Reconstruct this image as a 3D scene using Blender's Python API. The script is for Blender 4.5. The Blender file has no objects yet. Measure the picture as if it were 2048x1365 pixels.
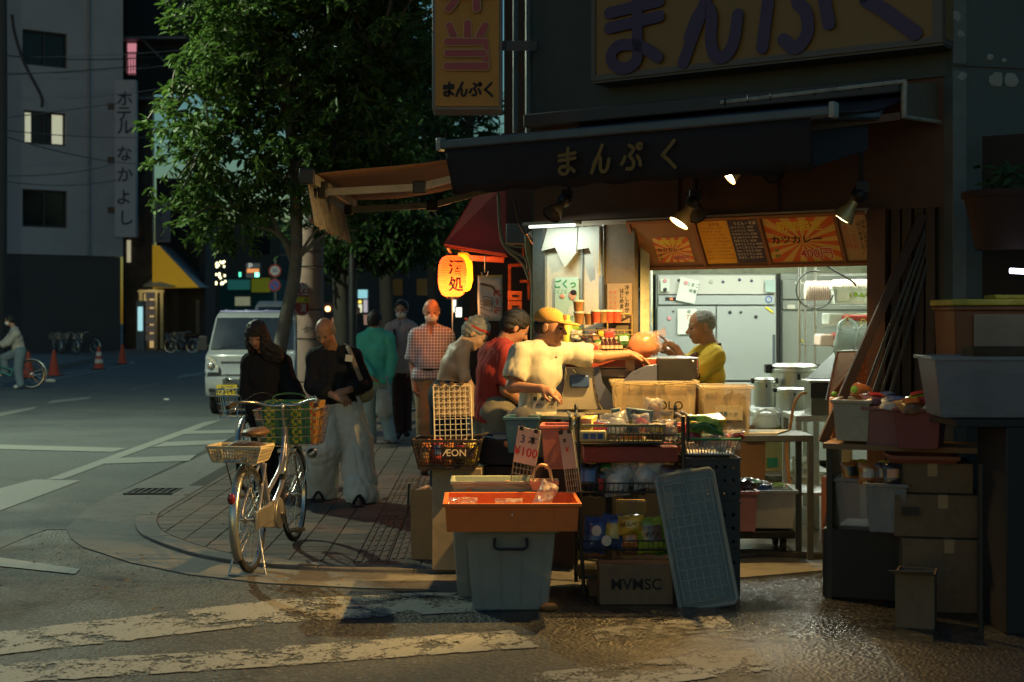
import bpy,math,random
import numpy as np
from mathutils import Vector,Matrix,Euler
R=math.radians
rnd=random.Random(7)
sc=bpy.context.scene
cam=bpy.data.cameras.new('camera');cam.lens=50;cam.sensor_width=36
cam.shift_y=-42.5/2048;cam.clip_end=900;cam.clip_start=.1
co=bpy.data.objects.new('camera',cam);sc.collection.objects.link(co)
CH=1.55
co.location=(0,0,CH);co.rotation_euler=(R(90),0,0);sc.camera=co
cam.dof.use_dof=True;cam.dof.focus_distance=9.2;cam.dof.aperture_fstop=3.2
w=bpy.data.worlds.new('World');sc.world=w;w.use_nodes=True
nt=w.node_tree;bg=nt.nodes['Background']
sky=nt.nodes.new('ShaderNodeTexSky');sky.sky_type='NISHITA';sky.sun_disc=False
sky.sun_elevation=R(2.7);sky.sun_rotation=R(205);sky.ozone_density=3.0
sky.air_density=1.2;sky.dust_density=.4
tint=nt.nodes.new('ShaderNodeMix');tint.data_type='RGBA';tint.blend_type='MULTIPLY';tint.inputs[0].default_value=1;tint.inputs[7].default_value=(.70,.97,.96,1);nt.links.new(sky.outputs[0],tint.inputs[6]);nt.links.new(tint.outputs[2],bg.inputs[0]);bg.inputs[1].default_value=.15
def lamp(name,kind,loc,power,col,**k):
 l=bpy.data.lights.new(name,kind);l.energy=power;l.color=col
 for a,b in k.items():
  if a!='aim':setattr(l,a,b)
 o=bpy.data.objects.new(name,l);sc.collection.objects.link(o);o.location=loc
 if 'aim' in k:o.rotation_euler=(Vector(k['aim'])-Vector(loc)).to_track_quat('-Z', 'Y').to_euler()
 return o
su=lamp('sun', 'SUN',(0,0,30),.02,(.75,.85,1.0),angle=R(20));su.rotation_euler=(R(80),0,R(-205))
vs=sc.view_settings;vs.view_transform='Standard';vs.look='None';vs.exposure=.3;vs.gamma=1
vs.use_curve_mapping=False
WARM=(1.0,.58,.17)
FX=2844.0
def P(x,y,d):return Vector(((x-1024)/FX*d,d,CH-(y-640)/FX*d))
def G(x,y,z=0.0):
 d=(CH-z)*FX/(y-640.0);return Vector(((x-1024)/FX*d,d,z))
UX,UY=.823,-.568
SA=Vector((.5545,9.5,0));SU=Vector((UX,UY,0));SN=Vector((-UY,UX,0));RA=math.atan2(UY,UX)
def S(s,t,z=0):return SA+SU*s+SN*t+Vector((0,0,z))
MC={}
def M(name,col,rough=.65,metal=0.,var=.18,scale=5.,bump=.15,bscale=90.,spec=.4,dirt=0.,emit=0.,ecol=None,alpha=1.,transl=0.,coat=0.,trans=0.,sss=0.):
 if name in MC:return MC[name]
 m=bpy.data.materials.new(name);m.use_nodes=True;n=m.node_tree;b=n.nodes['Principled BSDF']
 tc=n.nodes.new('ShaderNodeTexCoord')
 nz=n.nodes.new('ShaderNodeTexNoise');nz.inputs['Scale'].default_value=scale;nz.inputs['Detail'].default_value=6
 n.links.new(tc.outputs['Object'],nz.inputs['Vector'])
 mx=n.nodes.new('ShaderNodeMix');mx.data_type='RGBA'
 c=Vector(col[:3]);a_=[min(1,max(0,v*(1-var*1.6)))for v in c];b_=[min(1,v*(1+var*1.6))for v in c]
 mx.inputs[6].default_value=(*a_,1);mx.inputs[7].default_value=(*b_,1)
 n.links.new(nz.outputs['Fac'],mx.inputs[0]);out=mx.outputs[2]
 if dirt:
  n2=n.nodes.new('ShaderNodeTexNoise');n2.inputs['Scale'].default_value=scale*2.7;n2.inputs['Detail'].default_value=9;n2.inputs['Roughness'].default_value=.7
  n.links.new(tc.outputs['Object'],n2.inputs['Vector'])
  rp=n.nodes.new('ShaderNodeMapRange');rp.inputs[1].default_value=.5;rp.inputs[2].default_value=.68
  n.links.new(n2.outputs['Fac'],rp.inputs[0])
  ml=n.nodes.new('ShaderNodeMath');ml.operation='MULTIPLY';ml.inputs[1].default_value=dirt;n.links.new(rp.outputs[0],ml.inputs[0])
  m2=n.nodes.new('ShaderNodeMix');m2.data_type='RGBA';n.links.new(ml.outputs[0],m2.inputs[0]);n.links.new(out,m2.inputs[6])
  m2.inputs[7].default_value=(.03,.026,.02,1);out=m2.outputs[2]
 n.links.new(out,b.inputs['Base Color'])
 rr=n.nodes.new('ShaderNodeMapRange');rr.inputs[3].default_value=max(.03,rough-.12);rr.inputs[4].default_value=min(1,rough+.12)
 n.links.new(nz.outputs['Fac'],rr.inputs[0]);n.links.new(rr.outputs[0],b.inputs['Roughness'])
 b.inputs['Metallic'].default_value=metal;b.inputs['Specular IOR Level'].default_value=spec
 if bump:
  n3=n.nodes.new('ShaderNodeTexNoise');n3.inputs['Scale'].default_value=bscale;n3.inputs['Detail'].default_value=4
  n.links.new(tc.outputs['Object'],n3.inputs['Vector'])
  bp=n.nodes.new('ShaderNodeBump');bp.inputs['Strength'].default_value=bump;bp.inputs['Distance'].default_value=.01
  n.links.new(n3.outputs['Fac'],bp.inputs['Height']);n.links.new(bp.outputs[0],b.inputs['Normal'])
 if emit:
  b.inputs['Emission Color'].default_value=(*(ecol or col)[:3],1);b.inputs['Emission Strength'].default_value=emit
 if coat:b.inputs['Coat Weight'].default_value=coat
 if trans:b.inputs['Transmission Weight'].default_value=trans
 if sss:b.inputs['Subsurface Weight'].default_value=sss;b.inputs['Subsurface Radius'].default_value=(.02,.008,.004)
 o=n.nodes['Material Output'];last=b.outputs[0]
 if transl:
  tl=n.nodes.new('ShaderNodeBsdfTranslucent');n.links.new(out,tl.inputs[0])
  ms=n.nodes.new('ShaderNodeMixShader');ms.inputs[0].default_value=transl
  n.links.new(last,ms.inputs[1]);n.links.new(tl.outputs[0],ms.inputs[2]);last=ms.outputs[0]
 if alpha<1:
  tp=n.nodes.new('ShaderNodeBsdfTransparent');ms=n.nodes.new('ShaderNodeMixShader');ms.inputs[0].default_value=alpha
  n.links.new(tp.outputs[0],ms.inputs[1]);n.links.new(last,ms.inputs[2]);last=ms.outputs[0]
 n.links.new(last,o.inputs[0])
 MC[name]=m;return m
def node_mat(name,build):
 if name in MC:return MC[name]
 m=bpy.data.materials.new(name);m.use_nodes=True;build(m.node_tree,m.node_tree.nodes['Principled BSDF'],m.node_tree.nodes['Material Output'])
 MC[name]=m;return m
class MB:
 def __init__(s):s.v=[];s.f=[]
 def add(s,vs,fs):
  o=len(s.v);s.v+=[tuple(p)for p in vs];s.f+=[tuple(i+o for i in f)for f in fs];return s
 def box(s,c,d,rz=0,rot=None):
  hx,hy,hz=d[0]/2,d[1]/2,d[2]/2
  m=rot if rot is not None else Matrix.Rotation(rz,3, 'Z')
  vs=[m@Vector((x*hx,y*hy,z*hz))+Vector(c)for x,y,z in((-1,-1,-1),(1,-1,-1),(1,1,-1),(-1,1,-1),(-1,-1,1),(1,-1,1),(1,1,1),(-1,1,1))]
  return s.add(vs,[(0,3,2,1),(4,5,6,7),(0,1,5,4),(1,2,6,5),(2,3,7,6),(3,0,4,7)])
 def b2(s,a,b):
  return s.box([(a[i]+b[i])/2 for i in range(3)],[abs(b[i]-a[i])for i in range(3)])
 def tube(s,pts,r,n=6,cap=True):
  pts=[Vector(p)for p in pts];k=len(pts);rs=r if isinstance(r,(list,tuple))else[r]*k
  vs=[];fs=[];up=None
  for i,p in enumerate(pts):
   t=(pts[min(i+1,k-1)]-pts[max(i-1,0)])
   if t.length<1e-9:t=Vector((0,0,1))
   t.normalize()
   if up is None:up=t.orthogonal().normalized()
   up=up-t*up.dot(t)
   if up.length<1e-6:up=t.orthogonal()
   up.normalize();sd=t.cross(up)
   for j in range(n):
    a=2*math.pi*j/n;vs.append(p+(up*math.cos(a)+sd*math.sin(a))*rs[i])
  for i in range(k-1):
   for j in range(n):fs.append((i*n+j,i*n+(j+1)%n,(i+1)*n+(j+1)%n,(i+1)*n+j))
  if cap:fs.append(tuple(range(n))[::-1]);fs.append(tuple((k-1)*n+j for j in range(n)))
  return s.add(vs,fs)
 def ring(s,c,r,tr,axis=(0,0,1),n=24,m=6,sx=1,arc=None):
  ax=Vector(axis).normalized();u=ax.orthogonal().normalized()if abs(ax.z)>.9 or abs(ax.y)>.9 else Vector((0,0,1)).cross(ax).normalized();v=ax.cross(u)
  a0,a1=arc or(0,2*math.pi)
  pts=[Vector(c)+(u*math.cos(a0+(a1-a0)*i/n)+v*math.sin(a0+(a1-a0)*i/n))*r for i in range(n+1)]
  return s.tube(pts,tr,m,cap=arc is not None)
 def lathe(s,prof,c=(0,0,0),n=24,axis=None):
  vs=[];fs=[];k=len(prof)
  q=Vector((0,0,1)).rotation_difference(Vector(axis))if axis is not None else None
  for r,z in prof:
   for j in range(n):
    a=2*math.pi*j/n;p=Vector((r*math.cos(a),r*math.sin(a),z))
    if q:p=q@p
    vs.append(p+Vector(c))
  for i in range(k-1):
   for j in range(n):fs.append((i*n+j,i*n+(j+1)%n,(i+1)*n+(j+1)%n,(i+1)*n+j))
  if prof[0][0]>1e-6:fs.append(tuple(range(n))[::-1])
  if prof[-1][0]>1e-6:fs.append(tuple((k-1)*n+j for j in range(n)))
  return s.add(vs,fs)
 def prism(s,poly,z0,z1):
  n=len(poly);vs=[(p[0],p[1],z0)for p in poly]+[(p[0],p[1],z1)for p in poly]
  fs=[tuple(range(n))[::-1],tuple(range(n,2*n))]+[(i,(i+1)%n,n+(i+1)%n,n+i)for i in range(n)]
  return s.add(vs,fs)
 def slab(s,pts,th):
  pts=[Vector(p)for p in pts];nn=(pts[1]-pts[0]).cross(pts[2]-pts[0]).normalized()*th;n=len(pts)
  return s.add(pts+[p+nn for p in pts],[tuple(range(n))[::-1],tuple(range(n,2*n))]+[(i,(i+1)%n,n+(i+1)%n,n+i)for i in range(n)])
 def ell(s,c,r,n=12,m=8,noise=0,rot=None,seed=0):
  vs=[];fs=[];q=random.Random(seed)
  for i in range(m+1):
   for j in range(n):
    a=math.pi*i/m;b=2*math.pi*j/n;k=1+(q.random()-.5)*noise
    if i in(0,m):k=1
    p=Vector((r[0]*math.sin(a)*math.cos(b)*k,r[1]*math.sin(a)*math.sin(b)*k,r[2]*math.cos(a)*k))
    if rot is not None:p=rot@p
    vs.append(p+Vector(c))
  for i in range(m):
   for j in range(n):fs.append((i*n+j,(i+1)*n+j,(i+1)*n+(j+1)%n,i*n+(j+1)%n))
  return s.add(vs,fs)
 def pillow(s,c,w,h,t,rot=None,seed=0,crump=.12,n=10):
  q=random.Random(seed);ph=[q.uniform(0,6.3)for _ in range(6)];rot=rot if rot is not None else Matrix.Identity(3)
  vs=[];fs=[]
  for sd in(1,-1):
   o=len(vs)
   for i in range(n+1):
    for j in range(n+1):
     x=-1+2*i/n;y=-1+2*j/n
     e=max(0,(1-abs(x)**3.0))*max(0,1-abs(y)**5)
     z=t*.5*sd*e*(1+crump*(math.sin(5*x+ph[0]+2*y)+math.sin(7*y+ph[1]-3*x)+.6*math.sin(13*x+9*y*sd+ph[2])))
     if abs(y)>.8:z+=t*.05*math.sin(9*x+ph[3])
     ww=w/2*(1-.06*(1-abs(y)));vs.append(rot@Vector((x*ww+.02*w*math.sin(6*y+ph[4]),z,y*h/2+.02*h*math.sin(5*x+ph[5])))+Vector(c))
   for i in range(n):
    for j in range(n):
     a=o+i*(n+1)+j;qd=(a,a+1,a+n+2,a+n+1);fs.append(qd if sd<0 else qd[::-1])
  return s.add(vs,fs)
 def tray(s,c,top,bot,h,th=.006,rim=.0,rz=0):
  def rc(d,z,o=0):return[(-d[0]/2-o,-d[1]/2-o,z),(d[0]/2+o,-d[1]/2-o,z),(d[0]/2+o,d[1]/2+o,z),(-d[0]/2-o,d[1]/2+o,z)]
  L=[rc(bot,0),rc(top,h-.02 if rim else h)]
  if rim:L+=[rc(top,h-.02,rim),rc(top,h,rim)]
  L+=[rc(top,h,-th),rc(bot,th,-th)]
  m=Matrix.Rotation(rz,3, 'Z');vs=[m@Vector(p)+Vector(c)for l in L for p in l];k=len(L)
  fs=[(3,2,1,0)]+[(i*4+j,i*4+(j+1)%4,(i+1)*4+(j+1)%4,(i+1)*4+j)for i in range(k-1)for j in range(4)]+[tuple((k-1)*4+j for j in range(4))]
  return s.add(vs,fs)
 def stroke(s,pts,wd,z=0,th=.004,org=(0,0,0),ux=(1,0,0),uy=(0,0,1)):
  ux=Vector(ux);uy=Vector(uy);nz=ux.cross(uy)
  pts=[Vector((p[0],p[1]))for p in pts]
  L=[];Rr=[]
  for i,p in enumerate(pts):
   t=(pts[min(i+1,len(pts)-1)]-pts[max(i-1,0)]).normalized();nn=Vector((-t.y,t.x))*wd/2
   L.append(p+nn);Rr.append(p-nn)
  t0=(pts[1]-pts[0]).normalized();t1=(pts[-1]-pts[-2]).normalized()
  def capp(c,t,sgn):
   a0=math.atan2(t.y,t.x);return[c+Vector((math.cos(a0+sgn*k),math.sin(a0+sgn*k)))*wd/2 for k in(R(60),R(25),-R(25),-R(60))]
  def to3(p,h):return Vector(org)+ux*p.x+uy*p.y+nz*h
  n=len(pts);vs=[to3(p,z+th)for p in L]+[to3(p,z+th)for p in Rr];fs=[(n+i,n+i+1,i+1,i)for i in range(n-1)]
  o=len(vs);c1=capp(pts[-1],t1,1);vs+=[to3(p,z+th)for p in c1];fs.append((n-1,2*n-1,o+3,o+2,o+1,o))
  o=len(vs);c0=capp(pts[0],t0*-1,1);vs+=[to3(p,z+th)for p in c0];fs.append((n,0,o+3,o+2,o+1,o))
  return s.add(vs,fs)
def curve(pts,n=8):
 pts=[Vector(p)for p in pts];q=[pts[0]*2-pts[1]]+pts+[pts[-1]*2-pts[-2]];out=[]
 for i in range(1,len(q)-2):
  a,b,c,d=q[i-1:i+3]
  for k in range(n):
   t=k/n;out.append(.5*((2*b)+(c-a)*t+(2*a-5*b+4*c-d)*t*t+(3*b-a-3*c+d)*t**3))
 return out+[pts[-1]]
def mesh_of(name,mb,mat,smooth=False,ang=40):
 me=bpy.data.meshes.new(name);me.from_pydata([tuple(v)for v in mb.v],[],mb.f);me.update()
 if mat:me.materials.append(mat)
 if smooth:me.shade_smooth();me.set_sharp_from_angle(angle=R(ang))
 return me
def obj(name,mb,mat,parent=None,loc=None,bev=0,smooth=False,rz=0,mesh=None,ang=40,rot=None,label=None):
 me=mesh or mesh_of(name,mb,mat,smooth or bev>0,ang)
 o=bpy.data.objects.new(name,me);sc.collection.objects.link(o)
 if parent is not None:o.parent=parent
 if loc is not None:o.location=loc
 if rz:o.rotation_euler=(0,0,rz)
 if rot is not None:o.rotation_euler=rot.to_euler()if isinstance(rot,Matrix)else rot
 if bev:
  b=o.modifiers.new('bevel', 'BEVEL');b.width=bev;b.segments=2;b.limit_method='ANGLE';b.angle_limit=R(40)
 if label:o['label']=label
 return o
def tag(o,label,cat,group=None):
 o['label']=label;o['category']=cat
 if group:o['group']=group
 return o
def thing(name,label,cat,loc=(0,0,0),rz=0,group=None,rot=None):
 o=bpy.data.objects.new(name,None);sc.collection.objects.link(o);o.location=loc;o.rotation_euler=(0,0,rz)if rot is None else rot
 o.empty_display_size=.1
 return tag(o,label,cat,group)
def struct(name,mb,mat,**k):
 o=obj(name,mb,mat,**k);o['kind']='structure';return o
def stuff(name,mb,mat,parent=None,**k):
 o=obj(name,mb,mat,parent,**k);o['kind']='stuff';return o
def dup(o,loc=None,rz=None,label=None,parent=None,top=True,scale=None):
 c=o.copy();sc.collection.objects.link(c);c.parent=parent
 if loc is not None:c.location=loc
 if rz is not None:c.rotation_euler=(0,0,rz)
 if scale:c.scale=scale
 if label:c['label']=label
 for ch in o.children:dup(ch,parent=c)
 return c
def text(body,size,mat,parent,loc,rz=0,rx=90,off=0.,sx=1.,align='CENTER',rot=None,ls=1.,name='lettering',sp=1.,ext=.0):
 c=bpy.data.curves.new('t', 'FONT');c.body=body;c.size=size;c.offset=off*size;c.align_x=align;c.align_y='CENTER';c.space_line=ls;c.space_character=sp;c.resolution_u=3
 t=bpy.data.objects.new('t',c);sc.collection.objects.link(t);bpy.context.view_layer.update()
 me=bpy.data.meshes.new_from_object(t.evaluated_get(bpy.context.evaluated_depsgraph_get()))
 bpy.data.objects.remove(t);bpy.data.curves.remove(c)
 me.materials.clear();me.materials.append(mat);me.name=name
 o=bpy.data.objects.new(name,me);sc.collection.objects.link(o);o.parent=parent;o.location=loc
 o.rotation_euler=(R(rx),0,rz)if rot is None else rot.to_euler()
 o.scale=(sx,1,1);return o
def vtext(body,size,step,mat,parent,x,y,z,off=0.,sx=1.):
 for i,ch in enumerate(body):
  if ch not in ' \n':text(ch,size,mat,parent,(x,y,z-i*step),off=off,sx=sx,name='character')
steel=M('brushed_steel',(.42,.43,.43),.38,1,.12,3,.06,200)
chrome=M('bike_chrome',(.62,.60,.55),.25,1,.12,20,.03)
dkmetal=M('dark_metal',(.035,.036,.038),.5,.6,.2,9,.1)
blackp=M('black_plastic',(.014,.014,.016),.45,0,.2,9,.1)
rubber=M('tyre_rubber',(.018,.017,.016),.8,0,.2,20,.3)
cardb=M('cardboard',(.30,.19,.10),.85,0,.15,7,.12,60,dirt=.2)
ink=M('black_ink',(.015,.014,.014),.7,var=.1,bump=0)
redink=M('red_ink',(.50,.035,.03),.7,var=.1,bump=0)
paper=M('paper_white',(.62,.60,.53),.8,var=.06,bump=.1,bscale=30)
clear=M('clear_film',(.75,.78,.78),.18,var=.2,bump=.6,bscale=35,spec=.8,alpha=.26)
# == THE GROUND
def asphalt_mat(name,base,rough,spk,wet=None,cracks=True,bs=.6):
 def b(n,p,o):
  tc=n.nodes.new('ShaderNodeTexCoord');L=n.links.new
  def noise(s,d=4,r=.5):
   k=n.nodes.new('ShaderNodeTexNoise');k.inputs['Scale'].default_value=s;k.inputs['Detail'].default_value=d;k.inputs['Roughness'].default_value=r;L(tc.outputs['Object'],k.inputs['Vector']);return k
  big=noise(.8,6,.65);fine=noise(spk,3);vo=n.nodes.new('ShaderNodeTexVoronoi');vo.inputs['Scale'].default_value=spk*.8;L(tc.outputs['Object'],vo.inputs['Vector'])
  r1=n.nodes.new('ShaderNodeMapRange');r1.inputs[1].default_value=.3;r1.inputs[2].default_value=.7;L(big.outputs[0],r1.inputs[0])
  m1=n.nodes.new('ShaderNodeMix');m1.data_type='RGBA';m1.inputs[6].default_value=(*[v*.72 for v in base],1);m1.inputs[7].default_value=(*[v*1.28 for v in base],1);L(r1.outputs[0],m1.inputs[0])
  r2=n.nodes.new('ShaderNodeMapRange');r2.inputs[1].default_value=.55;r2.inputs[2].default_value=.75;L(fine.outputs[0],r2.inputs[0])
  m2=n.nodes.new('ShaderNodeMix');m2.data_type='RGBA';m2.inputs[7].default_value=(*[v*4.2 for v in base],1);L(r2.outputs[0],m2.inputs[0]);L(m1.outputs[2],m2.inputs[6])
  vr=n.nodes.new('ShaderNodeSeparateColor');L(vo.outputs['Color'],vr.inputs[0]);mr=n.nodes.new('ShaderNodeMapRange');mr.inputs[3].default_value=.45 if cracks else .8;mr.inputs[4].default_value=1.55 if cracks else 1.25;L(vr.outputs[0],mr.inputs[0]);mv=n.nodes.new('ShaderNodeVectorMath');mv.operation='SCALE';L(m2.outputs[2],mv.inputs[0]);L(mr.outputs[0],mv.inputs['Scale'])
  last=mv.outputs[0]
  if cracks:
   vc=n.nodes.new('ShaderNodeTexVoronoi');vc.feature='DISTANCE_TO_EDGE';vc.inputs['Scale'].default_value=.55
   ad=n.nodes.new('ShaderNodeVectorMath');ad.operation='ADD';nn=noise(2.2,8,.7);sc_=n.nodes.new('ShaderNodeVectorMath');sc_.operation='SCALE';sc_.inputs['Scale'].default_value=.9
   L(nn.outputs['Color'],sc_.inputs[0]);L(tc.outputs['Object'],ad.inputs[0]);L(sc_.outputs[0],ad.inputs[1]);L(ad.outputs[0],vc.inputs['Vector'])
   rc=n.nodes.new('ShaderNodeMapRange');rc.inputs[1].default_value=.004;rc.inputs[2].default_value=.012;rc.inputs[3].default_value=1;rc.inputs[4].default_value=0;L(vc.outputs['Distance'],rc.inputs[0])
   m3=n.nodes.new('ShaderNodeMix');m3.data_type='RGBA';m3.inputs[7].default_value=(.008,.008,.008,1);L(rc.outputs[0],m3.inputs[0]);L(last,m3.inputs[6]);last=m3.outputs[2]
  L(last,p.inputs['Base Color'])
  rr=n.nodes.new('ShaderNodeMapRange');rr.inputs[1].default_value=.35;rr.inputs[2].default_value=.65;rr.inputs[3].default_value=rough-.1;rr.inputs[4].default_value=rough+.12;L(big.outputs[0],rr.inputs[0]);ro=rr.outputs[0]
  if wet:
   gm=n.nodes.new('ShaderNodeNewGeometry');sb=n.nodes.new('ShaderNodeVectorMath');sb.operation='DISTANCE';sb.inputs[1].default_value=(wet[0],wet[1],0);L(gm.outputs['Position'],sb.inputs[0])
   nw=noise(2.4,5,.6);a1=n.nodes.new('ShaderNodeMath');a1.operation='MULTIPLY_ADD';a1.inputs[1].default_value=1.4;L(nw.outputs[0],a1.inputs[0]);L(sb.outputs['Value'],a1.inputs[2])
   wr=n.nodes.new('ShaderNodeMapRange');wr.inputs[1].default_value=wet[2]*.55+.6;wr.inputs[2].default_value=wet[2]+.9;wr.inputs[3].default_value=.20;wr.inputs[4].default_value=1;L(a1.outputs[0],wr.inputs[0])
   mu=n.nodes.new('ShaderNodeMath');mu.operation='MULTIPLY';L(ro,mu.inputs[0]);L(wr.outputs[0],mu.inputs[1]);ro=mu.outputs[0]
  L(ro,p.inputs['Roughness']);p.inputs['Specular IOR Level'].default_value=.5
  bp=n.nodes.new('ShaderNodeBump');bp.inputs['Strength'].default_value=bs;bp.inputs['Distance'].default_value=.009
  ha=n.nodes.new('ShaderNodeMath');ha.operation='ADD';L(fine.outputs[0],ha.inputs[0]);L(vo.outputs['Distance'],ha.inputs[1]);L(ha.outputs[0],bp.inputs['Height']);L(bp.outputs[0],p.inputs['Normal'])
 return node_mat(name,b)
asph_near=asphalt_mat('coarse_asphalt',(.032,.034,.033),.72,60,wet=(1.55,7.9,1.7),bs=.8)
asph_road=asphalt_mat('smooth_asphalt',(.075,.082,.080),.8,150,cracks=False,bs=.25)
conc=M('gutter_concrete',(.15,.15,.14),.8,0,.2,2.2,.3,120,dirt=.5)
kerbm=M('kerb_stone',(.17,.16,.145),.8,0,.2,3,.3,120,dirt=.4)
tilem=[M('paving_tile_a',(.13,.092,.07),.7,0,.2,3,.25,150,dirt=.4),M('paving_tile_b',(.10,.072,.056),.7,0,.2,3,.25,150,dirt=.4),M('paving_tile_c',(.155,.115,.09),.72,0,.2,3,.25,150,dirt=.5)]
mb=MB();mb.prism([(-160,-40),(160,-40),(160,500),(-160,500)],-.3,0)
struct('ground',mb,asph_near)
gut=[(-3.52,30),(-3.52,12.35),(-3.45,11.4),(-3.29,10.5),(-3.12,10.05),(-2.92,9.67),(-2.43,9.05),(-1.97,8.63),(-1.45,8.34),(-.85,8.18),(-.2,8.12),(1.0,8.35),(1.9,8.75)]
rd=[G(-700,1420).xy,G(-200,1185).xy,G(0,1098).xy,G(60,1072).xy,G(95,1060).xy]
mb=MB();mb.prism([tuple(p)for p in rd]+[(-3.29,10.5),(-3.45,11.4),(-3.52,12.35),(-4.6,55),(-9,160),(-140,160),(-140,5)],-.05,.004)
struct('road',mb,asph_road)
kerb=[(-3.6,45),(-2.97,13),(-2.94,11.4),(-2.9,11.0),(-2.8,10.57),(-2.6,10.05),(-2.25,9.5),(-1.98,9.18),(-1.7,8.95),(-1.35,8.79),(-.98,8.69),(-.6,8.66),(-.25,8.70),(.3,8.84),(1.57,9.28),(2.4,9.6)]
mb=MB();mb.prism(gut+[(2.6,9.7),(2.6,12),(-.2,30)],-.04,.008);struct('gutter',mb,conc)
mb=MB();mb.prism(kerb+[(2.6,14),(2.6,45)],-.03,.026);pv=struct('pavement',mb,M('mortar',(.05,.047,.042),.9,bump=.3))
def offs(poly,d):
 out=[]
 for i in range(len(poly)):
  a=Vector(poly[max(i-1,0)]);b=Vector(poly[min(i+1,len(poly)-1)]);t=(b-a).normalized();out.append(Vector(poly[i])+Vector((-t.y,t.x))*d)
 return out
def resample(pl,step):
 pl=[Vector(p)for p in pl];out=[pl[0]];acc=0
 for a,b in zip(pl,pl[1:]):
  L_=(b-a).length;s=step-acc
  while s<=L_:out.append(a+(b-a)*(s/L_));s+=step
  acc=(acc+L_)%step
 return out
kc=[v.xy for v in curve([(*p,0)for p in kerb[1:]],10)]
kin=offs(kc,.16)
st_o=kc;seg=[];acc=0;j0=0
for i in range(1,len(kc)):
 acc+=(kc[i]-kc[i-1]).length
 if acc>.58 or i==len(kc)-1:
  m_=MB();m_.prism([tuple(p)for p in kc[j0:i+1]]+[tuple(p)for p in kin[j0:i+1][::-1]],-.02,.0335+rnd.uniform(-.0015,.0015))
  o=obj('kerb_stone',m_,kerbm,pv,bev=.006);j0=i;acc=0
inner=[tuple(p)for p in offs(kc,.166)]
inner=[(-3.42,45)]+inner+[(2.6,45)]
def clip(poly,cl):
 out=poly
 for i in range(len(cl)):
  a=cl[i];b=cl[(i+1)%len(cl)];res=[]
  def side(p):return(b[0]-a[0])*(p[1]-a[1])-(b[1]-a[1])*(p[0]-a[0])
  for k in range(len(out)):
   p,q=out[k],out[(k+1)%len(out)];sp_,sq=side(p),side(q)
   if sp_>=0:res.append(p)
   if(sp_>=0)!=(sq>=0):
    t=sp_/(sp_-sq);res.append((p[0]+(q[0]-p[0])*t,p[1]+(q[1]-p[1])*t))
  out=res
  if len(out)<3:return[]
 return out
TS=.21;tiles=[];ct,st=math.cos(R(1.2)),math.sin(R(1.2))
for i in range(-20,16):
 for j in range(38,160):
  off_=TS*.5 if i%2 else 0
  x0,y0=i*TS,j*TS+off_;g_=.005
  q=[(x0+g_,y0+g_),(x0+TS-g_,y0+g_),(x0+TS-g_,y0+TS-g_),(x0+g_,y0+TS-g_)]
  q=[(x*ct-y*st+.25,x*st+y*ct)for x,y in q]
  c_=clip(q,inner)
  if len(c_)>=3:
   cx=sum(p[0]for p in c_)/len(c_);cy=sum(p[1]for p in c_)/len(c_)
   tiles.append((cy,cx,c_,i))
vis=[t for t in tiles if(t[1]<.1 and t[0]<20)]
vis.sort(key=lambda t:t[0]+max(0,t[1]+.4)*3)
near=vis[:300];nid={id(t)for t in near};rest=[t for t in tiles if id(t)not in nid]
for cy,cx,c_,i in near:
 m_=MB();m_.prism([(p[0]-cx,p[1]-cy)for p in c_],-.01,.004+rnd.uniform(-.001,.001))
 tact=0
 if abs(i-(-4))<1.1 and len(c_)==4:
  for k in range(4):m_.b2((-.085+k*.05,-.09,.003),(-.062+k*.05,.09,.009))
 obj('tile',m_,tilem[rnd.randrange(3)],pv,loc=(cx,cy,.028))
m_=MB()
for cy,cx,c_,i in rest:m_.prism(c_,.01,.032+rnd.uniform(-.001,.001))
stuff('tile',m_,tilem[0],pv)
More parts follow.
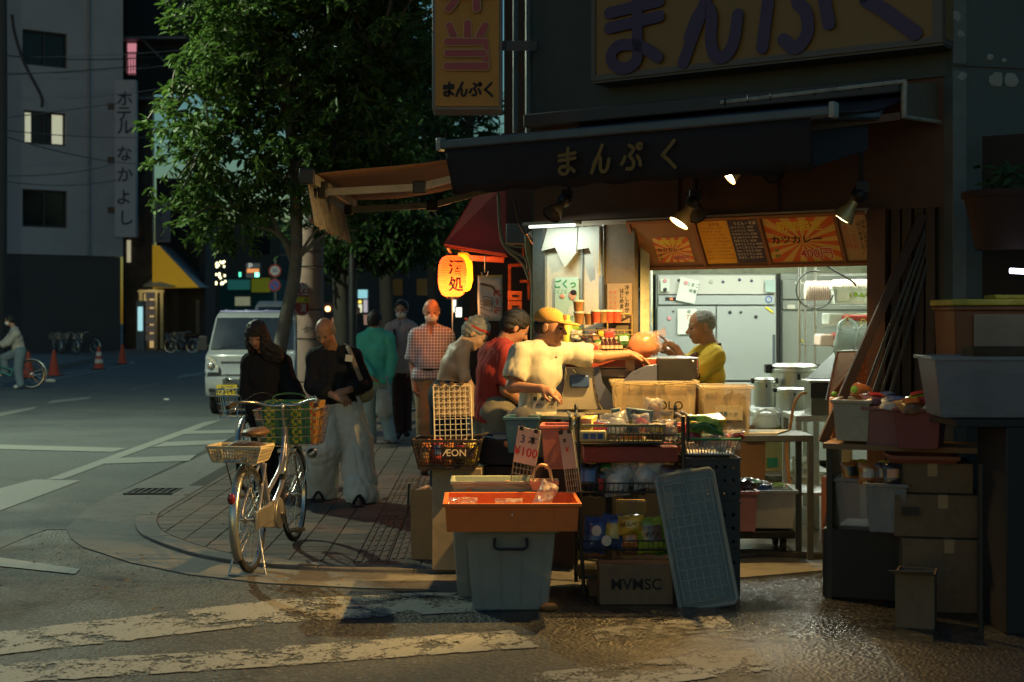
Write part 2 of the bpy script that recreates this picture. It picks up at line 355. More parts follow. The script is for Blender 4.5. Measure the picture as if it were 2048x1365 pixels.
def paint(name,wear):
 def b(n,p,o):
  L=n.links.new;tc=n.nodes.new('ShaderNodeTexCoord')
  k=n.nodes.new('ShaderNodeTexNoise');k.inputs['Scale'].default_value=3.2;k.inputs['Detail'].default_value=10;k.inputs['Roughness'].default_value=.72;L(tc.outputs['Object'],k.inputs['Vector'])
  k2=n.nodes.new('ShaderNodeTexNoise');k2.inputs['Scale'].default_value=60;k2.inputs['Detail'].default_value=4;L(tc.outputs['Object'],k2.inputs['Vector'])
  vc=n.nodes.new('ShaderNodeTexVoronoi');vc.feature='DISTANCE_TO_EDGE';vc.inputs['Scale'].default_value=1.6
  sv=n.nodes.new('ShaderNodeVectorMath');sv.operation='SCALE';sv.inputs['Scale'].default_value=.5;L(k.outputs['Color'],sv.inputs[0]);av=n.nodes.new('ShaderNodeVectorMath');L(tc.outputs['Object'],av.inputs[0]);L(sv.outputs[0],av.inputs[1]);L(av.outputs[0],vc.inputs['Vector'])
  a=n.nodes.new('ShaderNodeMath');a.operation='MULTIPLY_ADD';a.inputs[1].default_value=.35;L(k2.outputs[0],a.inputs[0]);L(k.outputs[0],a.inputs[2])
  r=n.nodes.new('ShaderNodeMapRange');r.inputs[1].default_value=.52+wear*.16;r.inputs[2].default_value=.56+wear*.16;L(a.outputs[0],r.inputs[0])
  rc=n.nodes.new('ShaderNodeMapRange');rc.inputs[1].default_value=.004;rc.inputs[2].default_value=.014;L(vc.outputs['Distance'],rc.inputs[0])
  mu=n.nodes.new('ShaderNodeMath');mu.operation='MULTIPLY';L(r.outputs[0],mu.inputs[0])
  if wear>.3:L(rc.outputs[0],mu.inputs[1])
  else:mu.inputs[1].default_value=1
  c=n.nodes.new('ShaderNodeMix');c.data_type='RGBA';c.inputs[6].default_value=(.15,.155,.14,1);c.inputs[7].default_value=(.29,.30,.265,1);L(k2.outputs[0],c.inputs[0]);L(c.outputs[2],p.inputs['Base Color'])
  p.inputs['Roughness'].default_value=.7
  tp=n.nodes.new('ShaderNodeBsdfTransparent');ms=n.nodes.new('ShaderNodeMixShader');L(mu.outputs[0],ms.inputs[0]);L(tp.outputs[0],ms.inputs[1]);L(p.outputs[0],ms.inputs[2]);L(ms.outputs[0],o.inputs[0])
 return node_mat(name,b)
pw=paint('worn_paint',.75);pf=paint('road_paint',-.6);pm=paint('half_worn_paint',.6)
def mark(name,pts,mat=None,z=.009):
 p3=[tuple(p)if len(p)==3 else tuple(G(*p))for p in pts]
 if 'crosswalk' in name:
  q=[]
  for a,b in zip(p3,p3[1:]+p3[:1]):
   a=Vector(a);b=Vector(b);k=max(1,int((b-a).length/.045));q+=[tuple(a+(b-a)*(i/k)+Vector((rnd.gauss(0,.006),rnd.gauss(0,.006),0))*(i>0))for i in range(k)]
  p3=q
 m_=MB();m_.add([(p[0],p[1],z)for p in p3],[tuple(range(len(p3)))])
 if m_.v and((Vector(m_.v[1])-Vector(m_.v[0])).cross(Vector(m_.v[2])-Vector(m_.v[0]))).z<0:m_.f=[f[::-1]for f in m_.f]
 struct(name,m_,mat or pf)
def line(name,a,b,wd,mat=None,z=.009):
 a=G(*a)if len(a)==2 else Vector(a);b=G(*b)if len(b)==2 else Vector(b);t=(b-a).normalized();n_=Vector((-t.y,t.x,0))*wd/2
 mark(name,[tuple(a-n_),tuple(b-n_),tuple(b+n_),tuple(a+n_)],mat,z)
mark('crosswalk_stripe',[(-160,1285),(-160,1330),(560,1247),(1000,1222),(960,1182),(560,1200)],pm,.005)
mark('crosswalk_stripe',[(-100,1335),(-100,1375),(500,1338),(1080,1296),(1020,1262),(500,1300)],pm,.005)
mark('crosswalk_stripe',[(1195,1285),(1480,1262),(1440,1232),(1180,1262)],pw,.005)
mark('crosswalk_stripe',[(1100,1400),(1560,1340),(1500,1300),(1060,1350)],pw,.005)
mark('road_line',[(-60,1108),(-60,1128),(150,1150),(160,1140)],pf,.0062)
mark('stop_line',[(-150,1018),(-150,1085),(0,1024),(162,963),(68,961)],pf)
mark('edge_line',[(92,961),(125,961),(445,841),(410,845)],pf)
mark('road_line',[(-80,889),(-80,898),(225,906),(255,898)],pf,.010)
for q in([(240,918),(200,930),(378,924),(392,912)],[(330,886),(305,896),(440,890),(456,881)],[(385,863),(360,870),(470,868),(492,861)]):mark('hatch_line',q,pf,.010)
mark('lane_dash',[(-30,832),(-30,841),(66,820),(75,814)],pf)
mark('lane_dash',[(105,802),(92,809),(175,800),(186,794)],pf)
mark('lane_dash',[(265,777),(252,782),(318,770),(318,767)],pw)
mark('lane_dash',[(362,751),(348,758),(405,750),(408,746)],pf)
for a,b in(((-40,776),(60,768)),((60,768),(200,742)),((200,742),(266,728)),((266,728),(262,723)),((262,723),(190,722)),((-40,764),(80,756)),((80,756),(215,735))):line('box_line',a,b,.16)
for i in range(5):line('far_crosswalk_stripe',(-40,704+i*3.6),(330-i*22,702.5+i*3.0),.42,pf,.012)
m_=MB();q=[G(-60,752),G(95,744),G(160,730),G(190,722),G(120,716),G(-60,720)]
m_.prism([(p.x,p.y)for p in q],0,.14);struct('traffic_island',m_,conc)
gt=thing('drain_grate', 'dark slotted iron drain grate in the gutter left of the bicycle', 'drain',G(325,984,.01),R(0))
m_=MB();m_.b2((-.30,-.2,0),(.30,-.17,.012));m_.b2((-.30,.17,0),(.30,.2,.012));m_.b2((-.30,-.17,0),(-.27,.17,.012));m_.b2((.27,-.17,0),(.30,.17,.012));obj('frame',m_,dkmetal,gt)
m0=MB();m0.b2((-.012,-.17,0),(.012,.17,.010));me0=mesh_of('bar',m0,dkmetal)
for i in range(9):obj('bar',None,None,gt,loc=(-.24+i*.06,0,0),mesh=me0)
m_=MB();m_.b2((-.27,-.17,-.001),(.27,.17,.001));obj('pit',m_,M('pit_black',(.004,.004,.004),.9,bump=0),gt)
for k,(x,y,s,lb)in enumerate(((100,765,.13, 'crumpled white paper lying on the road beside the cyclist'),(333,801,.06, 'small crumpled white tissue on the road left of the van'),(103,1290,.0, ''))):
 if s:
  m_=MB();m_.ell((0,0,s*.3),(s,s*.6,s*.35),9,6,.5,seed=k);o=obj('litter',m_,paper,loc=G(x,y,.004),smooth=True,ang=20);tag(o,lb, 'litter')
lf=M('dead_leaf',(.16,.10,.03),.8)
m_=MB()
for k in range(70):
 x=rnd.uniform(-3.3,-.5);y=rnd.uniform(7.2,14)if k%3 else rnd.uniform(8,9.5);a=rnd.uniform(0,6.3);s=rnd.uniform(.012,.03)
 u=Vector((math.cos(a),math.sin(a),0));v=Vector((-math.sin(a),math.cos(a),0));c=Vector((x,y,.042 if y>9.5 else .036));
 m_.add([c-u*s,c+v*s*.4+Vector((0,0,.006)),c+u*s,c-v*s*.4],[(0,1,2),(0,2,3)])
stuff('fallen_leaves',m_,lf)
# == TREES
def leaf_mat(name,c1,c2):
 def b(n,p,o):
  L=n.links.new;gi=n.nodes.new('ShaderNodeNewGeometry');tc=n.nodes.new('ShaderNodeTexCoord')
  k=n.nodes.new('ShaderNodeTexNoise');k.inputs['Scale'].default_value=2.5;k.inputs['Detail'].default_value=3;L(tc.outputs['Object'],k.inputs['Vector'])
  ad=n.nodes.new('ShaderNodeMath');ad.operation='MULTIPLY_ADD';ad.inputs[1].default_value=.6;L(gi.outputs['Random Per Island'],ad.inputs[0]);
  sb=n.nodes.new('ShaderNodeMath');sb.operation='SUBTRACT';sb.inputs[1].default_value=.25;L(k.outputs[0],sb.inputs[0]);L(sb.outputs[0],ad.inputs[2])
  m=n.nodes.new('ShaderNodeMix');m.data_type='RGBA';m.inputs[6].default_value=(*c1,1);m.inputs[7].default_value=(*c2,1);L(ad.outputs[0],m.inputs[0])
  L(m.outputs[2],p.inputs['Base Color']);p.inputs['Roughness'].default_value=.6;p.inputs['Specular IOR Level'].default_value=.28
  tl=n.nodes.new('ShaderNodeBsdfTranslucent');L(m.outputs[2],tl.inputs[0]);ms=n.nodes.new('ShaderNodeMixShader');ms.inputs[0].default_value=.3;L(p.outputs[0],ms.inputs[1]);L(tl.outputs[0],ms.inputs[2]);L(ms.outputs[0],o.inputs[0])
 return node_mat(name,b)
leafm=leaf_mat('street_tree_leaves',(.022,.062,.014),(.10,.17,.03));leafd=leaf_mat('far_tree_leaves',(.02,.05,.015),(.05,.10,.025))
bark=M('bark',(.15,.135,.11),.85,0,.3,9,.8,40,dirt=.4);barkd=M('dark_bark',(.05,.042,.035),.9,0,.3,6,.8,30)
def leaf_pts(s,bend):
 return[(0,0,0),(s*.30,s*.17,bend*.3),(s*.65,s*.16,0),(s,0,-bend),(s*.65,-s*.16,0),(s*.30,-s*.17,bend*.3),(s*.5,0,-bend*.5)]
LFF=[(0,6,1),(1,6,2),(2,6,3),(3,6,4),(4,6,5),(5,6,0)]
def blob_pts(rg,blobs,n):
 tot=sum(b[1][0]*b[1][1]*b[1][2]for b in blobs);out=[]
 for c,r in blobs:
  for _ in range(int(n*r[0]*r[1]*r[2]/tot)):
   v=Vector((rg.gauss(0,1),rg.gauss(0,1),rg.gauss(0,1))).normalized()*(rg.random()**.38)
   out.append((Vector((c[0]+v.x*r[0],c[1]+v.y*r[1],c[2]+v.z*r[2])),v))
 return out
def tree(name,label,base,H,trunk_r,blobs,nclump,per,ls,lm,bm,limbs,seed,single=0,lit_dir=None,group=None,kt=9):
 rg=random.Random(seed);t=thing(name,label, 'tree',base,group=group)
 m_=MB();tp=[Vector(p)for p in limbs[0]]
 m_.tube(curve(tp,5),[trunk_r*(1-.45*i/(len(tp)*5-5))for i in range((len(tp)-1)*5+1)],10);tr=obj('trunk',m_,bm,t,smooth=True,ang=80)
 for lb in limbs[1:]:
  lp=curve([Vector(p)for p in lb],5);m_=MB();m_.tube(lp,[trunk_r*.5*(1-.85*i/(len(lp)-1))for i in range(len(lp))],7);obj('limb',m_,bm,t,smooth=True,ang=80)
 cl=blob_pts(rg,blobs,nclump);leaves=[];tw=MB();nodes=[Vector(p)for lb in limbs for p in lb[1:]]
 for c,v in cl:
  d=Vector((v.x+rg.gauss(0,.4),v.y+rg.gauss(0,.4),v.z*.5+rg.gauss(0,.3)-.1)).normalized()
  L_=rg.uniform(.25,.5)*ls/.16
  a=c-d*L_
  tw.tube([a,c],[.006*ls/.16,.002],3,cap=False)
  for k in range(per):
   q=k/(per-1);p=a+(c-a)*q+Vector((rg.gauss(0,.02),rg.gauss(0,.02),rg.gauss(0,.02)))
   e=(d*.7+Vector((rg.gauss(0,.7),rg.gauss(0,.7),rg.gauss(-.25,.45)))).normalized()
   up=Vector((rg.gauss(0,.5),rg.gauss(0,.5),1));up=(up-e*up.dot(e)).normalized();sd=up.cross(e);s=ls*rg.uniform(.65,1.15)
   leaves.append((p,e,sd,up,s,rg.uniform(0,.25)*s))
 for c,v in cl[::kt]:
  nn=min(nodes,key=lambda q:(q-c).length);mid=(nn+c)/2+Vector((0,0,.15));tw.tube(curve([nn,mid,c],3),[.03*ls/.16*(1-i*.11)for i in range(7)],5,cap=False)
 stuff('twigs',tw,bm,t)
 if single:
  cam_l=Vector((0,0,CH))-Vector(base);key=lambda L:-(L[0]-cam_l).length+1.2*(L[0].dot(lit_dir)if lit_dir else 0)
  leaves.sort(key=key,reverse=True);cand=leaves[:single*6];rg.shuffle(cand);sl=cand[:single];ids={id(x)for x in sl}
  protos=[]
  for k in range(6):
   q=MB();q.add(leaf_pts(1.0,.06*k),LFF);protos.append(mesh_of('leaf',q,lm,True,80))
  for L in sl:
   o=bpy.data.objects.new('leaf',protos[rg.randrange(6)]);sc.collection.objects.link(o);o.parent=t
   m3=Matrix((L[1],L[2],L[3])).transposed();o.matrix_local=Matrix.Translation(L[0])@m3.to_4x4()@Matrix.Scale(L[4],4)
  leaves=[L for L in leaves if id(L)not in ids]
 N=len(leaves);pt=np.array([L[0][:]for L in leaves]);E1=np.array([L[1][:]for L in leaves]);E2=np.array([L[2][:]for L in leaves]);E3=np.array([L[3][:]for L in leaves]);s=np.array([L[4]for L in leaves]);bd=np.array([L[5]for L in leaves])
 base_p=np.array(leaf_pts(1.0,1.0));V=np.zeros((N,7,3))
 for i in range(7):V[:,i]=pt+E1*(base_p[i,0]*s)[:,None]+E2*(base_p[i,1]*s)[:,None]+E3*(base_p[i,2]*bd)[:,None]
 F=(np.array(LFF)[None]+7*np.arange(N)[:,None,None]).reshape(-1,3)
 me=bpy.data.meshes.new('foliage');me.vertices.add(N*7);me.vertices.foreach_set('co',V.ravel());me.loops.add(F.size);me.loops.foreach_set('vertex_index',F.ravel())
 me.polygons.add(len(F));me.polygons.foreach_set('loop_start',np.arange(0,F.size,3));me.update(calc_edges=True);me.validate();me.materials.append(lm)
 o=obj('foliage',None,None,t,mesh=me);o['kind']='stuff';return t
TB=Vector((-3.06,18.7,.03))
tree('street_tree', 'leafy street tree with pale forked trunk beside the utility pole',TB,9,.105,[((-.88,-.3,3.85),(.95,1.1,1.0)),((-.55,-.2,5.1),(.95,1.3,1.1)),((.3,.2,5.0),(1.5,1.6,1.3)),((.4,0,3.6),(1.3,1.4,.95)),((-.68,-.2,2.95),(.95,1.1,.6)),((1.1,.2,6.2),(1.4,1.5,1.0)),((.1,0,6.4),(1.2,1.5,.95)),((.9,-.1,2.85),(.55,.8,.40)),((1.15,.1,3.9),(.9,1.2,1.1)),((1.2,0,5.2),(1.0,1.3,1.0))],2100,17,.14,leafm,bark,[[(0,0,0),(-.02,0,.9),(.1,0,1.6),(.22,0,2.3),(.2,0,3.4),(.1,0,4.6),(.1,.1,5.8)],[(.2,0,2.25),(0,0,2.65),(-.5,-.05,2.9),(-.9,-.1,3.6),(-1.4,-.1,4.2)],[(.2,0,3.2),(.9,.1,3.9),(1.3,0,4.8)],[(.15,0,4.2),(-.6,.1,5.2),(-1.0,0,5.8)]],3,single=300,lit_dir=Vector((-.7,-.5,.3)))
for k,(px,d,cx,top,lo,lb)in enumerate(((680,25,.4,7.4,1.9, 'dark tree behind the utility pole with a thick trunk'),(772,31,.2,9.0,2.3, 'dark tree standing on the pavement behind the masked walker'),(935,38,-.2,10.4,2.7, 'far dark tree behind the paper lanterns'),(865,52,0,13,3.2, 'farthest dark tree closing the view down the street'))):
 b=P(px,640,d);b.z=.03;s=d/25
 tree('street_tree',lb,b,top,.17*s**.5,[((cx,0,(top+lo)/2-.6*s),(1.35*s,1.6*s,(top-lo)/2*.62)),((cx-.5*s,.2,top-1.2*s),(1.15*s,1.4*s,1.1*s)),((cx+.7*s,0,lo+1.1*s),(1.1*s,1.2*s,.8*s)),((cx-.7*s,0,lo+1.0*s),(.9*s,1.1*s,.8*s))],650,13,.20*s**.8,leafd,barkd,[[(0,0,0),(.03,0,1.5),(-.02,0,lo+1),(.1,0,top-2)],[(0,0,lo),(.5*s,.1,lo+1.2),(.9*s,0,lo+2)]],40+k)
# == HOTEL AND THE FAR LEFT CORNER
HO=P(213,640,70).xy;HD=Vector((.81,.586));HNv=Vector((-.586,.81))
def hit(px,py,o=HO,dv=HD):
 k=(px-1024)/FX;s=(k*o.y-o.x)/(dv.x-k*dv.y);d=o.y+dv.y*s;return s,CH-(py-640)/FX*d
def facade(parent,name,s0,s1,z0,z1,holes,th,mat):
 ss=sorted({s0,s1,*[h[0]for h in holes],*[h[1]for h in holes]});zs=sorted({z0,z1,*[h[2]for h in holes],*[h[3]for h in holes]})
 m_=MB()
 for a,b in zip(ss,ss[1:]):
  for c,d in zip(zs,zs[1:]):
   if any(h[0]<=(a+b)/2<=h[1]and h[2]<=(c+d)/2<=h[3]for h in holes):continue
   m_.b2((a,0,c),(b,th,d))
 return obj(name,m_,mat,parent)
hotw=M('hotel_render',(.33,.34,.37),.85,0,.10,.25,.3,5,dirt=.12);hotd=M('hotel_base_cladding',(.055,.057,.06),.7,0,.3,.6,.3,8)
dglass=M('dark_glass',(.012,.014,.018),.08,0,.3,1,0);winfr=M('window_frame_dark',(.04,.042,.045),.5)
litw=M('lit_curtain',(.75,.72,.52),.8,var=.1,bump=0,emit=.42,ecol=(.72,.72,.50))
ht=thing('hotel_building', 'grey rendered hotel building with recessed dark windows and one lit window', 'building',(HO.x,HO.y,0),math.atan2(HD.y,HD.x))
holes=[];wins=[((45,58),(135,138)),((48,220),(132,293)),((45,378),(135,457)),((-140,58),(-60,138)),((-140,380),(-60,457)),((-140,218),(-60,295))]
for(a,b),(c,d)in wins:
 s0,zt=hit(a,b);s1,zb=hit(c,d);holes.append((s0,s1,zb,zt))
sL,_=hit(-260,300);sR,_=hit(246,300);s213=0;_,zb0=hit(100,510)
facade(ht, 'wall',sL,sR,zb0,22,holes,.35,hotw)
m_=MB();m_.b2((sL,.06,0),(sR-.1,.3,zb0-.02));obj('base_wall',m_,hotd,ht)
m_=MB();m_.b2((sL,.4,0),(sR-.2,9,21.8));obj('core',m_,M('core_dark',(.02,.02,.022),.9),ht)
for i,h in enumerate(holes):
 m_=MB();w_=h[1]-h[0];f=.09
 for a,b in(((h[0],h[2]),(h[1],h[2]+f)),((h[0],h[3]-f),(h[1],h[3])),((h[0],h[2]+f),(h[0]+f,h[3]-f)),((h[1]-f,h[2]+f),(h[1],h[3]-f)),((h[0]+w_*.5-.04,h[2]+f),(h[0]+w_*.5+.04,h[3]-f))):m_.b2((a[0],.16,a[1]),(b[0],.24,b[1]))
 wf=obj('window',m_,winfr,ht)
 m_=MB();m_.b2((h[0]+f,.26,h[2]+f),(h[1]-f,.28,h[3]-f));obj('pane',m_,dglass if i!=1 else M('lit_room',(.03,.035,.035),.6,bump=0),wf)
 if i==1:
  for a,b in((.04,.20),(.70,.97)):
   m_=MB();m_.b2((h[0]+w_*a,.245,h[2]+f),(h[0]+w_*b,.255,h[3]-f));obj('curtain',m_,litw,wf)
m_=MB();m_.tube([(-.9,-.06,zb0),(-.9,-.06,21)],.06,6);obj('drainpipe',m_,M('hotel_pipe',(.2,.21,.23),.7),ht)
m_=MB();m_.tube([(hit(8,300)[0],-.05,zb0),(hit(8,300)[0],-.05,21)],.05,6);obj('drainpipe',m_,MC['hotel_pipe'],ht)
d_=68.5;a=P(229,160,d_);b=P(272,475,d_)
hs=thing('hotel_sign', 'tall pale vertical hotel sign with dark Japanese characters on the hotel corner', 'sign',(a.x,d_,b.z))
W_=b.x-a.x;Hh=a.z-b.z;m_=MB();m_.b2((0,0,0),(W_,.35,Hh));obj('sign_box',m_,M('hotel_sign_face',(.27,.30,.35),.6,var=.08,bump=0,dirt=.1),hs,bev=.03)
hink=M('faded_blue_ink',(.018,.025,.06),.7,bump=0)
for ch,py,px in zip('ホテルなかよし',(200,230,257,310,352,397,438),(250,248,250,249,250,248,252)):
 q=P(px,py,d_)-Vector(hs.location);text(ch,.80,hink,hs,(q.x,-.02,q.z),off=.012,name='character')
for py in(212,320,420):
 q=P(218,py,d_)-Vector(hs.location);m_=MB();m_.b2((q.x-.1,.1,q.z-.15),(0,.25,q.z+.15));obj('bracket',m_,dkmetal,hs)
nb=thing('neighbour_building', 'dark marble clad building beside the hotel with a lit pink window and narrow slits', 'building',(P(246,0,76).x,76,0))
mar=M('dark_marble',(.07,.06,.055),.5,0,.5,1.6,.1,20,dirt=.5)
def nbp(px,py):q=P(px,py,76);return q.x-nb.location.x,q.z
x1,_=nbp(305,0);x2,_=nbp(420,0);w0=nbp(252,150);w1=nbp(273,85)
facade(nb, 'wall',0,x1,0,w0[1]-1,[],.4,mar)
facade(nb, 'upper_wall',0,x1+6.3,w0[1]-1,24,[(w0[0],w1[0],w0[1],w1[1])],.4,M('upper_dark_wall',(.022,.024,.028),.8,bump=.1))
m_=MB();m_.b2((w0[0],.3,w0[1]),(w1[0],.34,w1[1]));pkw=obj('window',m_,M('pink_lit_window',(.8,.3,.4),.6,var=.25,scale=2,bump=0,emit=.55,ecol=(.80,.30,.36)),nb)
m_=MB()
for i in range(5):x=w0[0]+(w1[0]-w0[0])*i/4;m_.b2((x-.02,-.1,w0[1]),(x+.02,-.06,w0[1]+1.15))
m_.b2((w0[0]-.3,-.1,w0[1]+1.15),(w1[0]+.1,-.05,w0[1]+1.2));m_.b2((w0[0]-.3,-.1,w0[1]),(w1[0]+.1,-.05,w0[1]+.05));obj('railing',m_,dkmetal,nb)
for(a,b)in(((255,585-60),(262,585-104)),((268,474),(273,438))):
 q0=nbp(*a);q1=nbp(*b);m_=MB();m_.b2((q0[0],-.12,q0[1]),(q1[0],-.02,q1[1]));obj('slit_lamp',m_,M('slit_glow',(.5,.45,.3),.5,bump=0,emit=.35,ecol=(.8,.7,.45)),nb)
m_=MB()
for z in(13.2,16.4):m_.b2((-1.1,-.9,z),(x1+2,.1,z+.12))
for i in range(7):m_.tube([(1.2+i*.5,-.5,16.4-i*.5),(1.7+i*.5,-.5,16.4-i*.5-.5)],.06,4)
obj('fire_stair',m_,M('stair_steel',(.16,.17,.19),.6),nb)
eb=thing('shop_entrance', 'dark recessed street entrance with pale door frames under the yellow awning', 'building',(P(305,0,74).x,74,0))
def ebp(px,py):q=P(px,py,74);return q.x-eb.location.x,q.z
X1,_=ebp(423,0);m_=MB();m_.b2((0,.8,0),(X1,1.0,9));m_.b2((X1-.3,-1.5,0),(X1,.8,9));obj('wall',m_,M('entrance_dark',(.02,.02,.022),.8),eb)
glow=M('door_glow',(.6,.45,.2),.6,var=.2,bump=0,emit=.45,ecol=(.75,.52,.22));cream=M('cream_frame',(.52,.46,.28),.7)
for x0_,x1_,mm in((-.55,-.38,cream),(-.22,-.12,cream),(.22,.40,cream),(.55,.70,cream)):
 m_=MB();m_.b2((x0_,-.6,.05),(x1_,-.45,2.95));obj('door_post',m_,mm,eb)
m_=MB();m_.b2((-.6,-.6,2.95),(.75,-.4,3.1));obj('lintel',m_,cream,eb)
m_=MB();m_.b2((-.1,-.2,.1),(.2,-.15,2.9));obj('door',m_,glow,eb)
m_=MB();m_.b2((-.38,-.2,.1),(-.24,-.15,2.9));obj('door',m_,MC['door_glow'],eb)
m_=MB();m_.b2((2.1,.7,.8),(2.9,.79,2.6));obj('notice_board',m_,M('notice_dim',(.10,.11,.12),.7,var=.4,scale=8),eb)
lamp('entrance_lamp', 'POINT',(eb.location.x+.1,72.6,2.9),14,(1,.8,.4),shadow_soft_size=.1)
ya=thing('yellow_awning', 'yellow sided wedge awning with a grey sloping top at the far corner', 'awning',(0,0,0))
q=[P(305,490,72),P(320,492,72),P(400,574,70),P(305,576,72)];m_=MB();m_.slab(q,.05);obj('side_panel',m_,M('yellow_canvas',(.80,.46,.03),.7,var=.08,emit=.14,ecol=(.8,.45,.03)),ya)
m_=MB();m_.slab([P(320,491,71.9),P(350,497,76),P(422,575,74),P(400,575,69.9)],.05);obj('top_panel',m_,M('grey_canvas',(.30,.30,.29),.7),ya)
m_=MB();m_.slab([P(285,572,72),P(308,556,73),P(352,572,71),P(340,574,70)],.05);obj('small_canopy',m_,cream,ya)
vm=thing('menu_stand', 'narrow blue lit vending panel beside a column of menu photographs', 'vending machine',(P(272,0,71).x,71,0))
m_=MB();m_.b2((0,0,0),(.42,.4,2.5));obj('cabinet',m_,M('cabinet_grey',(.12,.14,.15),.6),vm,bev=.02)
m_=MB();m_.b2((.1,-.03,1.0),(.34,-.004,2.2));obj('display',m_,M('cyan_screen',(.4,.7,.75),.5,var=.45,scale=3,bump=0,emit=.7,ecol=(.4,.75,.8)),vm)
for i in range(6):m_=MB();m_.b2((.48,0,.5+i*.42),(.95,.06,.84+i*.42));obj('photo_panel',m_,M('menu_photo',(.34,.24,.2),.6,var=.5,scale=6,bump=0,emit=.05),vm)
a=P(310,412,73);b=P(341,485,73);s2=thing('vertical_sign', 'small pale blue vertical sign with white Japanese lettering above the yellow awning', 'sign',(a.x,73,b.z))
m_=MB();m_.b2((0,0,0),(b.x-a.x,.2,a.z-b.z+.3));obj('sign_box',m_,M('pale_blue_sign',(.13,.15,.19),.6,bump=0),s2)
vtext('レンタルコスメ',.32,.29,hink,s2,.28,-.02,1.95)
m_=MB();m_.tube([P(2,-200,45),P(4,200,45),P(2,760,45)],.17,10);o=obj('utility_pole',m_,M('pole_dark',(.04,.042,.045),.85,bump=.2),smooth=True);tag(o, 'dark utility pole cut by the left edge of the photo', 'utility pole')
wm=M('cable_black',(.02,.021,.022),.6,bump=0);wl=M('cable_pale',(.16,.18,.18),.5,bump=0)
def sagw(a,b,sg,mat,r=.02,label='',g='overhead cables across the hotel front'):
 a=Vector(a);b=Vector(b);pts=[a+(b-a)*(i/14)-Vector((0,0,sg*4*(i/14)*(1-i/14)))for i in range(15)];m_=MB();m_.tube(pts,r,4);o=obj('overhead_cable',m_,mat,smooth=True);tag(o,label, 'cable',g)
CB='overhead cables across the hotel front'
for(a,b,sg,mt,lb)in(((0,115,46),(420,95,52),.1,wl, 'top pale overhead cable crossing the highest hotel window'),((0,110,46),(420,100,52),.25,wm, 'dark cable just under the top pale cable'),((0,145,46),(420,118,52),.2,wl, 'pale cable below the highest hotel window'),((0,150,46),(300,130,52),.05,wm, 'dark cable below the highest hotel window'),((130,198,50),(420,160,52),.1,wl, 'pale cable rising right above the lit window'),((0,238,46),(240,207,60),.0,wm, 'straight dark cable above the lit window'),((0,260,46),(300,275,60),.1,wm, 'dark cable crossing the lit window'),((0,270,46),(300,330,60),.2,wm, 'sloping dark cable falling right below the lit window'),((0,352,46),(225,330,62),.15,wm, 'dark cable above the lowest hotel window'),((0,362,46),(235,360,62),.2,wm, 'thick dark cable just above the lowest hotel window')):
 sagw(P(*a),P(*b),sg,mt,.022 if mt is wm else .014,lb)
o=MB();o.tube(curve([P(24,30,60),P(30,70,60),P(50,130,60),P(82,192,60),P(84,215,60)],6),.07,5);o=obj('service_cable',o,wm,smooth=True);tag(o, 'thick dangling service cable on the hotel wall above the lit window', 'cable')
cr=M('cone_red',(.42,.06,.025),.6,dirt=.3);cw=M('cone_white',(.6,.55,.5),.6,dirt=.3)
cn=None
for x,y,s,lb in((198,739,1.0, 'orange traffic cone with white bands, second from the right'),(108,751,1.0, 'plain dark red cone right of the cyclist'),(245,729,1.0, 'rightmost plain red cone at the tip of the white box'),(57,757,1.0, 'red cone directly behind the cyclist wheel')):
 c=thing('traffic_cone',lb, 'traffic cone',G(x,y,.01),group='traffic cones in the painted box')
 m_=MB();m_.lathe([(.17,.03),(.155,.05),(.035,.70),(.0,.71)],n=18);obj('cone_body',m_,cr,c,smooth=True)
 m_=MB();m_.b2((-.2,-.2,0),(.2,.2,.035));obj('base',m_,blackp if x!=108 else cr,c,bev=.01)
 if x==198:
  for z0,z1 in((.20,.32),(.42,.54)):
   r0=.155-(z0-.05)*.1846;r1=.155-(z1-.05)*.1846;m_=MB();m_.lathe([(r0+.004,z0),(r1+.004,z1)],n=18);m_.f=m_.f[:-2];obj('band',m_,cw,c,smooth=True)
def street_lamp(loc,h,label,power,col,arm):
 t=thing('street_lamp',label, 'street lamp',loc)
 m_=MB();m_.tube([(0,0,0),(0,0,h)],[.08,.05],10);obj('post',m_,dkmetal,t,smooth=True)
 m_=MB();m_.tube(curve([(0,0,h),(arm[0]*.4,arm[1]*.4,h+.3),(arm[0],arm[1],h+.35)],5),.03,6);obj('arm',m_,dkmetal,t,smooth=True)
 m_=MB();m_.ell((arm[0],arm[1],h+.32),(.22,.12,.07));obj('lamp_head',m_,dkmetal,t,smooth=True)
 m_=MB();m_.ell((arm[0],arm[1],h+.24),(.12,.08,.04));obj('bulb',m_,M('bulb_white',(.9,1,.95),.5,bump=0,emit=30,ecol=(.85,1,.92)),t,smooth=True)
 lamp('street_lamp_light', 'POINT',(loc[0]+arm[0],loc[1]+arm[1],h+.08),power,col,shadow_soft_size=.09)
street_lamp((-8.3,18.6,0),6.2, 'tall street lamp at the left kerb lighting the tree crown',1700,(.86,1.0,.70),(1.0,-.3))
q=P(677,97,24);street_lamp((q.x+.2,24.3,0),q.z-.24, 'street lamp glinting through the leaves of the middle tree',60,(.85,1,.9),(-.2,-.3))
